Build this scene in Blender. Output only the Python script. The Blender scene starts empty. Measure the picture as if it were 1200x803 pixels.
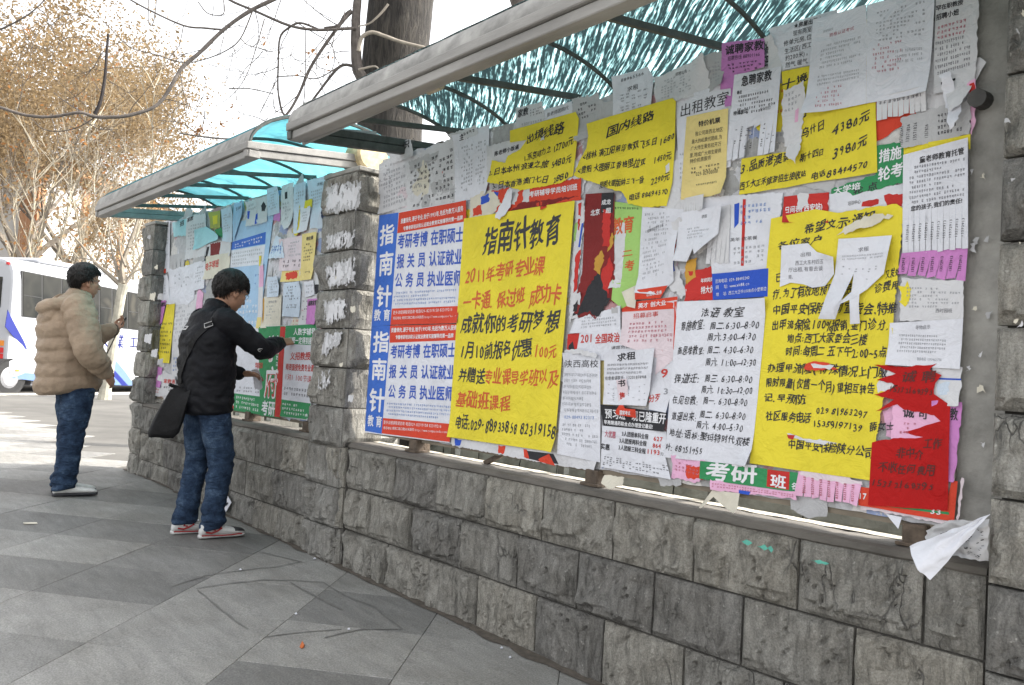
import bpy, math, random
import numpy as np
from math import sin, cos, pi, radians, sqrt, exp, atan2, tan
from mathutils import Vector, Matrix, noise
from mathutils.geometry import delaunay_2d_cdt
from mathutils.bvhtree import BVHTree

random.seed(7)
SC = bpy.context.scene
COL = SC.collection

# ------------------------------------------------------------------ camera
# world: X along the wall (to the right), Y into the wall, Z up; camera at the origin
ROLL, PITCH, YAW, FPX = radians(3.2), radians(2.1), radians(48.7725), 980.0
_F = Vector((-sin(YAW)*cos(PITCH), cos(YAW)*cos(PITCH), sin(PITCH)))
_r = Vector((cos(YAW), sin(YAW), 0)); _u = _r.cross(_F)
_R = cos(ROLL)*_r + sin(ROLL)*_u
_U = cos(ROLL)*_u - sin(ROLL)*_r
cam = bpy.data.cameras.new('camera'); camo = bpy.data.objects.new('camera', cam)
COL.objects.link(camo); SC.camera = camo
camo.matrix_world = Matrix(((_R.x, _U.x, -_F.x, 0), (_R.y, _U.y, -_F.y, 0), (_R.z, _U.z, -_F.z, 0), (0, 0, 0, 1)))
cam.sensor_fit = 'HORIZONTAL'; cam.sensor_width = 36; cam.lens = 36*FPX/1200
cam.clip_start = 0.05; cam.clip_end = 2000
SC.render.resolution_x, SC.render.resolution_y = 1024, 685

# ------------------------------------------------------------------ light
SUN_EL, SUN_AZ = radians(45), atan2(0.50, 0.87)       # azimuth measured from +Y towards +X
w = bpy.data.worlds.new('World'); SC.world = w; w.use_nodes = True
nt = w.node_tree; nt.nodes.clear()
sky = nt.nodes.new('ShaderNodeTexSky'); sky.sky_type = 'NISHITA'; sky.sun_disc = False
sky.sun_elevation = SUN_EL; sky.sun_rotation = SUN_AZ
sky.air_density = 1.0; sky.dust_density = 4.0; sky.ozone_density = 1.0
hsv = nt.nodes.new('ShaderNodeHueSaturation'); hsv.inputs['Saturation'].default_value = 0.10
bg = nt.nodes.new('ShaderNodeBackground'); bg.inputs['Strength'].default_value = 0.13
wo = nt.nodes.new('ShaderNodeOutputWorld')
nt.links.new(sky.outputs[0], hsv.inputs['Color']); nt.links.new(hsv.outputs[0], bg.inputs[0]); nt.links.new(bg.outputs[0], wo.inputs[0])
sd = Vector((sin(SUN_AZ)*cos(SUN_EL), cos(SUN_AZ)*cos(SUN_EL), sin(SUN_EL)))
sl = bpy.data.lights.new('sun', 'SUN'); sl.energy = 1.7; sl.angle = radians(0.53); sl.color = (1.0, 0.93, 0.82)
so = bpy.data.objects.new('sun', sl); COL.objects.link(so)
so.rotation_euler = (-sd).to_track_quat('-Z', 'Y').to_euler()
SC.view_settings.view_transform = 'Standard'; SC.view_settings.look = 'None'
SC.view_settings.exposure = 2.12; SC.view_settings.gamma = 1.0

# ------------------------------------------------------------------ pixel rays (photo 1200x803)
def ray(px, py): return _F + _R*((px-600)/FPX) - _U*((py-401.5)/FPX)
def onY(px, py, Y): d = ray(px, py); return d*(Y/d.y)
def onX(px, py, X): d = ray(px, py); return d*(X/d.x)
def pd(px, py, dist): return ray(px, py)*dist
def proj(p):
    f = p.dot(_F)
    if f <= 1e-6: return (1e6, 1e6, f)
    return (600+FPX*p.dot(_R)/f, 401.5-FPX*p.dot(_U)/f, f)
def gz(x, y):
    xx = min(max(x, -7.5), 3.0); yy = min(max(y, -6), 8)
    return -1.2562 - 0.02249*xx - 0.0059*yy
def gpt(px, py):
    d = ray(px, py); t = 5.0
    for _ in range(40):
        t = gz(d.x*t, d.y*t)/d.z
    return d*t

# ------------------------------------------------------------------ materials
MATS = {}
def nodes_of(name):
    m = bpy.data.materials.new(name); m.use_nodes = True
    n = m.node_tree; n.nodes.clear()
    out = n.nodes.new('ShaderNodeOutputMaterial'); b = n.nodes.new('ShaderNodeBsdfPrincipled')
    n.links.new(b.outputs[0], out.inputs[0])
    return m, n, b, out
def N(n, typ, **kw):
    x = n.nodes.new(typ)
    for k, v in kw.items():
        if k in x.inputs.keys(): x.inputs[k].default_value = v
        else: setattr(x, k, v)
    return x
def coords(n, scale=(1, 1, 1), rot=(0, 0, 0), per_object=False, kind='Object'):
    tc = n.nodes.new('ShaderNodeTexCoord')
    mp = n.nodes.new('ShaderNodeMapping'); mp.inputs['Scale'].default_value = scale; mp.inputs['Rotation'].default_value = rot
    n.links.new(tc.outputs[kind], mp.inputs['Vector'])
    if per_object:
        oi = n.nodes.new('ShaderNodeObjectInfo'); mu = N(n, 'ShaderNodeMath', operation='MULTIPLY'); mu.inputs[1].default_value = 37.0
        n.links.new(oi.outputs['Random'], mu.inputs[0]); n.links.new(mu.outputs[0], mp.inputs['Location'])
    return mp
def ramp(n, stops):
    r = n.nodes.new('ShaderNodeValToRGB'); e = r.color_ramp.elements
    while len(e) > 1: e.remove(e[0])
    e[0].position = stops[0][0]; e[0].color = (*stops[0][1], 1)
    for p, c in stops[1:]:
        k = e.new(p); k.color = (*c, 1)
    return r
def c3(v, s=1.0): return tuple(min(1, x*s) for x in v)
def mixc(n, a, b, fac, mode='MIX'):
    m = n.nodes.new('ShaderNodeMix'); m.data_type = 'RGBA'; m.blend_type = mode
    for sock, v in ((m.inputs[6], a), (m.inputs[7], b), (m.inputs[0], fac)):
        if isinstance(v, bpy.types.NodeSocket): n.links.new(v, sock)
        elif isinstance(v, tuple): sock.default_value = (*v[:3], 1)
        else: sock.default_value = v
    return m.outputs[2]
def mat(name, col, rough=0.7, var=0.15, vscale=8.0, bump=0.0, bscale=60.0, metal=0.0, stretch=(1, 1, 1), spec=0.4, objvar=0.0, bdist=0.01):
    if name in MATS: return MATS[name]
    m, n, b, out = nodes_of(name)
    mp = coords(n, stretch, per_object=objvar > 0)
    nz = N(n, 'ShaderNodeTexNoise', Scale=vscale, Detail=5.0, Roughness=0.6); n.links.new(mp.outputs[0], nz.inputs['Vector'])
    r = ramp(n, [(0.3, c3(col, 1-var)), (0.7, c3(col, 1+var))]); n.links.new(nz.outputs[0], r.inputs[0])
    c = r.outputs[0]
    if objvar > 0:
        oi = n.nodes.new('ShaderNodeObjectInfo')
        rr = ramp(n, [(0, (1-objvar,)*3), (1, (1+0*objvar,)*3)]); n.links.new(oi.outputs['Random'], rr.inputs[0])
        c = mixc(n, c, rr.outputs[0], 1.0, 'MULTIPLY')
    n.links.new(c, b.inputs['Base Color'])
    b.inputs['Roughness'].default_value = rough; b.inputs['Metallic'].default_value = metal
    b.inputs['Specular IOR Level'].default_value = spec
    if bump > 0:
        n2 = N(n, 'ShaderNodeTexNoise', Scale=bscale, Detail=6.0, Roughness=0.65); n.links.new(mp.outputs[0], n2.inputs['Vector'])
        bp_ = N(n, 'ShaderNodeBump', Strength=bump, Distance=bdist); n.links.new(n2.outputs[0], bp_.inputs['Height'])
        n.links.new(bp_.outputs[0], b.inputs['Normal'])
    MATS[name] = m; return m

def stone_mat(name, base, var=0.35, chips=False, stain=0.5):
    m, n, b, out = nodes_of(name)
    mp = coords(n, per_object=True)
    # vertical-ish cleft streaks + blotches
    st = coords(n, (13, 13, 3.2), (0, 0.22, 0), per_object=True)
    n1 = N(n, 'ShaderNodeTexNoise', Scale=2.2, Detail=8.0, Roughness=0.68, Distortion=0.6); n.links.new(st.outputs[0], n1.inputs['Vector'])
    n2 = N(n, 'ShaderNodeTexNoise', Scale=7.0, Detail=7.0, Roughness=0.7); n.links.new(mp.outputs[0], n2.inputs['Vector'])
    r1 = ramp(n, [(0.26, c3(base, 0.30)), (0.40, c3(base, 0.72)), (0.52, base), (0.62, c3(base, 1.12)), (0.75, c3(base, 1.5))]); n.links.new(n1.outputs[0], r1.inputs[0])
    r2 = ramp(n, [(0.3, (0.62, 0.6, 0.57)), (0.65, (1.0, 1.0, 1.0))]); n.links.new(n2.outputs[0], r2.inputs[0])
    c = mixc(n, r1.outputs[0], r2.outputs[0], 0.75, 'MULTIPLY')
    oi = n.nodes.new('ShaderNodeObjectInfo')
    rr = ramp(n, [(0, (0.70, 0.70, 0.71)), (0.5, (0.93, 0.93, 0.92)), (1, (1.12, 1.10, 1.05))]); n.links.new(oi.outputs['Random'], rr.inputs[0])
    c = mixc(n, c, rr.outputs[0], 1.0, 'MULTIPLY')
    gn = N(n, 'ShaderNodeTexNoise', Scale=150.0, Detail=4.0, Roughness=0.8); n.links.new(mp.outputs[0], gn.inputs['Vector'])
    rg = ramp(n, [(0.30, (0.62,)*3), (0.5, (1.0,)*3), (0.68, (1.32,)*3)]); n.links.new(gn.outputs[0], rg.inputs[0]); c = mixc(n, c, rg.outputs[0], 1.0, 'MULTIPLY')
    # fine pale flecks (old glue and scratches)
    n3 = N(n, 'ShaderNodeTexNoise', Scale=55.0, Detail=3.0); n.links.new(mp.outputs[0], n3.inputs['Vector'])
    r3 = ramp(n, [(0.66, (0, 0, 0)), (0.74, (1, 1, 1))]); n.links.new(n3.outputs[0], r3.inputs[0])
    c = mixc(n, c, c3(base, 1.9), mathmul(n, r3.outputs[0], 0.45))
    # dark crack lines
    vo = N(n, 'ShaderNodeTexVoronoi', feature='DISTANCE_TO_EDGE', Scale=7.0); 
    wv = coords(n, (1.0, 1.0, 0.42), (0, 0.7, 0), per_object=True); 
    dn = N(n, 'ShaderNodeTexNoise', Scale=9.0, Detail=4.0); n.links.new(wv.outputs[0], dn.inputs['Vector'])
    ad = n.nodes.new('ShaderNodeVectorMath'); ad.operation = 'MULTIPLY_ADD'; ad.inputs[1].default_value = (.22, .22, .22)
    n.links.new(dn.outputs['Color'], ad.inputs[0]); n.links.new(wv.outputs[0], ad.inputs[2]); n.links.new(ad.outputs[0], vo.inputs['Vector'])
    r4 = ramp(n, [(0.0, (0, 0, 0)), (0.012, (0.5, 0.5, 0.5)), (0.03, (1, 1, 1))]); n.links.new(vo.outputs['Distance'], r4.inputs[0])
    n5 = N(n, 'ShaderNodeTexNoise', Scale=5.0); n.links.new(mp.outputs[0], n5.inputs['Vector'])
    r5 = ramp(n, [(0.55, (1, 1, 1)), (0.68, (0, 0, 0))]); n.links.new(n5.outputs[0], r5.inputs[0])
    mx = N(n, 'ShaderNodeMath', operation='MAXIMUM'); n.links.new(r4.outputs[0], mx.inputs[0]); n.links.new(r5.outputs[0], mx.inputs[1])
    c = mixc(n, c3(base, 0.35), c, mx.outputs[0])
    n.links.new(c, b.inputs['Base Color']); b.inputs['Roughness'].default_value = 0.86; b.inputs['Specular IOR Level'].default_value = 0.25
    s = N(n, 'ShaderNodeMath', operation='MULTIPLY_ADD'); s.inputs[1].default_value = 1.0
    n.links.new(n1.outputs[0], s.inputs[0])
    s2 = N(n, 'ShaderNodeMath', operation='MULTIPLY'); s2.inputs[1].default_value = 0.25; n.links.new(mx.outputs[0], s2.inputs[0]); n.links.new(s2.outputs[0], s.inputs[2])
    bp_ = N(n, 'ShaderNodeBump', Strength=1.0, Distance=0.05); n.links.new(s.outputs[0], bp_.inputs['Height'])
    b2 = N(n, 'ShaderNodeBump', Strength=0.35, Distance=0.004); n.links.new(n3.outputs[0], b2.inputs['Height']); n.links.new(bp_.outputs[0], b2.inputs['Normal'])
    n.links.new(b2.outputs[0], b.inputs['Normal'])
    MATS[name] = m; return m
def mathmul(n, sock, v):
    x = N(n, 'ShaderNodeMath', operation='MULTIPLY'); n.links.new(sock, x.inputs[0]); x.inputs[1].default_value = v; return x.outputs[0]

def paper_mat(name, col, dirt=0.12):
    if name in MATS: return MATS[name]
    m, n, b, out = nodes_of(name)
    mp = coords(n, per_object=True)
    n1 = N(n, 'ShaderNodeTexNoise', Scale=5.0, Detail=6.0, Roughness=0.65); n.links.new(mp.outputs[0], n1.inputs['Vector'])
    r = ramp(n, [(0.3, c3(col, 1-dirt)), (0.55, col), (0.8, c3(col, 1.03))]); n.links.new(n1.outputs[0], r.inputs[0])
    n.links.new(r.outputs[0], b.inputs['Base Color']); b.inputs['Roughness'].default_value = 0.72; b.inputs['Specular IOR Level'].default_value = 0.25
    n2 = N(n, 'ShaderNodeTexNoise', Scale=14.0, Detail=5.0, Roughness=0.55, Distortion=1.2); n.links.new(mp.outputs[0], n2.inputs['Vector'])
    bp_ = N(n, 'ShaderNodeBump', Strength=0.75, Distance=0.014); n.links.new(n2.outputs[0], bp_.inputs['Height']); n.links.new(bp_.outputs[0], b.inputs['Normal'])
    MATS[name] = m; return m
PAPER = {
 'white': (0.68, 0.69, 0.745), 'white2': (0.62, 0.62, 0.64), 'grey': (0.46, 0.46, 0.47), 'blueish': (0.56, 0.64, 0.74),
 'yellow': (0.74, 0.62, 0.045), 'pale': (0.74, 0.60, 0.24), 'purple': (0.55, 0.22, 0.52), 'pink': (0.74, 0.42, 0.60), 'pinkwhite': (0.70, 0.60, 0.64),
 'red': (0.52, 0.035, 0.03), 'deepred': (0.42, 0.006, 0.006), 'maroon': (0.20, 0.02, 0.02), 'orange': (0.62, 0.06, 0.03), 'blue': (0.03, 0.09, 0.50), 'blue2': (0.05, 0.15, 0.55),
 'green': (0.04, 0.26, 0.10), 'lime': (0.34, 0.56, 0.16), 'cyan': (0.38, 0.66, 0.72), 'black': (0.03, 0.03, 0.035), 'cream': (0.66, 0.62, 0.52), 'lightblue': (0.36, 0.53, 0.72), 'gold': (0.55, 0.30, 0.05), 'olive': (0.40, 0.42, 0.10)}
def pm(k): return paper_mat('paper_'+k, PAPER[k], 0.08 if k in ('blue', 'deepred') else 0.14)
INK = {'k': (0.025, 0.025, 0.03), 'b': (0.03, 0.09, 0.45), 'r': (0.50, 0.04, 0.03), 'w': (0.72, 0.72, 0.75), 'g': (0.03, 0.2, 0.08), 'y': (0.16, 0.16, 0.18), 'o': (0.55, 0.10, 0.02), 'l': (0.30, 0.31, 0.34), 'Y': (0.75, 0.55, 0.03), 'm': (0.10, 0.012, 0.01), 'p': (0.42, 0.12, 0.16), 'q': (0.14, 0.24, 0.5)}
def im(k): return mat('ink_'+k, INK[k], 0.6, 0.12, 30)

# ------------------------------------------------------------------ mesh building
ORG = {}
class MB:
    def __init__(s): s.v = []; s.f = []
    def add(s, vs, fs):
        o = len(s.v); s.v += [tuple(p) for p in vs]; s.f += [tuple(i+o for i in f) for f in fs]
    def box(s, c, h, ax=None):
        c = Vector(c); ax = ax or (Vector((1, 0, 0)), Vector((0, 1, 0)), Vector((0, 0, 1)))
        vs = [c + ax[0]*h[0]*i + ax[1]*h[1]*j + ax[2]*h[2]*k for i in (-1, 1) for j in (-1, 1) for k in (-1, 1)]
        s.add(vs, [(0, 1, 3, 2), (4, 6, 7, 5), (0, 4, 5, 1), (2, 3, 7, 6), (0, 2, 6, 4), (1, 5, 7, 3)])
    def bbox(s, c, h, b, ax=None):   # box with chamfered edges
        c = Vector(c); ax = ax or (Vector((1, 0, 0)), Vector((0, 1, 0)), Vector((0, 0, 1)))
        vs = []; idx = {}
        for i in (-1, 1):
            for j in (-1, 1):
                for k in (-1, 1):
                    for a in range(3):
                        hh = [h[0]-b, h[1]-b, h[2]-b]; hh[a] = h[a]
                        idx[(i, j, k, a)] = len(vs); vs.append(c + ax[0]*hh[0]*i + ax[1]*hh[1]*j + ax[2]*hh[2]*k)
        fs = []
        for a in range(3):
            o = [x for x in range(3) if x != a]
            for sg in (-1, 1):
                q = []
                for (p, r) in ((-1, -1), (1, -1), (1, 1), (-1, 1)):
                    t = [0, 0, 0]; t[a] = sg; t[o[0]] = p; t[o[1]] = r; q.append(idx[(*t, a)])
                fs.append(q if (sg == 1) == (a != 1) else q[::-1])
        for a in range(3):   # edges along axis a
            o = [x for x in range(3) if x != a]
            for p in (-1, 1):
                for r in (-1, 1):
                    t0 = [0, 0, 0]; t1 = [0, 0, 0]; t0[a] = -1; t1[a] = 1
                    for t in (t0, t1): t[o[0]] = p; t[o[1]] = r
                    fs.append((idx[(*t0, o[0])], idx[(*t1, o[0])], idx[(*t1, o[1])], idx[(*t0, o[1])]))
        for i in (-1, 1):
            for j in (-1, 1):
                for k in (-1, 1): fs.append((idx[(i, j, k, 0)], idx[(i, j, k, 1)], idx[(i, j, k, 2)]))
        s.add(vs, fs)
    def tube(s, pts, rad, n=8, cap=True):
        pts = [Vector(p) for p in pts]; m = len(pts)
        if not hasattr(rad, '__len__'): rad = [rad]*m
        vs = []; up = None
        for i, p in enumerate(pts):
            t = (pts[min(i+1, m-1)]-pts[max(i-1, 0)]).normalized()
            if up is None: up = t.orthogonal().normalized()
            up = (up - t*up.dot(t))
            up = up.normalized() if up.length > 1e-6 else t.orthogonal().normalized()
            sd_ = t.cross(up)
            for k in range(n):
                a = 2*pi*k/n; vs.append(p + (up*cos(a)+sd_*sin(a))*rad[i])
        fs = [(i*n+k, i*n+(k+1) % n, (i+1)*n+(k+1) % n, (i+1)*n+k) for i in range(m-1) for k in range(n)]
        if cap: fs += [tuple(range(n))[::-1], tuple(range((m-1)*n, m*n))]
        s.add(vs, fs)
    def loft(s, rings, cap=True):     # rings: lists of equal length
        n = len(rings[0]); vs = [p for r in rings for p in r]
        fs = [(i*n+k, i*n+(k+1) % n, (i+1)*n+(k+1) % n, (i+1)*n+k) for i in range(len(rings)-1) for k in range(n)]
        if cap: fs += [tuple(range(n))[::-1], tuple(range((len(rings)-1)*n, len(rings)*n))]
        s.add(vs, fs)
    def ell(s, c, r, nu=16, nv=12, ax=None):
        c = Vector(c); ax = ax or (Vector((1, 0, 0)), Vector((0, 1, 0)), Vector((0, 0, 1)))
        rings = []
        for i in range(nv+1):
            th = pi*i/nv; z = -cos(th); q = max(sin(th), 1e-3)
            rings.append([c + ax[0]*r[0]*q*cos(2*pi*k/nu) + ax[1]*r[1]*q*sin(2*pi*k/nu) + ax[2]*r[2]*z for k in range(nu)])
        s.loft(rings)
    def grid(s, fn, nu, nv):
        vs = [fn(i/nu, j/nv) for j in range(nv+1) for i in range(nu+1)]
        s.add(vs, [(j*(nu+1)+i, j*(nu+1)+i+1, (j+1)*(nu+1)+i+1, (j+1)*(nu+1)+i) for j in range(nv) for i in range(nu)])
    def build(s, name, m, parent=None, smooth=False, loc=None):
        me = bpy.data.meshes.new(name)
        o0 = Vector((0, 0, 0))
        if parent is not None: o0 = ORG.get(parent.name, o0)
        elif loc is not None: o0 = Vector(loc)
        me.from_pydata([(p[0]-o0.x, p[1]-o0.y, p[2]-o0.z) for p in s.v], [], s.f); me.update()
        if m is not None:
            for mm in (m if isinstance(m, (list, tuple)) else [m]): me.materials.append(mm)
        if smooth: me.polygons.foreach_set('use_smooth', [True]*len(me.polygons))
        o = bpy.data.objects.new(name, me); COL.objects.link(o)
        if parent is not None: o.parent = parent
        elif loc is not None: o.location = o0
        ORG[o.name] = o0
        return o
def tag(o, label=None, cat=None, group=None, kind=None):
    if label: o['label'] = label
    if cat: o['category'] = cat
    if group: o['group'] = group
    if kind: o['kind'] = kind
    return o
def thing(name, label, cat, loc, group=None, kind=None):
    o = bpy.data.objects.new(name, None); COL.objects.link(o); o.location = loc; o.empty_display_size = 0.2
    ORG[o.name] = Vector(loc)
    return tag(o, label, cat, group, kind)
def remeshed(mb, voxel, smooth=4, factor=0.5):
    me = bpy.data.meshes.new('tmp'); me.from_pydata(mb.v, [], mb.f); me.update()
    o = bpy.data.objects.new('tmp', me); COL.objects.link(o)
    r = o.modifiers.new('r', 'REMESH'); r.mode = 'VOXEL'; r.voxel_size = voxel; r.use_smooth_shade = True
    if smooth:
        q = o.modifiers.new('s', 'SMOOTH'); q.factor = factor; q.iterations = smooth
    dg = bpy.context.evaluated_depsgraph_get(); e = o.evaluated_get(dg); m2 = e.to_mesh()
    out = MB(); out.v = [tuple(v.co) for v in m2.vertices]; out.f = [tuple(p.vertices) for p in m2.polygons]
    e.to_mesh_clear(); bpy.data.objects.remove(o); bpy.data.meshes.remove(me)
    return out
def nz(x, y=0, z=0): return noise.noise(Vector((x, y, z)))
def fbm(x, y, z, o=4): return noise.fractal(Vector((x, y, z)), 0.6, 2.0, o)
# ------------------------------------------------------------------ ground
M_joint = mat('ground_dirt', (0.07, 0.065, 0.06), 0.95, 0.3, 20, 0.4, 80)
def ground_sheet():
    xs = [-400, -120, -60, -30] + [-22+i*0.5 for i in range(54)] + [8, 20, 60, 150, 400]
    ys = [-300, -100, -40, -15, -8, -6] + [-5+i*0.5 for i in range(30)] + [12, 20, 40, 100, 300]
    m = MB(); vs = [(x, y, gz(x, y)-0.03) for y in ys for x in xs]; nx = len(xs)
    m.add(vs, [(j*nx+i, j*nx+i+1, (j+1)*nx+i+1, (j+1)*nx+i) for j in range(len(ys)-1) for i in range(nx-1)])
    tag(m.build('ground', M_joint), kind='structure')
ground_sheet()

def paver_mat():
    m, n, b, out = nodes_of('granite_paver')
    mp = coords(n, per_object=True)
    oi = n.nodes.new('ShaderNodeObjectInfo')
    at = n.nodes.new('ShaderNodeAttribute'); at.attribute_type = 'OBJECT'; at.attribute_name = 'tone'
    sp = N(n, 'ShaderNodeTexNoise', Scale=140.0, Detail=3.0, Roughness=0.7); n.links.new(mp.outputs[0], sp.inputs['Vector'])
    r = ramp(n, [(0.35, (0.72,)*3), (0.5, (1, 1, 1)), (0.66, (1.3,)*3)]); n.links.new(sp.outputs[0], r.inputs[0])
    bl = coords(n, (1, 5, 1), (0, 0, radians(43)), per_object=True)
    n2 = N(n, 'ShaderNodeTexNoise', Scale=3.5, Detail=6.0, Roughness=0.7, Distortion=0.4); n.links.new(bl.outputs[0], n2.inputs['Vector'])
    r2 = ramp(n, [(0.3, (0.74, 0.74, 0.75)), (0.6, (1.0, 1.0, 1.0)), (0.75, (1.1, 1.1, 1.09))]); n.links.new(n2.outputs[0], r2.inputs[0])
    base = ramp(n, [(0, (0.18, 0.178, 0.172)), (0.5, (0.245, 0.241, 0.230)), (1, (0.32, 0.314, 0.298))]); n.links.new(at.outputs['Fac'], base.inputs[0])
    c = mixc(n, base.outputs[0], r.outputs[0], 1.0, 'MULTIPLY'); c = mixc(n, c, r2.outputs[0], 1.0, 'MULTIPLY')
    # world-space smears of dirt crossing the slabs
    ge = n.nodes.new('ShaderNodeNewGeometry'); n3 = N(n, 'ShaderNodeTexNoise', Scale=1.3, Detail=7.0, Roughness=0.65); n.links.new(ge.outputs['Position'], n3.inputs['Vector'])
    r3 = ramp(n, [(0.35, (0.75, 0.74, 0.72)), (0.6, (1.04,)*3)]); n.links.new(n3.outputs[0], r3.inputs[0])
    c = mixc(n, c, r3.outputs[0], 1.0, 'MULTIPLY')
    n.links.new(c, b.inputs['Base Color']); b.inputs['Roughness'].default_value = 0.62
    b.inputs['Specular IOR Level'].default_value = 0.35
    bu = N(n, 'ShaderNodeBump', Strength=0.25, Distance=0.003); n.links.new(sp.outputs[0], bu.inputs['Height']); n.links.new(bu.outputs[0], b.inputs['Normal'])
    return m
M_pav = paver_mat()
AX_A = Vector((-0.676, 0.737, 0)); AX_B = Vector((0.737, 0.676, 0))     # 45 degrees to the wall
PB, PA, B0, A0 = 0.633, 0.535, -2.009, 3.221
pav = thing('pavement', None, None, (0, 0, 0), kind='structure')
def gvec(p): return Vector((p.x, p.y, gz(p.x, p.y)))
def inside_pave(p): return p.y < 2.62 and p.x > -16.2
cells = []
for ib in range(-42, 16):
    for ia in range(-14, 42):
        bc = B0 + (ib+0.5)*PB; ac = A0 + (ia+0.5)*PA
        p = gvec(AX_A*ac + AX_B*bc); q = proj(p)
        if p.y > 2.75 or p.y < -6 or p.x > 2.5 or p.x < -17: continue
        big = PA*FPX/max(q[2], .3)
        seen = q[2] > 0.5 and q[2] < 16 and -70-big < q[0] < 760+big and 440 < q[1] < 840+big
        cells.append((q[2] if seen else 1000+abs(q[2]), ia, ib))
cells.sort()
TONES = {}
def tone_of(ia, ib):
    rnd = random.Random(ia*91+ib*7+3).random()
    if ib >= 0:                         # light border field beside the wall
        dark = (ia, ib) in ((-1, 1), (-2, 1), (1, 1), (2, 2))
        return 0.08+0.1*rnd if dark else 0.62+0.3*rnd
    band = (ia % 4)
    base = {0: 0.80, 1: 0.22, 2: 0.70, 3: 0.25}[band] if ib > -6 else (0.7 if (ia+ib) % 3 else 0.3)
    if ia == 2 and ib == -1: base = 0.15
    return min(1, max(0, base + (rnd-0.5)*0.35))
pave_mesh = None
far = [MB(), MB(), MB()]
for k, (dd, ia, ib) in enumerate(cells):
    g = 0.0028
    b0, b1 = B0+ib*PB+g, B0+(ib+1)*PB-g; a0, a1 = A0+ia*PA+g, A0+(ia+1)*PA-g
    rr = random.Random(ia*131+ib*17)
    dz = rr.uniform(-0.0012, 0.0012)
    c = [(a0, b0), (a1, b0), (a1, b1), (a0, b1)]
    top = [gvec(AX_A*a+AX_B*b_)+Vector((0, 0, dz+rr.uniform(-.0007, .0007))) for a, b_ in c]
    # chamfered lip
    cen = sum(top, Vector())/4
    rim = [t+(t-cen).normalized()*0.0025-Vector((0, 0, 0.003)) for t in top]
    bot = [t-Vector((0, 0, 0.035)) for t in rim]
    vs = top+rim+bot
    fs = [(0, 1, 2, 3)] + [(i, i+4, (i+1) % 4+4, (i+1) % 4) for i in range(4)] + [(i+4, i+8, (i+1) % 4+8, (i+1) % 4+4) for i in range(4)]
    fs = [f[::-1] for f in fs]
    if k < 295 and dd < 900:
        m = MB(); m.add([v-cen for v in vs], fs); o = m.build('paver', M_pav); o.location = cen; o.parent = pav; o['tone'] = tone_of(ia, ib)
    else: far[min(2, int(tone_of(ia, ib)*3))].add(vs, fs)
for k_ in range(3):
    o = far[k_].build('outer_pavers', M_pav, pav); o['kind'] = 'stuff'; o['tone'] = (0.2, 0.5, 0.82)[k_]
# plain pavement sheet beyond the individually built slabs
m = MB()
def far_sheet():
    xs = [-40+i*1.0 for i in range(33)]; ys = [-30+i*1.0 for i in range(33)]
    for x in xs:
        for y in ys: pass
curbA, curbB = gpt(0, 463), gpt(165, 462); cdir = (curbB-curbA); cdir.z = 0; cdir.normalize(); cnor = Vector((-cdir.y, cdir.x, 0))
if cnor.dot(curbA) < 0: cnor = -cnor        # away from the camera
def kerb_pt(s, t, z): p = curbA + cdir*s + cnor*t; p.z = z; return p
m = MB(); GZF = gz(-18, 3)
m.grid(lambda u, v: (lambda p: Vector((p.x, p.y, gz(p.x, p.y)-0.008)))(kerb_pt(-25+60*u, -24*v, 0)), 48, 20)
mp_far = mat('far_paving', (0.10, 0.096, 0.088), 0.8, 0.3, 1.2, 0.2, 40)
tag(m.build('far_pavement', mp_far), kind='structure')
m = MB()
for i in range(40): m.bbox(kerb_pt(-20+i*1.0, 0.06, gz(-18, 3)-0.06), (0.496, 0.06, 0.08), 0.012, (cdir, cnor, Vector((0, 0, 1))))
kb = m.build('kerb', mat('kerb_stone', (0.38, 0.36, 0.32), 0.8, 0.15, 10)); tag(kb, kind='structure')
m = MB(); m.grid(lambda u, v: kerb_pt(-80+200*u, 0.12+14*v, GZF-0.14+0.01*0), 4, 2)
tag(m.build('road', mat('asphalt', (0.06, 0.058, 0.055), 0.9, 0.25, 3, 0.3, 60)), kind='structure')
# dark tar scribbles / water stains across slabs, drawn as thin sheets
def smear(pts, wid, name='tar_stain'):
    m = MB(); P = [gpt(*p) for p in pts]
    Q = []
    for i in range(len(P)-1):
        for k in range(8): Q.append(P[i].lerp(P[i+1], k/8))
    Q.append(P[-1]); L = []
    for i, p in enumerate(Q):
        t = (Q[min(i+1, len(Q)-1)]-Q[max(i-1, 0)]).normalized(); s_ = Vector((-t.y, t.x, 0))
        ww = wid*(0.55+0.9*abs(nz(i*0.31, wid*90, P[0].x)))
        cc = p + s_*nz(i*0.23, 3.1, P[0].y)*wid*1.2; 
        for sg in (-1, 1):
            q = cc+s_*ww*sg; L.append(Vector((q.x, q.y, gz(q.x, q.y)+0.0035)))
    m.add(L, [(2*i, 2*i+1, 2*i+3, 2*i+2) for i in range(len(Q)-1)])
    return m
ms = mat('tar_stain', (0.165, 0.162, 0.155), 0.8, 0.2, 30)
allm = MB()
for pts, wd in (([(271, 636), (300, 646), (352, 659), (322, 665), (290, 668), (240, 675), (200, 688)], 0.006), ([(230, 690), (270, 684), (310, 680), (345, 681), (378, 683), (402, 697)], 0.006),
               ([(340, 683), (360, 694), (380, 705), (400, 715)], 0.008), ([(232, 692), (250, 707), (268, 722), (290, 738)], 0.005), ([(310, 747), (350, 742), (400, 738)], 0.006),
               ([(400, 697), (440, 712), (470, 738), (425, 738), (380, 748)], 0.007)):
    q = smear(pts, wd); allm.add(q.v, q.f)
tag(allm.build('tar_stain', ms, pav), kind='stuff')
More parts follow.
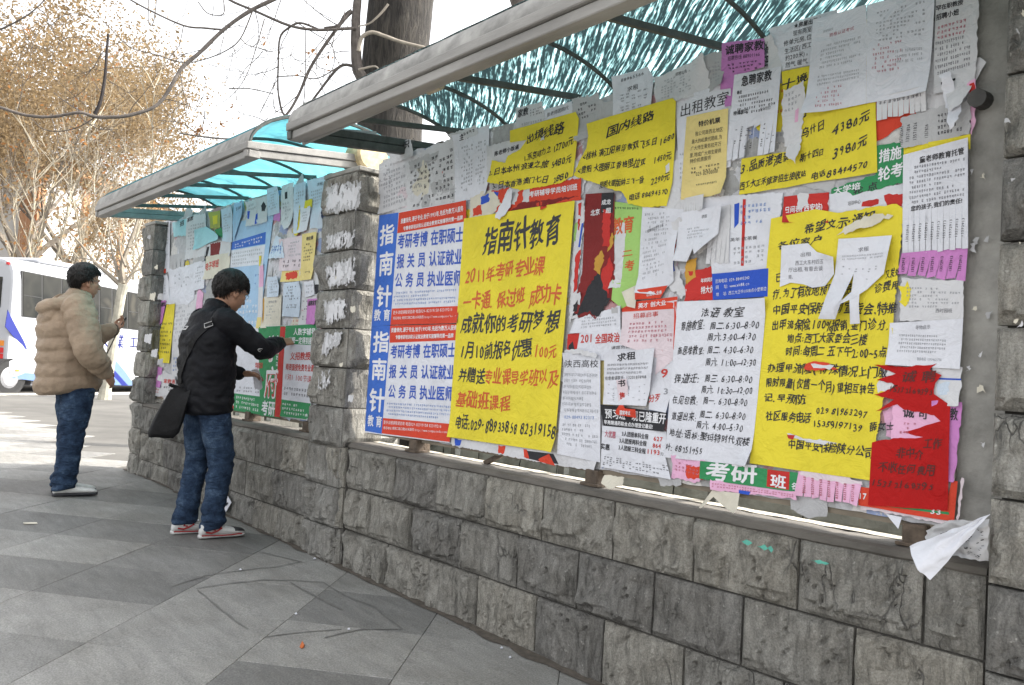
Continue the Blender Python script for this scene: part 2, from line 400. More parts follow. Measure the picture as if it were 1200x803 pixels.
# grit along the foot of the wall
gr = MB(); rr = random.Random(5)
for i in range(1500):
    x = rr.uniform(-8.2, -0.6); y = 2.56-abs(rr.gauss(0, 0.035)); s_ = rr.uniform(0.0015, 0.005)
    z = gz(x, y); c = Vector((x, y, z+s_*0.6)); d = [Vector((rr.uniform(-1, 1), rr.uniform(-1, 1), rr.uniform(-.6, .8))).normalized()*s_ for _ in range(4)]
    gr.add([c+q for q in d], [(0, 1, 2), (0, 2, 3), (0, 3, 1), (1, 3, 2)])
tag(gr.build('grit', mat('grit', (0.16, 0.13, 0.10), 0.95, 0.4, 50)), label='loose grit and crumbs of mortar gathered along the foot of the wall', kind='stuff')
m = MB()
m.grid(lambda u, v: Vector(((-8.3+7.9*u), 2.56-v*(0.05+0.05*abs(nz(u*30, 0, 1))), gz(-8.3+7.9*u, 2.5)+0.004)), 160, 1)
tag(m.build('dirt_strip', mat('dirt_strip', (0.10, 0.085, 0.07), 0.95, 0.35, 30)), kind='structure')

# ------------------------------------------------------------------ stone walls
M_stone = stone_mat('split_stone', (0.345, 0.335, 0.31))
M_pstone = stone_mat('pillar_stone', (0.37, 0.362, 0.34))
M_mortar = mat('mortar', (0.085, 0.08, 0.072), 0.95, 0.3, 20, 0.5, 60)
M_coping = mat('cement_coping', (0.12, 0.11, 0.097), 0.9, 0.35, 9, 0.6, 45, stretch=(0.4, 1, 1))
M_cement = mat('cement_render', (0.30, 0.292, 0.27), 0.9, 0.3, 7, 0.6, 30)
def stone_block(x0, x1, z0, z1, Y, parent, seed, axis='x', X=None, depth=0.035, rough=1.0, coarse=False, ms_=None):
    """rock-faced block: recessed margins, irregular bulging face. axis x: face looks to -Y; axis y: face looks to +X"""
    g = 0.005; x0 += g; x1 -= g; z0 += g*0.8; z1 -= g*0.8
    L = x1-x0; H = z1-z0; gs = 0.026 if (axis == 'y' or x1 < -4.8) else 0.0125
    nu = max(4, int(L/gs)); nv = max(4, int(H/gs))
    r = random.Random(seed); a = r.uniform(0.4, 1.0); chb = r.uniform(.012, .05); chr_ = r.choice((0, 0, .03, .05)); slab = r.random() < .35; th = r.uniform(-0.9, 0.9); ph = r.uniform(0, 10)
    def h(u, v):
        e = min(u*L, (1-u)*L, v*H*1.2, (1-v)*H)
        edge = min(1, max(0, e/0.017)); edge = edge*edge*(3-2*edge)
        x = u*L*9; z = v*H*9
        f = 0.5+0.9*fbm(x*0.5+seed, z*0.35, 1.7, 3)
        rid = abs(((x*cos(th)+z*sin(th))*0.55+ph+0.8*nz(x*0.5, z*0.5, seed)) % 1.0-0.5)*2     # cleft terraces
        rid = 0.5+0.5*math.tanh((rid-0.5)*7); f += 0.55*a*(rid-0.5) + 0.22*nz(x*2.2, z*2.2, seed) + 0.5*max(0, nz(x*0.8+9, z*0.5, seed))
        wx = u*L; wz = v*H
        d = 0.006+0.036*rough*max(0, f)*(0.6 if slab else 1)
        # flaked-off lower and right edges with a sharp broken lip
        lip = chb + 0.022*nz(wx*11, seed, 2.2) + 0.008*nz(wx*45, seed, 5.1)
        if wz < lip: d *= 0.35+0.25*max(0, wz/max(lip, .004))
        if chr_ and (L-wx) < chr_+0.02*nz(wz*12, seed, 7.7)+0.007*nz(wz*50, seed, 1.1): d *= 0.45
        # deep narrow clefts running mostly up and down
        l1 = abs(nz(wx*7+seed*2.7+0.6*nz(wx*5, wz*20, seed), wz*2.2, seed)); mk = max(0, min(1, (nz(wx*4, wz*5, seed+8)+0.05)*5))
        d -= 0.017*max(0, 1-l1/0.05)*mk
        l2 = abs(nz(wx*5+seed*1.7, wz*6+0.7*nz(wx*18, wz*18, seed), seed+3)); d -= 0.009*max(0, 1-l2/0.045)*max(0, min(1, (nz(wx*5+4, wz*5, seed+2)-0.05)*6))
        d += 0.0022*nz(wx*60, wz*28, seed)+0.0015*nz(wx*120, wz*90, seed)
        return -0.002 + edge*max(0, d)
    m = MB()
    def P(u, v, d):
        if axis == 'x': return Vector((x0+L*u, Y-d, z0+H*v))
        return Vector((X+d, x0+L*u, z0+H*v))
    m.grid(lambda u, v: P(u, v, h(u, v)), nu, nv)
    for a_, b_ in (((0, 0), (1, 0)), ((1, 0), (1, 1)), ((1, 1), (0, 1)), ((0, 1), (0, 0))):
        m.add([P(*a_, h(*a_)), P(*b_, h(*b_)), P(*b_, -depth), P(*a_, -depth)], [(3, 2, 1, 0)])
    o = m.build('stone_block', ms_ or M_stone, parent)
    return o
def course_z(k): return -0.462 - 0.022 - 0.24*k       # top of course k (0 = top course, below coping bed)
ZT = [-0.487, -0.727, -0.967, -1.30]
def lowwall(name, label, X0, X1, Y, joints, seed):
    w_ = thing(name, label, 'wall', ((X0+X1)/2, Y+0.1, gz((X0+X1)/2, Y)))
    m = MB(); m.box(((X0+X1)/2, Y+0.11, -0.90), ((X1-X0)/2, 0.095, 0.43)); m.build('mortar_core', M_mortar, w_)
    m = MB()
    def cp(u, v):
        x = X0+(X1-X0)*u; 
        prof = [(Y+0.006, -0.497), (Y-0.010, -0.485), (Y-0.006, -0.468), (Y+0.012, -0.460), (Y+0.09, -0.458), (Y+0.19, -0.459), (Y+0.2, -0.475), (Y+0.2, -0.52)]
        t = v*7; i = int(round(t)); yy, zz = prof[i]
        return Vector((x, yy+0.004*nz(x*9, i, 2), zz+0.004*nz(x*7, i*1.3, 5)+(0.002*nz(x*30, i, 0))))
    m.grid(cp, int((X1-X0)/0.03), 7); m.build('coping', M_coping, w_)
    for k in range(3):
        js = [X0]+[j for j in joints[k] if X0+0.06 < j < X1-0.06]+[X1]
        for i in range(len(js)-1):
            zb = ZT[k+1]
            stone_block(js[i], js[i+1], zb, ZT[k], Y, w_, seed+k*31+i)
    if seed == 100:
        m = MB(); m.grid(lambda u, v: Vector((X0+(X1-X0)*u, lerp0(2.702+0.012*nz(u*60, 0, 3)+0.04*max(0, 0.35-u), Y+0.195, v), -0.4555+0.002*nz(u*50, v*3, 1))), 160, 2); m.build('sunlit_strip', mat('painted_sunlight', (0.42, 0.39, 0.33), 0.9, 0.2, 20), w_)  # sunlight along the rear of the coping, painted as a paler strip
    return w_
def lerp0(a, b, t): return a+(b-a)*t
def jx(pts, Y): return sorted(onY(x, y, Y).x for x, y in pts)
J1 = jx([(463, 555), (513, 562), (571, 580), (636, 595), (719, 618), (813, 645), (935, 675), (1082, 715)], 2.57)
J2 = jx([(435, 600), (484, 615), (541, 640), (606, 660), (676, 690), (765, 710), (870, 725), (1001, 760)], 2.57)
J3 = jx([(453, 672), (502, 690), (558, 712), (627, 735), (706, 765), (800, 800), (918, 810)], 2.57); J3 += [-1.35]
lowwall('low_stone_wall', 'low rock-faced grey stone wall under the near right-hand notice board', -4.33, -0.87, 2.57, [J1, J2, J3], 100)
def evenj(a, b, w_, off, seed):
    r = random.Random(seed); x = a+off; out = []
    while x < b: out.append(x); x += w_*r.uniform(0.85, 1.15)
    return out
lowwall('low_stone_wall', 'low rock-faced grey stone wall behind the two standing men', -7.95, -4.33, 2.545, [evenj(-7.95, -4.33, 0.42, 0.3, 1), evenj(-7.95, -4.33, 0.42, 0.12, 2), evenj(-7.95, -4.33, 0.42, 0.35, 3)], 300)

def pillar(label, X0, X1, Y0, depth, ztop, side, seed, split=None, zoff=0.0):
    p = thing('stone_pillar', label, 'pillar', ((X0+X1)/2, Y0+depth/2, gz((X0+X1)/2, Y0)))
    m = MB(); m.box(((X0+X1)/2, Y0+depth/2+0.02, (ztop-1.35)/2-0.01), ((X1-X0)/2-0.022, depth/2-0.01, (ztop+1.35)/2-0.01)); m.build('mortar_core', M_mortar, p)
    z = ztop; k = 0
    while z > -1.2:
        zb = z-0.236
        if split and k % 2: xs = [X0, X0+(X1-X0)*split, X1]
        else: xs = [X0, X1]
        for i in range(len(xs)-1): stone_block(xs[i], xs[i+1]-(0.02 if i == len(xs)-2 else 0), zb, z, Y0, p, seed+k*5+i, ms_=M_pstone)
        if side: stone_block(Y0+0.004, Y0+depth, zb, z, 0, p, seed+k*5+3, axis='y', X=X1-0.018, rough=0.8, ms_=M_pstone)
        z = zb; k += 1
    m = MB(); m.bbox(((X0+X1)/2, Y0+depth/2, ztop+0.012), ((X1-X0)/2+0.004, depth/2+0.006, 0.014), 0.004); m.build('cap_slab', M_cement, p)
    return p
PM = pillar('middle grey stone pillar with torn white paper between the two notice boards', -4.76, -4.335, 2.525, 0.40, 1.155, True, 500)
PL = pillar('far left grey stone pillar at the end of the wall, with shreds of paper', -8.22, -7.93, 2.53, 0.40, 1.19, True, 600)
PR = pillar('near grey stone pillar cut off by the right edge of the picture', -0.862, -0.30, 2.535, 0.45, 1.62, True, 700)
# cement strip between right board and right pillar, with a capped pipe stub
js = thing('cement_jamb', 'pitted cement strip with a pipe stub between the board and right pillar', 'wall', (-0.93, 2.75, -0.46))
m = MB(); m.grid(lambda u, v: Vector((-1.12+0.29*u, 2.665+0.006*nz(u*3, v*14, 1)+0.004*nz(u*9, v*40, 3), -0.46+2.3*v)), 12, 90); m.build('render_face', M_cement, js)
m = MB(); c = onY(1152, 118, 2.66); m.tube([c+Vector((0, .01, 0)), c+Vector((0, -.05, -.004))], [0.028, 0.027], 14); m.build('pipe_stub', mat('dark_iron', (0.05, 0.048, 0.045), 0.6, 0.3, 20), js)
# shreds of paper and chips on the jamb
def ragged(name, label, cat, px, Y, k, seed, group=None, torn=0.008, off=0.0015, fray=-1):
    gs = 0.006 if fray > 0 else 0.025
    pts = [onY(x, y, Y) for x, y in px]; r = random.Random(seed); out = []
    for i in range(len(pts)):
        a, b_ = pts[i], pts[(i+1) % len(pts)]; n_ = max(2, int((b_-a).length/0.012))
        for j in range(n_):
            p = a.lerp(b_, j/n_); out.append(Vector((p.x+r.uniform(-torn, torn), p.z+r.uniform(-torn, torn))))
    xs = [p.x for p in out]; zs = [p.y for p in out]; inner = []
    x = min(xs)
    while x < max(xs):
        z = min(zs)
        while z < max(zs): inner.append(Vector((x+r.uniform(-.004, .004), z+r.uniform(-.004, .004)))); z += gs
        x += gs
    n0 = len(out)
    res = delaunay_2d_cdt(out+inner, [], [list(range(n0))], 1, 1e-6)
    def keepf(f):
        c = sum((res[0][i] for i in f), Vector((0, 0)))/len(f)
        e_ = min((c-q_).length for q_ in out)
        return fray < 0 or (e_ > 0.012 and nz(c.x*38+seed, c.y*13, seed*1.7)+0.35*nz(c.x*90, c.y*60, seed) < fray+e_*2.5)
    m = MB(); m.add([Vector((v.x, Y-off-0.004*abs(nz(v.x*20, v.y*20, seed))-0.001, v.y)) for v in res[0]], [tuple(f) for f in res[2] if keepf(f)])
    c_ = sum(pts, Vector())/len(pts)
    return tag(m.build(name, pm(k), loc=c_), label, cat, group)
for i, q in enumerate([[(384, 219), (424, 213), (421, 244), (383, 250)], [(384, 276), (416, 270), (414, 289), (384, 293)], [(382, 312), (417, 302), (416, 332), (385, 336)], [(380, 353), (407, 350), (406, 374), (381, 379)],
                       [(374, 391), (404, 389), (398, 404), (373, 420)], [(372, 437), (386, 434), (389, 450), (373, 459)]]):
    lab = ['large torn white paper patch at the top of the middle pillar', 'torn white patch with a black number on the second block of the middle pillar', 'torn bluish white patch on the third block down the middle pillar',
           'peeling white paper patch on the fourth block of the middle pillar', 'ragged white shreds on the fifth block of the middle pillar', 'small chalky shred low on the middle pillar beside the green poster'][i]
    qc = [sum(p[0] for p in q)/len(q), sum(p[1] for p in q)/len(q)]
    ragged('paste_residue', 'grey smear of old paste under the '+lab[:60].split(' on ')[0].split(' at ')[0]+[', top', ', second', ', third', ', fourth', ', fifth', ', lowest'][i], 'paste', [(qc[0]+(x-qc[0])*1.08, qc[1]+(y-qc[1])*1.2) for x, y in q], 2.499, 'grey', i+50, torn=0.012, fray=0.16)
    ragged('torn_paper', lab, 'paper', q, 2.497, 'white2', i+5, torn=0.016, fray=0.05)
r_ = random.Random(12)
for i in range(34):
    # flecks of old posters on pillars
    pil = r_.choice(['m', 'l', 'l', 'r', 'r', 'r', 's', 's', 's'])
    if pil == 'm': x0, y0, Y = r_.uniform(372, 412), r_.uniform(210, 520), 2.499
    elif pil == 'l': x0, y0, Y = r_.uniform(170, 186), r_.uniform(275, 440), 2.50
    elif pil == 'r': x0, y0, Y = r_.uniform(1178, 1198), r_.uniform(10, 560), 2.512
    else: x0, y0, Y = r_.uniform(1134, 1158), r_.uniform(100, 590), 2.656
    s_ = r_.uniform(3, 7) if pil != 'l' else r_.uniform(3, 9)
    ragged('paper_fleck', {'m': 'fleck of torn white paper stuck to the middle stone pillar', 'l': 'scrap of torn white paper stuck to the far left pillar', 'r': 'chip of white paper stuck to the right stone pillar', 's': 'scrap of weathered paper stuck to the cement strip'}[pil], 'paper',
           [(x0, y0), (x0+s_, y0-1), (x0+s_*.8, y0+s_*1.3), (x0-1, y0+s_)], Y, r_.choice(['white2', 'cream', 'grey']), i, group={'m': 'flecks on the middle pillar', 'l': 'scraps on the far left pillar', 'r': 'chips on the right pillar', 's': 'scraps on the cement strip'}[pil], torn=0.006)

# lower stone wall behind, seen through the gap below the boards
bw = thing('back_wall', 'grey green block wall standing behind the boards, seen through the gap', 'wall', (-2.5, 4.7, -1.5))
M_bstone = mat('back_stone', (0.36, 0.37, 0.33), 0.9, 0.3, 6, 0.7, 25, objvar=0.25)
m = MB(); m.box((-3.6, 4.86, -0.9), (3.6, 0.12, 0.62)); m.build('mortar_core', M_mortar, bw)
for k in range(4):
    x = -7.1 - 0.2*(k % 2); z1 = -0.30-0.26*k; r = random.Random(k)
    while x < -0.2:
        L = r.uniform(0.42, 0.62)
        mm = MB(); s0 = r.uniform(0, 99)
        mm.grid(lambda u, v: Vector((x+0.006+(L-0.012)*u, 4.735-0.02*abs(nz(u*4, v*3, s0))-(0.012 if 0.05 < u < 0.95 and 0.08 < v < 0.92 else 0), z1-0.254+0.248*v)), 8, 5)
        mm.build('stone_block', M_bstone, bw); x += L
m = MB(); m.box((-3.6, 4.84, -0.268), (3.65, 0.17, 0.03)); m.build('coping', M_coping, bw)
# pale rendered wall behind the far board (sunlit)
pw = thing('rendered_wall', 'pale cream rendered wall behind the far left board, seen below the posters', 'wall', (-10, 6.2, -1.2))
m = MB(); m.box((-11.5, 6.3, -0.75), (4.0, 0.12, 0.6)); m.build('render', mat('cream_render', (0.50, 0.46, 0.38), 0.9, 0.25, 5, 0.3, 40, stretch=(4, 4, 1)), pw)

# ------------------------------------------------------------------ boards
M_iron = mat('rusty_post', (0.10, 0.075, 0.055), 0.75, 0.4, 25, 0.5, 60)
def backing_mat():
    m, n, b, out = nodes_of('old_paper_layers')
    mp = coords(n)
    n0 = N(n, 'ShaderNodeTexNoise', Scale=6.0, Detail=5.0, Roughness=0.6); n.links.new(mp.outputs[0], n0.inputs['Vector'])
    ad = n.nodes.new('ShaderNodeVectorMath'); ad.operation = 'MULTIPLY_ADD'; ad.inputs[1].default_value = (.35, .35, .35); n.links.new(n0.outputs['Color'], ad.inputs[0]); n.links.new(mp.outputs[0], ad.inputs[2])
    v = N(n, 'ShaderNodeTexVoronoi', Scale=7.0); n.links.new(ad.outputs[0], v.inputs['Vector'])
    sp = n.nodes.new('ShaderNodeSeparateColor'); n.links.new(v.outputs['Color'], sp.inputs[0])
    r = ramp(n, [(0, (0.50, 0.50, 0.52)), (0.3, (0.62, 0.62, 0.66)), (0.55, (0.40, 0.40, 0.40)), (0.75, (0.66, 0.64, 0.62)), (0.86, (0.55, 0.30, 0.32)), (0.93, (0.30, 0.36, 0.55)), (0.97, (0.6, 0.5, 0.2))])
    r.color_ramp.interpolation = 'CONSTANT'; n.links.new(sp.outputs[0], r.inputs[0])
    n1 = N(n, 'ShaderNodeTexNoise', Scale=30.0, Detail=6.0, Roughness=0.75); n.links.new(mp.outputs[0], n1.inputs['Vector'])
    r2 = ramp(n, [(0.3, (0.7, 0.7, 0.7)), (0.6, (1.02,)*3)]); n.links.new(n1.outputs[0], r2.inputs[0])
    c = mixc(n, r.outputs[0], r2.outputs[0], 1.0, 'MULTIPLY'); n.links.new(c, b.inputs['Base Color']); b.inputs['Roughness'].default_value = 0.85
    bu = N(n, 'ShaderNodeBump', Strength=0.6, Distance=0.01); n.links.new(n1.outputs[0], bu.inputs['Height']); n.links.new(bu.outputs[0], b.inputs['Normal'])
    return m
M_back = backing_mat()
BY = 2.65
def board(label, X0, X1, Z0, Z1, posts):
    t = thing('notice_board', label, 'notice board', ((X0+X1)/2, BY, -0.459))
    m = MB(); m.grid(lambda u, v: Vector((X0+(X1-X0)*u, BY-0.003*abs(nz(u*20, v*12, 3)), Z0+(Z1-Z0)*v+(0.012*nz(u*40, 1, v*2) if v in (0, 1) else 0))), int((X1-X0)/0.04), 30)
    m.build('paper_layers', M_back, t)
    m = MB(); m.box(((X0+X1)/2, BY+0.020, (Z0-0.022+Z1)/2), ((X1-X0)/2-0.004, 0.014, (Z1-Z0+0.022)/2-0.004)); m.build('backing_panel', mat('board_plywood', (0.20, 0.17, 0.13), 0.8, 0.2, 8), t)
    for px in posts:
        m = MB(); m.bbox((px, BY+0.0, -0.425+0.0), (0.036, 0.028, 0.035), 0.004); m.bbox((px, BY+0.05, 0.4), (0.03, 0.022, 0.86), 0.004); m.bbox((px, BY, -0.452), (0.05, 0.042, 0.006), 0.002)
        m.build('post', M_iron, t)
    return t
postX = [onY(481, 522, 2.61).x, onY(690, 560, 2.61).x, onY(1072, 625, 2.63).x]
board('large right-hand notice board plastered with layered paper notices', -4.29, -0.995, -0.385, 1.235, postX)
board('far left-hand notice board covered with paper notices behind the two men', -8.12, -4.90, -0.395, 1.225, [-8.0, -6.9, -5.9, -5.0])
br = thing('diagonal_brace', 'short rusty diagonal brace on the wall cap below the big yellow poster', 'brace', onY(580, 548, 2.70))
p0 = onY(586, 541, 2.69); p1 = onY(573, 548, 2.69); m = MB(); m.tube([Vector((p1.x-0.03, 2.69, -0.455)), Vector((p0.x+0.10, 2.69, -0.36))], 0.016, 4); m.build('bar', M_iron, br)
# ------------------------------------------------------------------ canopies
M_gut = mat('painted_steel', (0.27, 0.262, 0.248), 0.6, 0.28, 3, 0.3, 50, stretch=(0.6, 3, 3))
M_rib = mat('dark_steel', (0.07, 0.075, 0.07), 0.6, 0.3, 20, 0.3, 50)
def sheet_mat(name, streak):
    m, n, b, out = nodes_of(name); n.nodes.remove(b)
    tr = n.nodes.new('ShaderNodeBsdfTranslucent'); di = n.nodes.new('ShaderNodeBsdfDiffuse'); gl = n.nodes.new('ShaderNodeBsdfGlossy'); gl.inputs['Roughness'].default_value = 0.25
    tp = n.nodes.new('ShaderNodeBsdfTransparent')
    uv = n.nodes.new('ShaderNodeUVMap')
    if streak:
        mp = n.nodes.new('ShaderNodeMapping'); mp.inputs['Rotation'].default_value = (0, 0, radians(33)); mp.inputs['Scale'].default_value = (1, 1, 1)
        n.links.new(uv.outputs[0], mp.inputs[0])
        m2 = n.nodes.new('ShaderNodeMapping'); m2.inputs['Scale'].default_value = (4.2, 72, 1); n.links.new(mp.outputs[0], m2.inputs[0])
        a = N(n, 'ShaderNodeTexNoise', Scale=1.0, Detail=3.0, Roughness=0.55, Distortion=0.5); n.links.new(m2.outputs[0], a.inputs['Vector'])
        m3 = n.nodes.new('ShaderNodeMapping'); m3.inputs['Scale'].default_value = (20, 130, 1); m3.inputs['Location'].default_value = (3, 5, 0); n.links.new(mp.outputs[0], m3.inputs[0])
        bnz = N(n, 'ShaderNodeTexNoise', Scale=1.0, Detail=2.0); n.links.new(m3.outputs[0], bnz.inputs['Vector'])
        big = N(n, 'ShaderNodeTexNoise', Scale=3.0, Detail=3.0); n.links.new(uv.outputs[0], big.inputs['Vector'])
        rb = ramp(n, [(0.35, (0.40,)*3), (0.62, (0.58,)*3)]); n.links.new(big.outputs[0], rb.inputs[0])
        ra = ramp(n, [(0.385, (0.012, 0.024, 0.027)), (0.44, (0.07, 0.14, 0.15)), (0.50, (0.25, 0.41, 0.43)), (0.58, (0.60, 0.73, 0.74))]); 
        sm = N(n, 'ShaderNodeMath', operation='MULTIPLY_ADD'); n.links.new(bnz.outputs[0], sm.inputs[0]); sm.inputs[1].default_value = 0.38
        s0 = N(n, 'ShaderNodeMath', operation='MULTIPLY_ADD'); n.links.new(a.outputs[0], s0.inputs[0]); s0.inputs[1].default_value = 0.80; s0.inputs[2].default_value = -0.335
        s1 = N(n, 'ShaderNodeMath', operation='MULTIPLY_ADD'); n.links.new(rb.outputs[0], s1.inputs[0]); s1.inputs[1].default_value = 0.30; n.links.new(s0.outputs[0], s1.inputs[2])
        n.links.new(s1.outputs[0], sm.inputs[2]); n.links.new(sm.outputs[0], ra.inputs[0])
        n.links.new(ra.outputs[0], tr.inputs[0])
        dc = mixc(n, ra.outputs[0], (0.02, 0.03, 0.03), 0.7); n.links.new(dc, di.inputs[0])
        sf = 0.75
    else:
        big = N(n, 'ShaderNodeTexNoise', Scale=4.0, Detail=5.0, Roughness=0.6); n.links.new(uv.outputs[0], big.inputs['Vector'])
        ra = ramp(n, [(0.30, (0.05, 0.12, 0.14)), (0.42, (0.09, 0.26, 0.30)), (0.7, (0.15, 0.38, 0.42))]); n.links.new(big.outputs[0], ra.inputs[0])
        n.links.new(ra.outputs[0], tr.inputs[0]); n.links.new(ra.outputs[0], di.inputs[0]); sf = 0.78
    mx = n.nodes.new('ShaderNodeMixShader'); mx.inputs[0].default_value = sf
    n.links.new(di.outputs[0], mx.inputs[1]); n.links.new(tr.outputs[0], mx.inputs[2])
    m4 = n.nodes.new('ShaderNodeMixShader'); m4.inputs[0].default_value = 0.05; n.links.new(mx.outputs[0], m4.inputs[1]); n.links.new(gl.outputs[0], m4.inputs[2])
    m5 = n.nodes.new('ShaderNodeMixShader'); m5.inputs[0].default_value = 0.0 if streak else 0.12; n.links.new(m4.outputs[0], m5.inputs[1]); n.links.new(tp.outputs[0], m5.inputs[2])
    if not streak: tp.inputs[0].default_value = (0.1, 0.75, 0.85, 1)
    n.links.new(m5.outputs[0], out.inputs[0]); return m
CY, CA, CB, CZ = 2.56, 0.62, 0.28, 1.26
def arch(X, t, dz=0.0, da=0.0): return Vector((X, CY-(CA+da)*cos(t), CZ+dz+(CB+da)*sin(t)))
def canopy(label, X0, X1, gzf, streak, ribs, endcol):
    fr_ = (1.93 if streak else 1.965)+0.012; cy_, ca_ = (fr_+3.18)/2, (3.18-fr_)/2
    def arch(X, t, dz=0.0, da=0.0): return Vector((X, cy_-(ca_+da)*cos(t), CZ+dz+(CB+da)*sin(t)))
    t = thing('canopy', label, 'canopy', ((X0+X1)/2, 2.5, CZ))
    ze = 0
    def dz(x): return gzf(x)+0.080-CZ
    m = MB(); nu, nv = int((X1-X0)/0.06), 30
    m.grid(lambda u, v: arch(X0+(X1-X0)*u, 0.04+(pi-0.08)*v, dz(X0+(X1-X0)*u)+0.004*nz(u*30, v*6, 2), 0.0), nu, nv)
    o = m.build('roof_sheet', sheet_mat('streaked_sheet' if streak else 'turquoise_sheet', streak), t, smooth=True)
    uvl = o.data.uv_layers.new(name='UVMap')
    vs = o.data.vertices; S = t.location
    for lp in o.data.loops:
        i = lp.vertex_index; u = (i % (nu+1))/nu; v = (i//(nu+1))/nv
        uvl.data[lp.index].uv = (X0+(X1-X0)*u, v*1.5)
    gy = 1.93 if streak else 1.965
    L = Vector((X1-X0, 0, gzf(X1)-gzf(X0))); ln = L.length; ax = (L.normalized(), Vector((0, 1, 0)), L.normalized().cross(Vector((0, 1, 0))))
    mid = Vector(((X0+X1)/2, 0, (gzf(X0)+gzf(X1))/2))
    for (yo, zo, hy, hz) in ((0.035, 0.069, 0.040, 0.0215), (0.047, 0.0225, 0.036, 0.0215)):
        m = MB(); m.bbox(mid+Vector((0, gy+yo, zo)), (ln/2, hy, hz), 0.004, ax); m.build('gutter_beam', M_gut, t)
    m = MB(); m.bbox(mid+Vector((0, gy+yo+0.002, 0.0455)), (ln/2-0.01, 0.03, 0.006), 0.001, ax); m.build('gutter_groove', M_rib, t)
    # pale rim strip on the sheet above the gutter
    m = MB(); m.grid(lambda u, v: arch(X0-0.004+(X1-X0+0.008)*u, 0.03+0.27*v, dz(X0+(X1-X0)*u)+0.004, 0.006), 40, 8); m.build('edge_trim', mat('dusty_trim', (0.30, 0.295, 0.28), 0.8, 0.35, 10, 0.3, 40), t)
    for x in ribs:
        m = MB(); m.tube([arch(x, 0.06+(pi-0.12)*i/20, dz(x)-0.012, -0.004) for i in range(21)], 0.011, 6); m.build('rib', M_rib, t)
        m = MB(); a = Vector((x, gy+0.05, gzf(x)+0.03)); b_ = Vector((x, 3.16, gzf(x)+0.03+0.17*(3.16-gy)/0.75*0.75)); b_ = Vector((x, 2.78, gzf(x)+0.145))
        d = (b_-a); m.bbox((a+b_)/2, (0.011, d.length/2, 0.013), 0.002, (Vector((1, 0, 0)), d.normalized(), Vector((1, 0, 0)).cross(d.normalized()))); m.build('brace', M_rib, t)
    # end frame (both ends): sloping beam + arched end rim
    for x, sg in ((X0, 1), (X1, -1)):
        a = Vector((x+sg*0.02, gy+0.0, gzf(x)+0.046)); b_ = Vector((x+sg*0.02, 3.14, gzf(x)+0.17)); d = b_-a
        for (zo, hz, xo) in ((0.023, 0.021, 0), (-0.023, 0.021, 0.008)):
            m = MB(); m.bbox((a+b_)/2+Vector((sg*xo, 0, zo)), (0.022, d.length/2, hz), 0.003, (Vector((1, 0, 0)), d.normalized(), Vector((1, 0, 0)).cross(d.normalized()))); m.build('end_beam', endcol, t)
        m = MB(); m.tube([arch(x+sg*0.012, 0.05+(pi-0.1)*i/20, dz(x)-0.006, -0.002) for i in range(21)], 0.012, 6); m.build('end_rim', M_rib, t)
    m = MB(); m.bbox(((X0+X1)/2, 3.16, CZ+dz(mid.x)-0.02), ((X1-X0)/2, 0.02, 0.03), 0.004); m.build('rear_beam', M_rib, t)
    m = MB()
    for x in ribs: m.bbox((x, 2.80, (CZ-0.46)/2+0.02), (0.02, 0.02, (CZ+0.5)/2), 0.003)
    m.build('support_posts', M_rib, t)
    return t
cR = canopy('near canopy over the right-hand board, arched sheet with dark and bright diagonal streaks', -4.09, 0.62, lambda x: 1.153+(x+4.09)*0.0185, True, [-3.61, -2.78, -1.94, -1.10, -0.26], M_rib)
cL = canopy('far canopy over the left-hand board, with a bright turquoise arched sheet', -7.74, -4.66, lambda x: 1.168+(x+4.66)*0.0107, False, [-7.1, -6.5, -5.93, -5.37], M_gut)
m = MB(); a = onY(356, 168, 2.04); b_ = onY(505, 104, 2.04); m.tube([a, b_], 0.011, 8); m.build('conduit', M_gut, cR)
m = MB(); q = (b_-a).normalized(); m.tube([b_-q*0.02, b_+q*0.07], 0.022, 10); m.build('conduit_joint', mat('cream_plastic', (0.42, 0.37, 0.27), 0.6, 0.2, 20), cR)
m = MB(); a = [onX(x, y, -4.062) for x, y in ((401, 151), (441, 154), (441, 170), (401, 166))]; m.add(a, [(0, 3, 2, 1)]); m.build('faded_label', pm('grey'), cR)
# cream drum hanging under the end of the near canopy
m = MB(); c = onY(430, 184, 2.78)
m.loft([[c+Vector((xx, r_*cos(2*pi*k/24), r_*0.95*sin(2*pi*k/24))) for k in range(24)] for xx, r_ in ((-0.10, 0.09), (-0.09, 0.11), (0.07, 0.115), (0.085, 0.10))])
dl = m.build('lamp_drum', None, smooth=False, loc=c); dl.data.materials.append(mat('stained_cream', (0.55, 0.44, 0.26), 0.6, 0.45, 12, 0.2, 30))
tag(dl, 'cream drum with rust stains under the end of the near canopy', 'drum')
m = MB(); m.tube([c+Vector((0, 0, 0.09)), Vector((c.x, c.y, 1.33))], 0.012, 6); m.build('hanger', M_rib, dl)

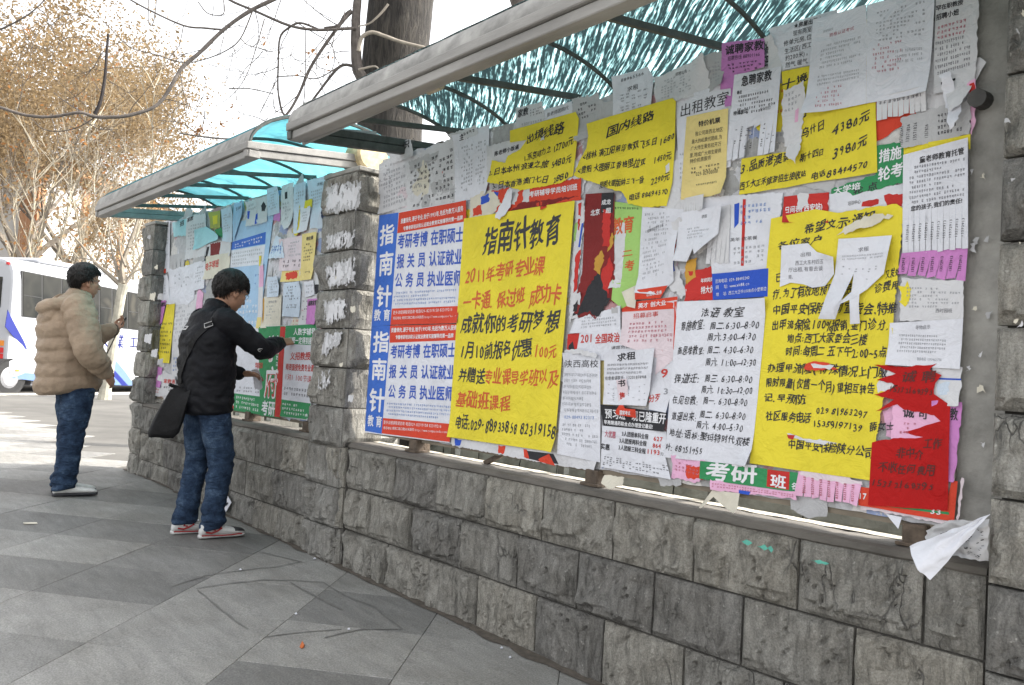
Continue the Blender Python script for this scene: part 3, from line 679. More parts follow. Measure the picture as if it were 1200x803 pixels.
# ------------------------------------------------------------------ bus
GB = gz(-18, 3)-0.14
bus = thing('bus', 'white coach parked at the kerb with blue swooshes and blue characters on its side', 'bus', kerb_pt(0.6, 2.6, GB))
def bplane(px, py, t=1.3):
    d = ray(px, py); base = kerb_pt(0, t, 0); k = base.dot(cnor)/d.dot(cnor); p = d*k; return (p-base).dot(cdir), p.z
s_rear = bplane(11, 400)[0]; ztop = bplane(15, 303)[1]+0.06
def BP(s, t, z): p = kerb_pt(s, 1.3+t, 0); p.z = z; return p
M_bw = mat('bus_paint', (0.44, 0.45, 0.475), 0.3, 0.05, 2, 0, spec=0.5)
sec = [(0.0, GB+0.42), (0.0, ztop-0.55), (0.03, ztop-0.3), (0.12, ztop-0.12), (0.35, ztop-0.03), (1.25, ztop+0.03), (2.15, ztop-0.03), (2.38, ztop-0.12), (2.47, ztop-0.3), (2.5, ztop-0.55), (2.5, GB+0.42)]
BL = 10.5; m = MB(); rings = []
for s_, k, dz in ((0.0, 0.93, 0.10), (0.02, 0.965, 0.04), (0.07, 0.985, 0.015), (0.18, 1.0, 0), (BL-0.2, 1.0, 0), (BL, 0.96, 0.05)):
    rings.append([BP(s_rear+s_, 1.25+(t-1.25)*k, z-(dz if z > ztop-0.4 else 0)) for t, z in sec])
m.loft(rings); m.build('body', M_bw, bus)
m = MB(); m.bbox(BP(s_rear+2.4, 1.25, ztop+0.07), (1.3, 0.8, 0.06), 0.05, (cdir, cnor, Vector((0, 0, 1)))); m.build('roof_hatch', M_bw, bus)
def bpoly(pts, name, m_, off, parent=bus, thick=None):
    q = [bplane(x, y, 1.3) for x, y in pts]; mm = MB()
    f = [BP(s, -off, z) for s, z in q]; b2 = [BP(s, 0.01, z) for s, z in q]; n_ = len(q)
    mm.add(f+b2, [tuple(range(n_))]+[(i, i+n_, (i+1) % n_+n_, (i+1) % n_) for i in range(n_)])
    return mm.build(name, m_, parent)
def glass_mat():
    m, n, b, out = nodes_of('bus_glass')
    mp = coords(n, (1.0, 1.0, 1.0)); v = N(n, 'ShaderNodeTexNoise', Scale=1.3, Detail=1.0); n.links.new(mp.outputs[0], v.inputs['Vector'])
    r = ramp(n, [(0.40, (0.014, 0.015, 0.014)), (0.52, (0.03, 0.03, 0.026)), (0.6, (0.02, 0.02, 0.018)), (0.68, (0.06, 0.056, 0.045))]); n.links.new(v.outputs[0], r.inputs[0])
    n.links.new(r.outputs[0], b.inputs['Base Color']); b.inputs['Roughness'].default_value = 0.12; b.inputs['Specular IOR Level'].default_value = 0.2; return m
M_gl = glass_mat(); M_bf = mat('window_rubber', (0.035, 0.035, 0.035), 0.5, 0.1)
def lerp(a, b, t): return a+(b-a)*t
def wt(x): return lerp(317.5, 345, (x-27)/140)
def wb(x): return lerp(371, 387.5, (x-25)/140)
edges = [26, 49, 72, 93, 116, 131, 149, 166, 184]
fr = bpoly([(25, wt(25)), (190, wt(190)), (190, wb(190)), (25, wb(25))], 'window_band', M_bf, 0.012)
for i in range(len(edges)-1):
    a, b_ = edges[i]+0.9, edges[i+1]-0.9
    bpoly([(a, wt(a)+1), (b_, wt(b_)+1), (b_, wb(b_)-1), (a, wb(a)-1)], 'window', M_gl, 0.02)
    if i % 2 == 0:
        zz = 0.52; bpoly([(a, lerp(wt(a), wb(a), zz)), (b_, lerp(wt(b_), wb(b_), zz)), (b_, lerp(wt(b_), wb(b_), zz)+0.8), (a, lerp(wt(a), wb(a), zz)+0.8)], 'window_rail', M_bf, 0.026)
M_bb = mat('bus_blue', (0.012, 0.02, 0.17), 0.35, 0.05); M_lb = mat('bus_pale_blue', (0.12, 0.19, 0.36), 0.35, 0.05)
bpoly([(9, 363), (12, 370), (20, 385), (28, 400), (34, 415), (26, 404), (15, 394), (6, 383)][::-1], 'blue_fin', M_bb, 0.004)
bpoly([(115, 414), (125, 416), (137, 424), (147, 436), (156, 449), (156, 452), (60, 449), (13, 443), (30, 437), (60, 438), (100, 441), (112, 430)], 'pale_swoosh', M_lb, 0.005)
bpoly([(128, 431), (134, 434), (142, 443), (150, 452), (143, 452), (134, 442), (127, 436)], 'blue_swoosh', M_bb, 0.009)
bpoly([(112, 425), (122, 429), (122, 433), (112, 437)], 'blue_flash', M_bb, 0.009)
for k in range(3): bpoly([(27, 409+k*10.5), (40, 410+k*10.5), (40, 417+k*10.5), (25, 416+k*10.5)], 'vent', mat('vent_grey', (0.30, 0.31, 0.33), 0.5, 0.1), 0.006)
bpoly([(18, 433), (22, 433.5), (22, 435.5), (18, 435)], 'side_marker', mat('amber_lens', (0.75, 0.25, 0.02), 0.3, 0.05), 0.012)
bpoly([(116, 436), (119.5, 436.4), (119.5, 438.8), (116, 438.4)], 'side_marker', MATS['amber_lens'], 0.012)
m = MB(); m.box(BP(s_rear+BL/2+0.3, 0.5, GB+0.36), (BL/2-0.5, 0.42, 0.09), (cdir, cnor, Vector((0, 0, 1)))); m.build('underbody', mat('under_grey', (0.20, 0.20, 0.21), 0.7, 0.2, 8), bus)
for k, s_ in enumerate((s_rear+0.55-0.45, s_rear+7.6)):
    for tt in (0.02, 2.2):
        m = MB(); c = BP(s_, tt, GB+0.46); n_ = 24
        m.loft([[c+cdir*(r_*cos(2*pi*i/n_))+Vector((0, 0, r_*sin(2*pi*i/n_)))+cnor*t_ for i in range(n_)] for t_, r_ in ((0, 0.40), (-0.02, 0.46), (0.25, 0.47), (0.28, 0.42))]); w_ = m.build('wheel', mat('tyre', (0.025, 0.025, 0.025), 0.8, 0.2), bus)
        m = MB(); m.loft([[c+cdir*(r_*cos(2*pi*i/n_))+Vector((0, 0, r_*sin(2*pi*i/n_)))+cnor*t_ for i in range(n_)] for t_, r_ in ((-0.005, 0.26), (-0.028, 0.2), (-0.02, 0.08))]); m.build('rim', mat('rim_steel', (0.25, 0.25, 0.26), 0.5, 0.2), w_)
# rear face fittings: window and tail lamps on the rear left
def RP(t, z, off): return BP(s_rear-off, t, z)
def rbox(t0, t1, z0, z1, name, m_, off=0.02):
    mm = MB(); mm.add([RP(t0, z0, off), RP(t1, z0, off), RP(t1, z1, off), RP(t0, z1, off), RP(t0, z0, -.15), RP(t1, z0, -.15), RP(t1, z1, -.15), RP(t0, z1, -.15)], [(0, 1, 2, 3), (0, 4, 5, 1), (1, 5, 6, 2), (2, 6, 7, 3), (3, 7, 4, 0)]); return mm.build(name, m_, bus)
rbox(0.35, 2.15, ztop-1.25, ztop-0.5, 'rear_window', M_gl)
for z_, k in ((GB+1.22, 'amber_lens'), (GB+1.05, 'red_lens'), (GB+0.9, 'red_lens')):
    rbox(0.16, 0.30, z_, z_+0.13, 'tail_lamp', mat(k, (0.6, 0.02, 0.02), 0.3, 0.05))
rbox(0.18, 0.26, ztop-0.2, ztop-0.14, 'marker_lamp', MATS['red_lens'])

# ------------------------------------------------------------------ far building
BD = 44.0
bc = pd(45, 190, BD); e1 = Vector((-0.75, 0.66, 0)).normalized(); e2 = Vector((-0.66, -0.75, 0)).normalized()   # right face runs along e1, left face along e2
bld = thing('building', 'pale two-storey building with orange brown pilasters behind the bare trees', 'building', (bc.x, bc.y, GB))
M_wl = mat('pale_render', (0.55, 0.54, 0.52), 0.9, 0.08, 1); M_or = mat('orange_brick', (0.42, 0.22, 0.12), 0.9, 0.15, 2); M_rf = mat('dark_roof', (0.06, 0.06, 0.065), 0.8, 0.3, 1.5)
zr = bc.z; Z = Vector((0, 0, 1)); ins = -(e1.cross(Z))  # helper
def fbox(o, d, s0, s1, z0, z1, out, depth, name, m_):
    nrm = Vector((d.y, -d.x, 0)) if Vector((d.y, -d.x, 0)).dot(o) < 0 else Vector((-d.y, d.x, 0))
    mm = MB(); c = o + d*((s0+s1)/2) + nrm*(out-depth/2); c.z = (z0+z1)/2
    mm.box(c, ((s1-s0)/2, depth/2, (z1-z0)/2), (d, nrm, Z)); return mm.build(name, m_, bld)
o0 = Vector((bc.x, bc.y, 0))
fbox(o0, e1, 0.1, 22, GB, zr, 0, 0.3, 'wall', M_wl); fbox(o0, e2, 0.1, 14, GB, zr, 0, 0.3, 'wall', M_wl)
for d in (e1, e2):
    for s_ in (0.0, 4.6, 9.2, 13.8, 18.4):
        if d is e2 and s_ > 10: continue
        fbox(o0, d, s_-0.0, s_+0.7, GB, zr-0.02, 0.14, 0.2, 'pilaster', M_or)
        for f, z0 in enumerate((GB+1.1, GB+4.3)):
            if z0+1.7 < zr:
                wi = fbox(o0, d, s_+1.7, s_+2.3, z0, z0+1.6, 0.03, 0.1, 'window', mat('far_glass', (0.16, 0.17, 0.18), 0.3, 0.2, 2))
                wi = fbox(o0, d, s_+3.1, s_+3.7, z0, z0+1.6, 0.03, 0.1, 'window', MATS['far_glass'])
    fbox(o0, d, -0.8, 23 if d is e1 else 15, zr, zr+0.45, 0.8, 1.4, 'eave', M_or)
mm = MB(); a = o0 - e1*0.9 - e2*0.9
A = [o0-e1*1-e2*1, o0+e1*23-e2*1, o0+e1*23+e2*15, o0-e1*1+e2*15]; 
n1 = [Vector((p.x, p.y, zr+0.46)) for p in A]; cen = sum(n1, Vector())/4
r0 = cen-e1*6+Z*3.0; r1 = cen+e1*6+Z*3.0
mm.add(n1+[r0, r1], [(0, 1, 5, 4), (1, 2, 5), (2, 3, 4, 5), (3, 0, 4)]); mm.build('roof', M_rf, bld)

# ------------------------------------------------------------------ trees
def leaf_mat(name, col, tl=0.4):
    m, n, b, out = nodes_of(name); 
    ge = n.nodes.new('ShaderNodeNewGeometry'); r = ramp(n, [(0, c3(col, 0.55)), (0.5, col), (1, c3(col, 1.35))]); n.links.new(ge.outputs['Random Per Island'], r.inputs[0])
    n.links.new(r.outputs[0], b.inputs['Base Color']); b.inputs['Roughness'].default_value = 0.7
    t = n.nodes.new('ShaderNodeBsdfTranslucent'); n.links.new(r.outputs[0], t.inputs[0]); mx = n.nodes.new('ShaderNodeMixShader'); mx.inputs[0].default_value = tl
    n.links.new(b.outputs[0], mx.inputs[1]); n.links.new(t.outputs[0], mx.inputs[2]); n.links.new(mx.outputs[0], out.inputs[0]); return m
M_leaf = leaf_mat('dry_leaves', (0.33, 0.24, 0.135)); M_leaf2 = leaf_mat('brown_leaves', (0.36, 0.17, 0.06))
M_pale = mat('pale_bark', (0.34, 0.30, 0.23), 0.9, 0.3, 8, 0.3, 30); M_twig = mat('grey_twig', (0.20, 0.17, 0.14), 0.9, 0.25, 8)
def grow(m, tips, p, d, L, r, lev, rnd, spread=0.6, upb=0.15, n=5):
    pts = [p]; rad = [r]; q = p.copy(); dd = d.copy()
    for i in range(4):
        dd = (dd+Vector((rnd.gauss(0, .13), rnd.gauss(0, .13), rnd.gauss(0, .10)+upb*0.3))).normalized(); q = q+dd*(L/4); pts.append(q.copy()); rad.append(r*(1-0.16*(i+1)))
    m.tube(pts, rad, n if lev > 1 else 3, cap=False)
    if lev <= 2: tips += pts[2:]
    if lev == 0: return
    for k in range(rnd.choice((3, 4)) if lev > 1 else 3):
        i = rnd.choice((2, 3, 4)); s_ = Vector((rnd.gauss(0, 1), rnd.gauss(0, 1), rnd.gauss(0, .7)+0.2)).normalized()
        nd = (dd*(1-spread*0.6)+s_*spread+Vector((0, 0, upb))).normalized()
        grow(m, tips, pts[i], nd, L*rnd.uniform(0.58, 0.78), rad[i]*0.58, lev-1, rnd, spread, upb, n)
def leaves(tips, count, size, jit, rnd):
    m = MB()
    for i in range(count):
        t = rnd.choice(tips); c = t+Vector((rnd.gauss(0, jit), rnd.gauss(0, jit), rnd.gauss(0, jit)))
        a = Vector((rnd.gauss(0, 1), rnd.gauss(0, 1), rnd.gauss(0, 1))).normalized(); b_ = a.orthogonal().normalized(); s_ = size*rnd.uniform(0.6, 1.4)
        m.add([c-a*s_, c+b_*s_*0.6, c+a*s_, c-b_*s_*0.5], [(0, 1, 2, 3)])
    return m
def bgtree(label, px, py_base, dist, H, spread, nleaf, lsize, seed, levels=5, r0=0.2, group=None, name='plane_tree', bark=None, first=0.3):
    rnd = random.Random(seed); b_ = pd(px, 400, dist); base = Vector((b_.x, b_.y, GB))
    t = thing(name, label, 'tree', base, group); tips = []; m = MB()
    h0 = H*first; top = base+Vector((rnd.uniform(-.2, .2), rnd.uniform(-.2, .2), h0)); m.tube([base, base.lerp(top, 0.5)+Vector((0.05, 0, 0)), top], [r0, r0*0.85, r0*0.75], 8); m.build('trunk', bark or M_pale, t)
    m = MB()
    for k in range(5):
        a = 2*pi*k/5+rnd.uniform(-.4, .4); grow(m, tips, top, Vector((cos(a)*spread, sin(a)*spread, 0.9)).normalized(), H*0.30, r0*0.5, levels-2, rnd, 0.6, 0.12)
    m.build('branches', bark or M_twig, t)
    if nleaf: leaves(tips, nleaf, lsize, H*0.025, rnd).build('foliage', M_leaf, t)
    return t
bgtree('tall plane tree with dense tan leaves at the far left, above the coach', 20, 0, 33, 15.5, 0.75, 27000, 0.062, 11, 6, 0.28, first=0.28)
bgtree('tan leaved plane tree behind the pale building', 75, 0, 40, 17.0, 0.6, 24000, 0.07, 12, 6, 0.28, first=0.3)
bgtree('thinner tan leaved tree just left of the turquoise canopy', 165, 0, 36, 9.0, 0.6, 8000, 0.06, 13, 5, 0.2, first=0.3)
bgtree('leafy tree cut off by the left edge of the picture', -70, 0, 36, 16, 0.7, 9000, 0.10, 14, 6, 0.28, first=0.28)
for i, (px, d, h) in enumerate([(24, 27, 7.5), (36, 30, 8), (62, 26, 7.2), (83, 27, 8.2), (88, 31, 8.8), (104, 28, 6.5), (118, 30, 7.0), (160, 26, 9.5), (7, 29, 6.6), (135, 31, 7.5), (150, 29, 7.0), (172, 30, 7.5)]):
    rnd = random.Random(40+i); b_ = pd(px, 400, d); base = Vector((b_.x, b_.y, GB)); t = thing('bare_sapling', 'slender bare young tree among the thicket in front of the pale building', 'sapling', base, 'bare saplings in front of the far building'); m = MB(); tips = []
    pts = [base+Vector((0.15*nz(i, k*0.6, 1)*k, 0.15*nz(i, 5, k*0.6)*k, h*k/8)) for k in range(9)]; m.tube(pts, [0.07*(1-k/9.5) for k in range(9)], 6); m.build('trunk', M_pale, t); m = MB()
    for k in range(2, 9):
        for _ in range(2):
            a = rnd.uniform(0, 2*pi); grow(m, tips, pts[k], Vector((cos(a)*.7, sin(a)*.7, 1)).normalized(), h*0.22, 0.022, 2, rnd, 0.45, 0.2, 4)
    m.build('branches', M_pale, t); leaves(tips, 140, 0.07, 0.1, rnd).build('foliage', M_leaf2 if i % 3 == 0 else M_leaf, t)
# pollarded tree by the kerb
b_ = gpt(123, 468); st = thing('street_tree', 'pale-barked pollarded tree by the kerb in front of the coach', 'tree', b_); fd = (b_.dot(_F))
m = MB(); P_ = [(122, 470), (124, 455), (128, 430), (133, 400), (138, 370), (142, 345), (145, 333)]
m.tube([pd(x, y, fd) for x, y in P_], [0.155, 0.125, 0.115, 0.105, 0.10, 0.105, 0.12], 12); m.build('trunk', mat('whitish_bark', (0.36, 0.34, 0.28), 0.9, 0.3, 5, 0.5, 22), st)
def pxtube(m, pts, rads, dist, n=6, dd=0.0):
    P = [pd(x, y, dist+dd*i) for i, (x, y) in enumerate(pts)]
    # smooth with Catmull-Rom
    Q = []; R_ = []
    if not hasattr(rads, '__len__'): rads = [rads]*len(P)
    for i in range(len(P)-1):
        p0, p1, p2, p3 = P[max(i-1, 0)], P[i], P[i+1], P[min(i+2, len(P)-1)]
        for k in range(5):
            t = k/5; Q.append(0.5*((2*p1)+(-p0+p2)*t+(2*p0-5*p1+4*p2-p3)*t*t+(-p0+3*p1-3*p2+p3)*t**3)); R_.append(lerp(rads[i], rads[i+1], t)*(1+0.12*nz(i+t*3, 7, dist)))
    Q.append(P[-1]); R_.append(rads[-1]); m.tube(Q, R_, n)
m = MB()
for pts, r0, r1 in (([(143, 336), (128, 322), (112, 308), (96, 288), (80, 270)], .06, .015), ([(145, 333), (143, 312), (150, 290), (160, 262), (165, 240)], .075, .02), ([(146, 334), (156, 318), (166, 300), (172, 270)], .05, .015),
                    ([(143, 333), (136, 312), (131, 292), (128, 270)], .05, .015), ([(147, 312), (141, 295), (140, 275)], .035, .012), ([(152, 322), (168, 314), (186, 312)], .03, .01), ([(112, 308), (104, 304), (88, 302)], .022, .008), ([(150, 290), (158, 285), (170, 262)], .03, .01)):
    n_ = len(pts); pxtube(m, pts, [lerp(r0, r1, i/(n_-1)) for i in range(n_)], fd, 6, 0.12)
m.build('branches', mat('mid_bark', (0.22, 0.19, 0.15), 0.9, 0.3, 8, 0.3, 30), st)
# big dark trunk behind the near canopy with its overhanging branches
def bark_mat():
    m, n, b, out = nodes_of('furrowed_bark'); mp = coords(n, (14, 14, 2.2))
    a = N(n, 'ShaderNodeTexNoise', Scale=1.6, Detail=8.0, Roughness=0.7, Distortion=0.8); n.links.new(mp.outputs[0], a.inputs['Vector'])
    r = ramp(n, [(0.35, (0.008, 0.007, 0.006)), (0.5, (0.038, 0.033, 0.028)), (0.68, (0.085, 0.075, 0.062))]); n.links.new(a.outputs[0], r.inputs[0]); n.links.new(r.outputs[0], b.inputs['Base Color']); b.inputs['Roughness'].default_value = 0.9
    bu = N(n, 'ShaderNodeBump', Strength=1.0, Distance=0.05); n.links.new(a.outputs[0], bu.inputs['Height']); n.links.new(bu.outputs[0], b.inputs['Normal']); return m
M_bark = bark_mat(); TY = 4.3
tb = onY(455, 200, TY); tt = thing('big_tree', 'big tree with a thick furrowed dark trunk rising behind the near canopy', 'tree', (tb.x-0.1, TY, -1.5))
m = MB(); P0 = onY(452, 230, TY); P1 = onY(460, 100, TY); P2 = onY(470, 0, TY); P3 = onY(484, -120, TY); dep = P1.dot(_F)
rings = []
for p, r_ in ((Vector((P0.x-.05, TY, -1.5)), 0.44), (Vector((P0.x-.02, TY, -0.4)), 0.36), (P0, 0.33), (P1, 0.30), (P2, 0.305), (P3, 0.34), (P3+Vector((0.3, 0, 1.6)), 0.25)): rings.append((p, r_))
Q = []
for i in range(len(rings)-1):
    for k in range(12):
        t = k/12; p = rings[i][0].lerp(rings[i+1][0], t); r_ = lerp(rings[i][1], rings[i+1][1], t)
        Q.append([p+Vector((cos(2*pi*j/40), sin(2*pi*j/40), 0))*r_*(1+0.05*nz(cos(2*pi*j/40)*3, sin(2*pi*j/40)*3, p.z*0.9)+0.035*abs(nz(cos(2*pi*j/40)*9, sin(2*pi*j/40)*9, p.z*1.1))) for j in range(40)])
m.loft(Q); m.build('trunk', M_bark, tt, smooth=True)
M_br = mat('branch_bark', (0.11, 0.095, 0.085), 0.9, 0.3, 20, 0.3, 60); px2m = lambda d: d/FPX
D = dep-0.15
def brl(pts, w0, w1, dist, m_=None, dd=0.0, n=6):
    mm = MB(); n_ = len(pts); pxtube(mm, pts, [lerp(w0, w1, i/(n_-1))*(0.42 if w0 < 12 else 0.5)*px2m(dist) for i in range(n_)], dist, n, dd); return mm.build('branch', m_ or M_br, tt)
brl([(436, 120), (426, 95), (419, 80), (417, 55), (417, 25), (419, 0), (424, -60), (470, -170)], 15, 8, D-0.1, dd=0.0, n=10)
brl([(420, 60), (424, 44), (436, 38), (450, 42), (470, 49), (498, 56)], 6, 5, D-0.25, mat('pale_branch', (0.33, 0.29, 0.24), 0.9, 0.25, 20), n=8)
brl([(455, 5), (448, 14), (440, 22), (432, 28), (420, 31)], 4, 2, D-0.4, MATS['pale_branch'])
brl([(419, 80), (406, 76), (396, 80), (384, 94), (372, 110), (362, 123), (354, 134)], 5, 3, D-0.1)
brl([(412, 14), (400, 27), (380, 54), (363, 81), (350, 111), (336, 134), (316, 148), (299, 161), (269, 163), (235, 160), (210, 156)], 5.5, 2, D-0.1, dd=-0.05)
brl([(417, 33), (400, 34), (370, 35), (339, 30), (299, 13), (269, 0), (240, -20)], 5, 3.5, D-0.15, dd=-0.05)
brl([(372, 34), (352, 27), (338, 33), (328, 45), (326, 78), (326, 108), (331, 132), (340, 138)], 3.5, 2.5, D-0.2)
brl([(412, 12), (404, 18), (396, 30), (380, 33)], 5, 4, D-0.1)
brl([(420, 82), (440, 78), (446, 88)], 4, 1.5, D-0.3, MATS['pale_branch'])
brl([(470, -120), (400, -40), (330, -5), (293, 13), (262, 35), (236, 60), (214, 79), (204, 95), (191, 116), (178, 127), (160, 133), (140, 137), (112, 137), (93, 132), (60, 137), (30, 135), (0, 126), (-50, 112)], 6, 3.5, D-0.6, dd=-0.05, n=8)
brl([(127, 40), (125, 62), (123, 90), (118, 118), (111, 134)], 3.5, 6, D-1.15, mat('dark_branch', (0.035, 0.03, 0.03), 0.9, 0.2, 20))
brl([(112, 136), (94, 130), (75, 118), (62, 108)], 2.2, 0.9, D-1.2)
brl([(37, 139), (50, 151), (71, 154), (94, 148), (112, 137)], 1, 1.8, D-1.2)
brl([(146, -4), (175, 12), (215, 30), (240, 33), (262, 35)], 2.5, 3, D-0.8)
brl([(296, 13), (282, 45), (264, 60), (235, 71), (212, 73), (182, 64), (152, 55), (128, 32), (110, 13)], 2.2, 0.8, D-0.7)
brl([(310, 22), (299, 60), (287, 92), (268, 115), (241, 130)], 1.8, 0.7, D-0.7)
brl([(232, 2), (244, 16), (262, 16), (261, -5)], 1.5, 1.5, D-0.6)
brl([(174, -5), (174, 26), (180, 26), (184, -5)], 1.5, 1.2, D-0.8)
brl([(0, 35), (22, 24), (40, 12), (56, -4)], 3, 1.5, D-1.4)
brl([(262, 0), (264, 30), (275, 60), (285, 102)], 1.0, 0.6, D-0.7)
brl([(330, 132), (322, 128), (320, 105), (326, 92)], 1.5, 1, D-0.3)
brl([(326, 90), (350, 89), (372, 92), (400, 76)], 1.8, 1.8, D-0.3)
brl([(358, 36), (358, 70), (357, 110), (354, 130)], 1.3, 1.5, D-0.3)
brl([(320, 110), (292, 104), (268, 104)], 1.6, 1.8, D-0.4)
brl([(400, 100), (385, 92), (375, 84)], 1, 1, D-0.2)
brl([(305, 132), (318, 106), (325, 88)], 1.5, 1, D-0.4)
brl([(345, 25), (370, 40), (388, 52), (392, 72), (384, 92)], 1.6, 1, D-0.2)
brl([(352, -3), (380, 20), (396, 30)], 1.2, 1.5, D-0.2)
rnd = random.Random(99)
for k in range(26):      # fine hanging twigs
    x0, y0 = rnd.uniform(240, 400), rnd.uniform(-20, 90); pts = [(x0, y0)]
    a = rnd.uniform(0.3, 2.8)
    for _ in range(4): a += rnd.gauss(0, .35); x0 += cos(a)*rnd.uniform(10, 22); y0 += sin(a)*rnd.uniform(8, 18); pts.append((x0, y0))
    brl(pts, 1.1, 0.5, D-rnd.uniform(0, 1.0), n=4)
for k in range(16):
    x0, y0 = rnd.uniform(0, 250), rnd.uniform(20, 150); pts = [(x0, y0)]
    a = rnd.uniform(-2.8, -0.3)
    for _ in range(4): a += rnd.gauss(0, .35); x0 += cos(a)*rnd.uniform(10, 25); y0 += sin(a)*rnd.uniform(8, 20); pts.append((x0, y0))
    brl(pts, 1.1, 0.5, D-rnd.uniform(0, 1.0), n=4)
for (x0, y0, a0) in [(20, 130, -1.2), (60, 136, 1.1), (150, 134, -.9), (190, 116, .4), (210, 80, 1.5), (262, 35, 1.3), (330, -2, 1.8), (215, 30, 1.9), (282, 45, .9), (326, 78, 2.6), (350, 111, 2.2), (363, 81, .6), (299, 161, 2.4), (235, 160, -2.6), (316, 148, -2.2), (336, 134, 1.2), (385, 34, 1.6), (299, 13, 1.1), (400, 27, 2.2), (122, 60, 2.4), (122, 90, .3), (90, 130, .9), (380, 54, -.6), (410, 60, 2.8), (340, 30, 2.2), (20, 20, 1.0), (45, 10, .4), (250, 50, 2.5), (240, 130, 2.0), (308, 60, 2.3)]:
    def twig(x, y, a, L, w, lev):
        pts = [(x, y)]
        for _ in range(5): a += rnd.gauss(0, .22); x += cos(a)*L/5; y += sin(a)*L/5; pts.append((x, y))
        brl(pts, w, w*.45, D-rnd.uniform(.2, .8), n=4)
        if lev:
            for p in (pts[2], pts[3], pts[4]): 
                if rnd.random() < .8: twig(*p, a+rnd.choice((-1, 1))*rnd.uniform(.4, .9), L*.55, w*.6, lev-1)
    twig(x0, y0, a0, rnd.uniform(35, 70), 1.5, 2)
tl = []
for k in range(40):
    c = rnd.choice([(308, 45), (360, 45), (365, 60), (245, 115), (270, 125), (278, 138), (225, 150), (262, 145), (332, 98), (345, 90), (88, 108), (75, 78), (385, 70), (305, 135), (230, 156), (35, 30)])
    tl.append(pd(c[0]+rnd.gauss(0, 4), c[1]+rnd.gauss(0, 5), D-0.4))
mm = leaves(tl, 90, 0.018, 0.02, rnd); mm.build('dead_leaves', M_leaf2, tt)
b_ = pd(606, 5, 11); m = MB(); m.tube([Vector((b_.x-0.2, b_.y, -1.5)), pd(620, 45, 11), pd(611, 8, 11), pd(600, -20, 11), pd(575, -80, 11)], [0.2, 0.15, 0.12, 0.1, 0.05], 10); t2 = thing('bare_tree', 'bare grey tree stem poking up behind the near canopy roof', 'tree', (b_.x-0.2, b_.y, -1.5)); m.build('trunk', M_br, t2)
m = MB(); m.tube([pd(618, 30, 11), pd(632, 8, 11), pd(642, -20, 11)], [0.05, 0.03, 0.02], 6); m.build('branch', M_br, t2)
# ------------------------------------------------------------------ lettering
def glyph_mesh(ch, style):
    c = bpy.data.curves.new('g', 'FONT'); c.body = ch; c.resolution_u = 2
    c.offset = 0.0
    o = bpy.data.objects.new('g', c); COL.objects.link(o); return o
GL = {}
def make_glyphs(need):
    obs = [(k, glyph_mesh(*k)) for k in sorted(need)]
    bpy.context.view_layer.update(); dg = bpy.context.evaluated_depsgraph_get()
    for k, o in obs:
        e = o.evaluated_get(dg); me = e.to_mesh()
        GL[k] = ([(v.co.x, v.co.y) for v in me.vertices], [tuple(p.vertices) for p in me.polygons]); e.to_mesh_clear()
    for k, o in obs:
        c = o.data; bpy.data.objects.remove(o); bpy.data.curves.remove(c)
def adv(ch): return 1.0 if ord(ch) > 0x2e80 or ch == '★' else (0.36 if ch in ' .,:;!\'|' else 0.58)

def b2(px, py, Y=BY): p = onY(px, py, Y); return Vector((p.x, p.z))
class Sheet:
    def __init__(s, pts, layer, seed, lifts=(), amp=0.0011, Y=BY):
        s.seed = seed; s.off = 0.003+0.0022*layer; s.amp = amp; s.Y = Y
        s.lifts = [(b2(x, y), r, a) for x, y, r, a in lifts]
    def y(s, x, z, extra=0.0):
        d = s.off + s.amp*(nz(x*7+s.seed, z*7, 0.3)+0.35*nz(x*23, z*19+s.seed, 1.3))
        for c, r, a in s.lifts:
            q = sqrt((x-c.x)**2+(z-c.y)**2)/r
            if q < 1: d += a*(1-q)**2
        return s.Y-d-extra
def poly_mesh(sheet, outline, extra=0.0, grid=0.03):
    n0 = len(outline); xs = [p.x for p in outline]; zs = [p.y for p in outline]; inner = []; r = random.Random(int(sheet.seed*10))
    x = min(xs)+grid/2
    while x < max(xs):
        z = min(zs)+grid/2
        while z < max(zs): inner.append(Vector((x+r.uniform(-.2, .2)*grid, z+r.uniform(-.2, .2)*grid))); z += grid
        x += grid
    res = delaunay_2d_cdt(list(outline)+inner, [], [list(range(n0))], 1, 1e-6)
    m = MB(); m.add([Vector((v.x, sheet.y(v.x, v.y, extra), v.y)) for v in res[0]], [tuple(f) for f in res[2]])
    return m
def outline_of(px, torn, seed, tornedges=None):
    P = [b2(*p) for p in px]; r = random.Random(seed); out = []
    for i in range(len(P)):
        a, b_ = P[i], P[(i+1) % len(P)]; t = torn if (tornedges is None or i in tornedges) else 0.0008
        k = max(1, int((b_-a).length/(0.011 if t > 0.002 else 0.06)))
        for j in range(k):
            q = a.lerp(b_, j/k)
            if j or t > 0.002: q = q+Vector((r.uniform(-t, t), r.uniform(-t, t)))
            out.append(q)
    return out
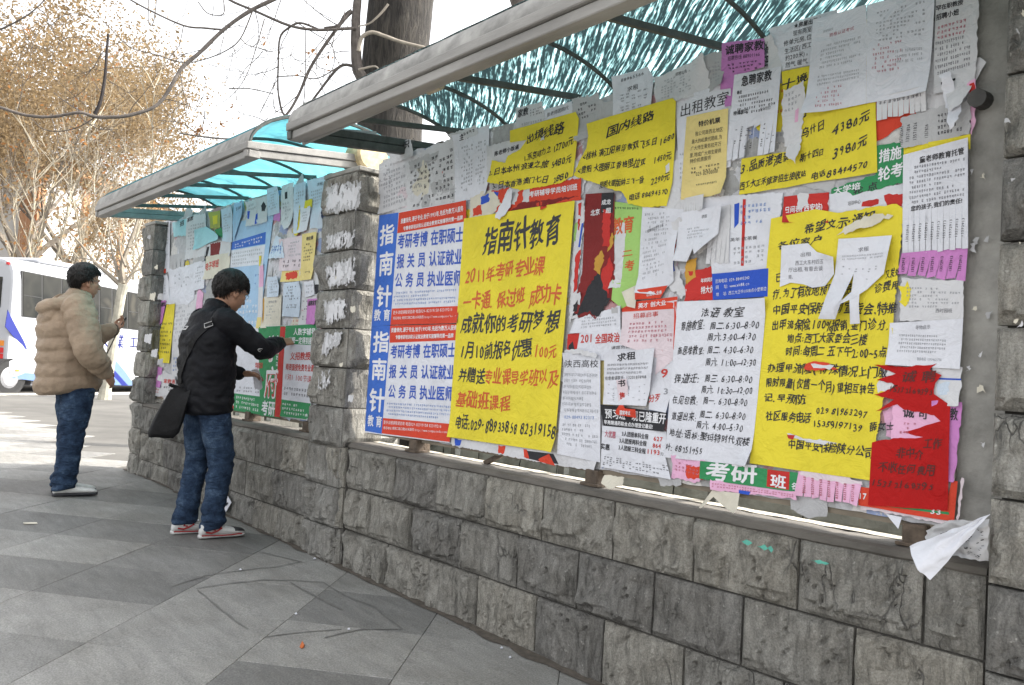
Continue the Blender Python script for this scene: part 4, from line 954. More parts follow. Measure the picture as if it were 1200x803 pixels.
def fringe_outline(TL, TR, BR, BL, depth, n, seed, miss=0.12):
    """sheet whose lower edge is cut into tear-off tabs"""
    TL, TR, BR, BL = [b2(*p) for p in (TL, TR, BR, BL)]; r = random.Random(seed)
    out = [TL, TR, BR]; H = (TL-BL).length; up = (TL-BL).normalized()
    ux = (BR-BL)/n; sway = 0
    for i in range(n-1, 0, -1):
        x1 = BL+ux*i; w_ = ux.length
        gap = r.uniform(0.06, 0.2)*w_; L = depth*r.uniform(0.85, 1.1); cut = r.uniform(-0.05, .05)*depth
        out += [x1+ux*(gap/w_)*0.5+up*r.uniform(-.004, .006), x1+up*(L), x1-ux*(gap/w_)*0.5+up*r.uniform(-.004, .006)]
        if r.random() < miss and i > 1:
            x0 = BL+ux*(i-1); out[-1] = x1-ux*0.03+up*(depth*0.9); out += [x0+ux*0.1+up*(depth*0.85+r.uniform(-.006, .006))]
    out += [BL]; return out
SEED = [0]
def textrun(sheet, acc, item):
    kind = item[0]
    if kind == 't':
        _, s, x0, y0, x1, y1, h, col, st = item
        a, b_ = b2(x0, y0), b2(x1, y1); hm = (b2((x0+x1)/2, (y0+y1)/2-h)-b2((x0+x1)/2, (y0+y1)/2)).y
        d = b_-a; tot = sum(adv(c) for c in s); L = d.length; ux = d.normalized(); uy = Vector((0, 1)) if abs(ux.x) > 0.5 else Vector((-ux.y, ux.x))
        if abs(ux.x) <= 0.5: hm = abs(b2(x0+h, y0).x-a.x)
        sx = L/tot; sy = hm/0.92; p = 0; r = random.Random(SEED[0]); hand = st in ('h', 'm')
        for c in s:
            g = GL.get((c, st)); w_ = adv(c)
            if g and c != ' ':
                sd = r.uniform(0, 99); jx_, jy = (r.uniform(-.05, .05), r.uniform(-.08, .08)) if hand else (0, 0); sc_ = r.uniform(.82, 1.12) if hand else 1; rot = r.uniform(-.08, .15) if hand else 0
                gw = 1.0; r0_ = r.uniform(-.08, .16)
                vs = []
                for vx, vy in g[0]:
                    vy2 = vy+0.08
                    if hand:
                        vx2 = (vx-.5)*sc_; vy3 = (vy2-.46)*sc_
                        vx2, vy3 = vx2*cos(rot)-vy3*sin(rot), vx2*sin(rot)+vy3*cos(rot)
                        vx2 += (0.10+r0_)*vy3+0.10*nz(vx*2.3+sd, vy*2.3)+.5; vy3 += 0.11*nz(vx*2.1, vy*2.1+sd)+0.07*(vx-.5)+.46
                    else: vx2, vy3 = vx, vy2
                    q = a+ux*((p+vx2*gw+jx_)*sx)+uy*((vy3+jy)*sy)
                    vs.append(Vector((q.x, sheet.y(q.x, q.y, 0.0012), q.y)))
                mb_ = acc.setdefault(col, MB()); mb_.add(vs, g[1])
                wt_ = {'r': 0, 'h': 0.014, 'm': 0.027, 'b': 0.024}[st]
                if wt_:        # heavier strokes: the same glyph again, shifted a hair
                    for k_, (ox, oy) in enumerate(((1, 0), (-1, 0), (0, 1), (0, -1)) if st == 'b' else ((.9, .7), (-.9, -.7), (.45, .35), (-.45, -.35))):
                        dv = ux*(ox*wt_*sx)+uy*(oy*wt_*sy); mb_.add([v+Vector((dv.x, -0.00004*(k_+1), dv.y)) for v in vs], g[1])
            p += w_
    elif kind == 'g':   # block of print too small to read: broken little strokes
        _, q, rows, cols, col = item[:5]; dens = item[5] if len(item) > 5 else 0.8; vert = len(item) > 6
        TL, TR, BR, BL = [b2(*p) for p in q]; r = random.Random(SEED[0]+int(q[0][0]*7+q[0][1])); m = acc.setdefault(col, MB())
        for j in range(rows):
            n_ = int(cols*r.choice((1, 1, 1, 0.85, 0.6) if rows > 2 else (1,))); st0 = r.choice((0, 0, 1)) if rows > 3 else 0
            for i in range(st0, n_):
                if r.random() > dens+0.12: continue
                u0, v0 = (i+.12)/cols, (j+.18)/rows; du, dv = 0.76/cols, 0.62/rows
                def PT(u, v):
                    t = TL.lerp(TR, u); b_ = BL.lerp(BR, u); s_ = t.lerp(b_, v); return Vector((s_.x, sheet.y(s_.x, s_.y, 0.0011), s_.y))
                for k in range(r.choice((2, 3))):     # horizontal strokes
                    vv = v0+dv*(k+r.random()*.5)/3; a0 = u0+du*r.uniform(0, .3); a1 = u0+du*r.uniform(.7, 1); th = dv*.15
                    m.add([PT(a0, vv), PT(a1, vv), PT(a1, vv+th), PT(a0, vv+th)], [(3, 2, 1, 0)])
                for k in range(r.choice((1, 2))):
                    uu = u0+du*r.uniform(0.05, .85); th = du*.16; a0 = v0+dv*r.uniform(0, .3); a1 = v0+dv*r.uniform(.7, 1)
                    m.add([PT(uu, a0), PT(uu+th, a0), PT(uu+th, a1), PT(uu, a1)], [(3, 2, 1, 0)])
    elif kind == 'c':   # printed colour area
        _, q, colk = item[:3]; torn = item[3] if len(item) > 3 else 0
        SEED[0] += 1
        o = outline_of(q, torn, SEED[0]); mm = poly_mesh(sheet, o, 0.0005+0.00015*(len([1 for k in acc if k.startswith('#')])), 0.04)
        acc['#%d#%s' % (SEED[0], colk)] = mm
CNAME = {'k': 'black', 'b': 'blue', 'r': 'red', 'w': 'white'}
def poster(label, px, colk, layer, items=(), torn=0.0, te=None, lifts=(), fringe=None, name='notice', cat='notice', group=None, amp=0.0011, grid=0.03, miss=0.12):
    SEED[0] += 1; sd = SEED[0]*1.37
    rl = random.Random(SEED[0]*7); lifts = list(lifts)
    if len(px) <= 6 and rl.random() < .8:
        for ci in rl.sample(range(len(px)), 1+(rl.random() < .4)): lifts.append((*px[ci], rl.uniform(.05, .12), rl.uniform(.006, .022)))
    sh = Sheet(px, layer, sd, lifts, amp*1.5)
    if fringe: o = fringe_outline(*px, fringe[0], fringe[1], SEED[0], miss)
    else: o = outline_of(px, torn, SEED[0], te)
    c = sum(o, Vector((0, 0)))/len(o); loc = (c.x, BY, c.y)
    p = tag(poly_mesh(sh, o, 0, grid).build(name, pm(colk), loc=loc), label, cat, group)
    p.data.polygons.foreach_set('use_smooth', [True]*len(p.data.polygons))
    acc = {}
    for it in items: textrun(sh, acc, it)
    for k, m in acc.items():
        if not m.f: continue
        q_ = m.build('printed_area' if k[0] == '#' else 'lettering', pm(k.split('#')[2]) if k[0] == '#' else im(k), p)
        if k[0] != '#': q_['kind'] = 'stuff'
    return p
T = lambda s, x0, y0, x1, y1, h, c='k', st='r': ('t', s, x0, y0, x1, y1, h, c, st)
G = lambda q, r, c, col='y', d=0.8: ('g', q, r, c, col, d)
Cc = lambda q, k, t=0: ('c', q, k, t)

W_ = []   # specs: (args, kwargs)
def S(*a, **k): W_.append((a, k))
# ---------------- near board: background layers
S('old white sheet with grey print at the top left corner of the near board', [(446, 196), (478, 183), (480, 240), (446, 252)], 'white2', 1, [G([(450, 203), (476, 192), (477, 236), (450, 246)], 8, 9, 'l')], torn=.003)
S('weathered newsprint torn in strips right of the corner sheet', [(476, 186), (535, 160), (540, 222), (538, 236), (478, 252)], 'white2', 1, [G([(482, 195), (532, 172), (534, 232), (480, 246)], 9, 12, 'k', .45), Cc([(480, 190), (500, 182), (515, 178), (512, 188), (490, 198), (482, 204)], 'grey', .006), Cc([(505, 215), (530, 208), (532, 222), (508, 232)], 'grey', .006)], torn=.006)
S('notice with a bold black heading and a dog-ear, topmost at the near board corner', [(455, 177), (483, 163), (488, 184), (462, 192)], 'white2', 4, [T('兼职', 463, 181, 482, 173, 9, 'k', 'b'), T('招', 485, 172, 486.5, 171, 9, 'k', 'b')], torn=.004, lifts=[(456, 178, .1, .02)])
S('pale printed sheet with two columns below the canopy end', [(534, 160), (575, 146), (573, 228), (534, 240)], 'white', 2, [T('主打', 540, 166, 552, 162, 7, 'k', 'b'), G([(542, 172), (556, 168), (555, 222), (541, 228)], 12, 5, 'l', .6), G([(559, 167), (571, 163), (569, 216), (558, 220)], 12, 5, 'l', .6)])
S('narrow white slip with a row of black letters beside the pale printed sheet', [(528, 158), (560, 147), (562, 158), (532, 170)], 'white2', 3, [G([(530, 161), (558, 150), (559, 156), (532, 166)], 1, 8, 'k')], torn=.004)
S('white sheet with a line reading 陈老师小饭桌 partly under the yellow tours poster', [(572, 172), (622, 160), (620, 205), (572, 215)], 'white2', 3, [T('陈老师小饭桌', 581, 184, 610, 175, 5.5, 'k', 'b')], torn=.004)
S('notice headed 家教 in bold above the left yellow tours poster', [(606, 127), (639, 120), (641, 165), (607, 172)], 'white2', 3, [T('家教', 608, 139, 621, 135, 9, 'k', 'b'), G([(623, 129), (637, 125), (637, 134), (623, 138)], 3, 8, 'k', .6), G([(610, 145), (637, 139), (637, 160), (610, 166)], 4, 10, 'l')], torn=.003)
S('white sheet with one line of print above the left yellow tours poster', [(636, 130), (672, 119), (674, 158), (638, 165)], 'white', 2, [T('张老师团购代', 642, 138, 668, 129, 5, 'k', 'r'), G([(642, 142), (668, 134), (668, 150), (642, 156)], 3, 10, 'l')], torn=.002)
S('crumpled greyish flyer with a torn top between the two yellow tours posters', [(672, 117), (704, 110), (706, 120), (722, 118), (722, 150), (676, 168)], 'grey', 3, [G([(678, 122), (700, 116), (701, 136), (680, 143)], 4, 7, 'k', .6)], torn=.007, amp=.003)
S('white notice with a phone number heading and 求租 over tear-off strips', [(721, 92), (761, 79), (768, 92), (765, 124), (720, 142)], 'white', 4, [T('88965566', 730, 98, 757, 89, 5, 'k', 'r'), T('求租', 737, 109, 750, 105, 6, 'k', 'r'), G([(728, 112), (762, 103), (762, 126), (728, 137)], 7, 5, 'l', .7)], torn=.002)
S('curled white sheets with a torn corner at the top of the board', [(768, 92), (833, 66), (834, 108), (800, 118), (770, 128)], 'white2', 2, [G([(776, 96), (812, 82), (812, 106), (776, 118)], 7, 10, 'l', .6), T('招聘公告', 793, 90, 807, 86, 4, 'k')], torn=.005, lifts=[(830, 70, .15, .03)])
S('second torn white sheet hanging over the top edge near the purple flyer', [(826, 70), (848, 60), (850, 100), (832, 108)], 'grey', 3, [G([(834, 76), (846, 72), (846, 96), (834, 100)], 6, 4, 'l')], torn=.006, lifts=[(830, 72, .1, .03)])
S('white sheet with 出租教室 in large thin characters', [(793, 116), (858, 97), (858, 196), (798, 214)], 'white', 3, [T('出租教室', 798, 139, 856, 122, 15, 'k', 'r'), G([(798, 180), (806, 178), (806, 210), (798, 212)], 6, 3, 'l')])
S('pale yellow notice of cheap air tickets 特价机票', [(807, 138), (856, 128), (853, 229), (800, 235)], 'pale', 5, [T('特价机票', 821, 150, 847, 145, 6.5, 'k', 'b'), T('我公司是西北地区', 817, 161, 850, 155, 5.2), T('最大的机票代理商,为', 813, 170, 849, 164, 5.2), T('广大师生乘务拉开万', 812, 178, 848, 172, 5.2), T('里,特成广大师生提供', 811, 186, 848, 180, 5.2), T('特价机票服务', 811, 193, 836, 188, 5.2), G([(812, 197), (846, 191), (846, 200), (812, 206)], 2, 10, 'k', .6), T('029-82900000', 818, 208, 844, 204, 6, 'k'), G([(818, 216), (843, 212), (843, 216), (818, 220)], 1, 12, 'k')], lifts=[(853, 229, .06, .015)])
S('purple flyer with bold heading 诚聘家教 at the top of the near board', [(848, 52), (898, 46), (898, 79), (866, 90), (862, 104), (846, 106)], 'purple', 4, [T('诚聘家教', 852, 66, 897, 59, 11, 'k', 'b'), T('招聘热线 88901166', 855, 73, 893, 67, 5.5, 'k'), G([(854, 76), (895, 70), (895, 82), (856, 88)], 3, 9, 'k', .5)], torn=.002)
S('purple sheet edge hanging below the purple flyer', [(850, 100), (866, 97), (864, 124), (852, 127)], 'purple', 2, torn=.003)
S('white tear-off notice with a bold tutor-wanted heading beside the pale yellow notice', [(863, 89), (918, 79), (913, 180), (853, 190)], 'white', 5, [T('急聘家教', 871, 103, 907, 95, 12, 'k', 'b'), T('最近', 866, 112, 872, 111, 4, 'k', 'b'), G([(868, 113), (912, 104), (911, 130), (865, 138)], 5, 16, 'k', .75), T('特请面议!', 862, 137, 880, 133, 5, 'k', 'b'), T('中介勿扰!', 893, 132, 906, 129, 4.5)]+[G([(864+i*6.6, 150-i*.9), (867.5+i*6.6, 149.6-i*.9), (864+i*6.4, 178-i*.9), (860.5+i*6.4, 178.4-i*.9)], 11, 1, 'k', .8) for i in range(8)], fringe=(.13, 8), miss=.1)
S('white room-to-let notice headed ★房屋出租', [(903, 35), (983, 12), (985, 80), (957, 76), (920, 83)], 'white', 3, [T('★房屋出租★', 932, 35, 966, 26, 6, 'k', 'b'), T('现有两室', 931, 44, 953, 38, 6.5, 'k'), T('修单元房,位', 920, 56, 953, 47, 6.5, 'k'), T('生活区(西工', 921, 65, 953, 56, 6.5, 'k'), T('约200米)。', 922, 73, 952, 65, 6.5, 'k'), T('然气,暖气,', 922, 81, 950, 75, 6.5, 'k')])
S('small torn strip with black characters beside the purple flyer', [(899, 46), (908, 43), (922, 84), (903, 86)], 'white2', 2, [T('招家', 902, 80, 903, 50, 5, 'k', 'b')], torn=.003)
S('yellow handwritten tours poster with prices 4380 and 3980', [(918, 85), (953, 78), (1025, 90), (1028, 122), (1030, 203), (868, 229), (871, 187), (928, 178), (922, 130)], 'yellow', 4, [
  T('十境', 919, 106, 950, 97, 11, 'k', 'm'), T('才', 941, 138, 950, 136, 9, 'k', 'm'), T('乌什日', 942, 162, 968, 153, 11, 'k', 'm'), T('4380元', 979, 159, 1021, 144, 14, 'k', 'm'), T('斯十四日', 940, 190, 968, 183, 9, 'k', 'm'), T('3980元', 979, 187, 1018, 173, 14, 'k', 'm'),
  T('3.品质港澳泰', 871, 204, 928, 190, 12, 'k', 'm'), T('西工大正禾旅游招生接收站', 869, 223, 947, 209, 9, 'k', 'm'), T('电话', 953, 211, 970, 208, 8, 'k', 'm'), T('88494570', 972, 209, 1019, 198, 10, 'k', 'm')], torn=.002, te=[4, 5, 6, 7])
S('torn white tear-off remnant over the yellow 4380 tours poster', [(920, 108), (948, 98), (944, 140), (940, 196), (926, 186), (919, 150)], 'white2', 6, [G([(922, 112), (944, 104), (941, 130), (922, 135)], 4, 5, 'l'), Cc([(935, 130), (939, 128), (938, 144), (934, 145)], 'pink')], torn=.005, lifts=[(940, 190, .1, .03)])
S('smooth white sheet with faint print, left one of the large pair at the top', [(956, 25), (1019, 8), (1018, 123), (948, 138)], 'white', 7, [T('资格认证考试', 975, 46, 1004, 37, 4.5, 'p'), T('培训招生', 968, 41, 980, 37, 3, 'l'), G([(966, 55), (1012, 43), (1011, 74), (963, 84)], 6, 22, 'l', .7), G([(962, 90), (1010, 82), (1010, 94), (961, 104)], 3, 24, 'l', .8), G([(961, 105), (990, 100), (990, 126), (961, 130)], 5, 12, 'p', .5)], lifts=[(948, 138, .18, .03)])
S('smooth white sheet with faint table, right one of the large pair at the top', [(1019, 8), (1099, -12), (1092, 111), (1018, 123)], 'white', 7, [G([(1030, 16), (1088, 2), (1087, 44), (1028, 52)], 9, 14, 'l', .5), G([(1026, 53), (1060, 48), (1060, 84), (1024, 90)], 7, 12, 'p', .4), G([(1052, 60), (1084, 56), (1084, 74), (1052, 78)], 3, 16, 'l', .6)], lifts=[(1092, 111, .15, .02)])
S('white flyer in the top right corner with red and black lines', [(1099, -10), (1150, -22), (1145, 96), (1131, 128), (1120, 136), (1112, 110), (1096, 112)], 'white2', 5, [T('罕在职教授', 1099, 15, 1131, 7, 6, 'k', 'b'), T('招聘小姐', 1099, 26, 1126, 19, 7, 'k', 'b'), G([(1100, 32), (1135, 22), (1134, 42), (1100, 50)], 3, 8, 'p', .9), G([(1098, 50), (1140, 40), (1139, 80), (1098, 92)], 6, 16, 'y', .8), Cc([(1105, 98), (1122, 93), (1122, 96), (1105, 101)], 'black')], torn=.003, te=[1, 2, 3, 4, 5], lifts=[(1125, 130, .12, .04)])
S('row of white tear-off tabs under the large pair of sheets', [(1030, 116), (1090, 104), (1088, 131), (1030, 143)], 'white2', 6, [G([(1032, 120), (1086, 109), (1086, 116), (1032, 126)], 1, 10, 'y')], fringe=(.06, 9), miss=.1)
S('greyish tear-off sheet with vertical phone numbers left of the corner flyer', [(1057, 139), (1140, 116), (1138, 158), (1061, 176)], 'grey', 3, [T('13571852647', 1062, 172, 1061, 148, 5, 'k'), T('13571826', 1069, 168, 1069, 146, 5, 'k'), T('13571826', 1077, 166, 1077, 144, 5, 'k'), T('1357826', 1090, 163, 1090, 146, 5, 'k'), G([(1100, 134), (1138, 126), (1137, 154), (1100, 161)], 4, 10, 'k', .7)], torn=.004)
S('curled white tabs hanging beside the right edge of the near board', [(1108, 92), (1120, 86), (1124, 120), (1132, 126), (1130, 150), (1122, 158), (1110, 120)], 'white', 7, torn=.004, lifts=[(1126, 150, .12, .05), (1110, 95, .08, .03)], grid=.02)
S('green banner with slanted white characters 措施 轮考 partly covered', [(1028, 172), (1060, 166), (1061, 214), (1000, 230), (975, 232), (975, 222), (1028, 205)], 'green', 2, [T('措施', 1031, 192, 1058, 186, 15, 'w', 'b'), T('轮考', 1030, 214, 1060, 206, 16, 'w', 'b'), T('大学培', 978, 229, 1010, 222, 8, 'w', 'b')], torn=.003)
S('white sheet with red patterned patches right of the red timetable', [(973, 228), (1060, 216), (1062, 262), (970, 268)], 'white', 2, [Cc([(1037, 230), (1060, 226), (1060, 243), (1042, 246)], 'red', .006), Cc([(1012, 238), (1032, 234), (1030, 240), (1012, 243)], 'red', .004), T('轮 点', 1001, 229, 1030, 222, 9, 'k', 'b'), T('培训中心', 995, 242, 1010, 239, 5, 'k')], torn=.003)
S('red timetable flyer headed (西安站) above the large yellow notice', [(920, 231), (973, 226), (973, 262), (920, 262)], 'red', 2, [T('日间表(西安站)', 921, 251, 967, 246, 8, 'w', 'b'), Cc([(935, 228), (949, 226), (948, 240), (939, 246), (936, 240)], 'white2', .005)], torn=.002)
S('yellow strip of an older sheet above the 童老师 notice', [(1061, 173), (1139, 158), (1139, 176), (1061, 192)], 'yellow', 4, torn=.002)
S('white tear-off notice headed 童老师教育托管', [(1061, 183), (1139, 164), (1137, 292), (1060, 299)], 'white', 6, [T('童老师教育托管', 1080, 193, 1133, 182, 7.5, 'k', 'b'), G([(1068, 196), (1134, 185), (1133, 232), (1068, 242)], 8, 22, 'y', .7), T('您的孩子,我们的责任!', 1070, 249, 1131, 239, 6, 'k', 'b')]+[T('13572913', 1067+i*7.2, 285-i*.7, 1068.5+i*7.2, 264-i*.9, 3.6, 'k') for i in range(10)], fringe=(.16, 11), miss=.0)
S('row of purple tear-off tabs under the 童老师 notice', [(1060, 298), (1136, 290), (1133, 330), (1054, 322)], 'purple', 4, [T('13572913', 1062+i*11, 320-i*.2, 1064+i*11, 303-i*.6, 4, 'k', 'b') for i in range(7)], fringe=(.07, 7), miss=.15)
S('pink sheet showing at the right edge beside the tear-off sheet', [(1137, 100), (1146, 95), (1143, 150), (1139, 160), (1137, 130)], 'pink', 1, [Cc([(1139, 100), (1145, 98), (1144, 112), (1139, 116)], 'red', .003)], torn=.003)
# middle band
S('white tear-off sheet hidden behind the red timetable with a blue bar', [(820, 232), (920, 226), (906, 318), (838, 324)], 'white', 2, [Cc([(862, 240), (868, 238), (867, 262), (862, 268)], 'blue', .002), Cc([(872, 234), (875.5, 234), (873, 312), (869.5, 312)], 'red'), G([(868, 240), (905, 236), (905, 262), (868, 266)], 4, 8, 'q', .7), T('英年 优茶餐', 857, 284, 889, 281, 4.5, 'k'), G([(856, 290), (898, 286), (896, 308), (856, 312)], 4, 9, 'l', .6)], torn=.003)
S('curled white sheet with lifted corner hanging in the middle of the near board', [(800, 250), (854, 241), (846, 275), (832, 292), (822, 300), (819, 293), (810, 308), (794, 307)], 'white', 6, [T('求租', 825, 257, 832, 256, 4, 'k'), G([(808, 268), (836, 264), (834, 280), (806, 282)], 4, 12, 'l', .7)], lifts=[(854, 241, .12, .03), (830, 298, .15, .05), (796, 307, .08, .02)], grid=.02)
S('tear-off strips of a white sheet beside the curled sheet', [(836, 246), (858, 240), (856, 309), (829, 310)], 'white2', 4, [], fringe=(.16, 5), miss=.1)
S('torn sheets curling between the tall white sheet and the red leaflet', [(784, 262), (802, 255), (795, 310), (806, 345), (800, 352), (782, 330)], 'white2', 3, [Cc([(786, 310), (792, 305), (792, 318), (786, 322)], 'blue', .003), Cc([(790, 280), (796, 275), (793, 300), (789, 305)], 'red', .003)], torn=.007, amp=.004)
S('red leaflet with white words 特大优 left of the blue banner', [(806, 320), (840, 312), (839, 352), (804, 354)], 'red', 3, [T('年终同类', 823, 332, 838, 330, 5, 'w', 'b'), T('特大优', 823, 345, 839, 343, 8.5, 'w', 'b'), Cc([(806, 306), (818, 302), (817, 325), (806, 334)], 'gold', .003)], torn=.004)
S('blue banner with white contact lines', [(839, 322), (903, 315), (902, 348), (838, 352)], 'blue', 5, [T('咨询电话: 029-88493240', 842, 333, 881, 328, 4.6, 'w', 'r'), T('网    址: www.xk88.cn', 842, 340, 881, 335, 4.6, 'w'), T('地    址: 西工大正中100B点小堂第边', 842, 348, 901, 341, 4.6, 'w')])
S('tall white sheet of fine print with a red foot in the middle of the board', [(755, 243), (804, 246), (797, 270), (792, 330), (774, 346), (749, 344)], 'white', 4, [T('招聘培训学员 2名', 761, 274, 780, 266, 4, 'k'), G([(758, 250), (788, 248), (780, 322), (753, 330)], 16, 14, 'l', .55), Cc([(749, 341), (785, 335), (776, 350), (748, 352)], 'orange', .002), T('仓储库·业务', 760, 348, 778, 345, 4.5, 'w', 'b')], torn=.002, te=[1, 2, 3], lifts=[(797, 300, .12, .03)])
S('green education poster with orange characters 育 考 and a curled corner', [(715, 236), (755, 241), (747, 360), (735, 366), (721, 352)], 'lime', 2, [T('教育', 719, 276, 744, 272, 19, 'o', 'b'), T('二', 730, 302, 743, 300, 8, 'o', 'b'), T('考', 733, 318, 745, 317, 12, 'o', 'b'), Cc([(724, 262), (736, 261), (729, 338), (715, 338)], 'white2', .003), G([(719, 242), (750, 243), (750, 247), (719, 246)], 1, 11, 'k')], torn=.002)
S('whitish curled paper corner below the green education poster', [(733, 343), (750, 334), (748, 362), (741, 360)], 'cream', 5, torn=.002, lifts=[(740, 345, .08, .03)])
S('dark red and black stage poster with torn lower edge', [(688, 228), (722, 226), (721, 300), (722, 357), (716, 352), (708, 358), (700, 375), (694, 368), (681, 374), (674, 366), (684, 320)], 'maroon', 3, [
  Cc([(707, 227), (722, 226), (720, 250), (706, 250)], 'black'), Cc([(695, 330), (704, 318), (710, 330), (716, 352), (702, 372), (692, 366), (678, 370), (684, 352)], 'black', .008), Cc([(700, 300), (708, 294), (710, 306), (704, 322), (698, 316)], 'gold', .006), Cc([(715, 280), (721, 272), (720, 288), (714, 296)], 'gold', .005), Cc([(706, 322), (718, 300), (721, 316), (714, 345), (708, 338)], 'red', .005), Cc([(708, 245), (718, 250), (716, 290), (708, 290)], 'red', .006),
  T('成龙', 707, 241, 718, 240, 6, 'w', 'b'), T('北京', 694, 254, 705, 252, 7, 'w', 'b'), T('·超', 708, 251, 718, 250, 6, 'w', 'b')], torn=.006, te=[2, 3, 4, 5, 6, 7, 8, 9])
S('thin torn strips of red, white and blue left of the dark red poster', [(676, 240), (688, 234), (682, 300), (674, 370), (668, 380), (672, 300)], 'white2', 2, [Cc([(680, 240), (684, 238), (680, 270), (678, 270)], 'red', .003), Cc([(676, 300), (682, 292), (677, 340), (673, 345)], 'red', .004), Cc([(683, 262), (685, 262), (681, 290), (679, 290)], 'blue', .002), Cc([(675, 262), (678, 260), (676, 282), (673, 284)], 'lime', .003)], torn=.006)
S('small strip with black drop pattern left of the dark red poster', [(672, 345), (684, 343), (680, 372), (671, 374)], 'white2', 3, [Cc([(674, 358), (679, 352), (678, 368), (673, 370)], 'black', .003)], torn=.004)
S('torn red band with white lettering under the left yellow tours poster', [(577, 224), (684, 209), (683, 234), (640, 246), (600, 250), (580, 249)], 'orange', 3, [T('考研辅导学员培训班', 622, 232, 679, 223, 7, 'w', 'b'), Cc([(596, 222), (612, 220), (606, 238), (594, 244), (590, 236)], 'white2', .008), Cc([(612, 238), (680, 230), (640, 243), (600, 248)], 'maroon', .004), Cc([(577, 226), (586, 225), (584, 236), (577, 236)], 'blue', .004), Cc([(616, 218), (624, 217), (622, 236), (614, 238)], 'white2', .005)], torn=.006)
S('shredded white strips hanging over the red band', [(592, 240), (600, 225), (606, 224), (600, 246), (592, 258), (586, 256)], 'white', 7, torn=.005, lifts=[(590, 255, .1, .03)])
S('crumpled torn white paper above the pointing-compass poster', [(553, 232), (578, 222), (590, 240), (574, 256), (552, 258)], 'cream', 4, [Cc([(566, 232), (575, 228), (576, 236), (566, 240)], 'blue', .004), Cc([(556, 245), (566, 240), (566, 252), (556, 254)], 'orange', .004)], torn=.008, amp=.004)
S('torn white shreds between the right yellow tours poster and the air ticket notice', [(785, 196), (800, 180), (800, 240), (812, 262), (790, 250), (776, 243)], 'white2', 3, torn=.008, amp=.004)
S('row of torn white tabs below the air ticket notice', [(800, 234), (830, 229), (828, 246), (800, 252)], 'white2', 4, fringe=(.04, 9), miss=.2)
S('yellow handwritten poster headed 出境线路 with a torn lower edge, left of the pair', [(600, 154), (677, 132), (681, 140), (677, 185), (674, 207), (660, 215), (635, 220), (612, 224), (592, 217), (574, 215), (579, 189), (597, 192), (600, 184), (612, 176), (620, 165), (600, 168)], 'yellow', 5, [
  T('出境线路', 618, 170, 663, 155, 12, 'k', 'm'), T('1.东京动力之', 616, 190, 648, 180, 8, 'k', 'm'), T('12700元', 650, 180, 675, 170, 10, 'k', 'm'), T('2.日本本州浪漫之旅', 575, 207, 645, 196, 8, 'k', 'm'), T('5480元', 648, 198, 673, 190, 10, 'k', 'm'), T('3.日本香港澳门七日', 580, 222, 645, 214, 8, 'k', 'm'), T('2880', 650, 216, 669, 209, 9, 'k', 'm')], torn=.0025, te=[4, 5, 6, 7, 8, 9, 10, 11, 12], lifts=[(600, 190, .1, .02), (579, 215, .08, .02)])
S('yellow handwritten poster headed 国内线路 with a torn curved lower edge, right of the pair', [(690, 146), (791, 116), (795, 120), (794, 170), (791, 215), (784, 242), (760, 244), (739, 239), (732, 226), (716, 222), (700, 215), (675, 207), (679, 196), (690, 175), (692, 160)], 'yellow', 6, [
  T('国内线路', 714, 162, 770, 142, 12, 'k', 'm'), T('<桂林 漓江阳朔印象双飞五日', 686, 189, 773, 171, 9, 'k', 'm'), T('1680', 776, 172, 794, 164, 9, 'k', 'm'), T('<贵阳 大理丽江香格里拉双', 680, 205, 760, 195, 9, 'k', 'm'), T('1450元', 769, 193, 790, 187, 9, 'k', 'm'), T('昆明大理版纳三飞一卧', 706, 222, 758, 216, 8, 'k', 'm'), T('2290元', 766, 218, 788, 211, 9, 'k', 'm'), T('电话 88494570', 740, 236, 786, 229, 8, 'k', 'm')], torn=.0025, te=[5, 6, 7, 8, 9, 10, 11, 12], lifts=[(720, 225, .12, .02)])
# the big left pair
def compass(y_off, label, a):
    (BLx, BLy) = a['strip'][3]
    S(label, a['out'], 'white', 5, [Cc(a['strip'], 'blue2'), Cc(a['head'], 'orange'), Cc(a['foot'], 'orange')]+a['txt'])
compass(0, 'upper blue, white and red printed course poster with 指南针 down its blue strip', dict(
 out=[(447, 253), (550, 235), (540, 379), (438, 381)], strip=[(447, 253), (469.5, 249.5), (460, 381.5), (438, 382.5)][0:4], head=[(470, 250), (550, 235.5), (549, 260), (468, 274)], foot=[(462, 362), (541, 359), (540, 379), (460, 381)],
 txt=[T('指', 447, 289, 464, 285, 23, 'w', 'b'), T('南', 445.5, 324, 463, 322, 27, 'w', 'b'), T('针', 443, 360, 461, 360, 25, 'w', 'b'), T('教 育', 440.5, 376, 459.5, 376, 13, 'w', 'b'),
  T('质量领先,源于专业,始于1993年,先后为数万人服务', 472, 263, 546, 248, 6, 'w', 'b'), T('专精考研培训和认证就业教育实施辅导的第一品牌', 475, 271, 545, 258, 5, 'w', 'b'),
  T('考研考博 在职硕士', 468, 292, 546, 284, 17, 'b', 'b'), T('报 关 员 认证就业', 467, 315, 545, 310, 17, 'b', 'b'), T('公 务 员 执业医师', 465, 337, 544, 335, 17, 'b', 'b'), G([(464, 342), (538, 338), (536, 356), (463, 359)], 4, 34, 'q', .85),
  T('更多详细课程请咨询 电话029-82319158 82319216', 463, 369, 533, 365, 4.5, 'w'), T('报名地址:黄家口路口南50米路西 http://www.compassedu.com', 463, 375, 538, 372, 3.6, 'w')]))
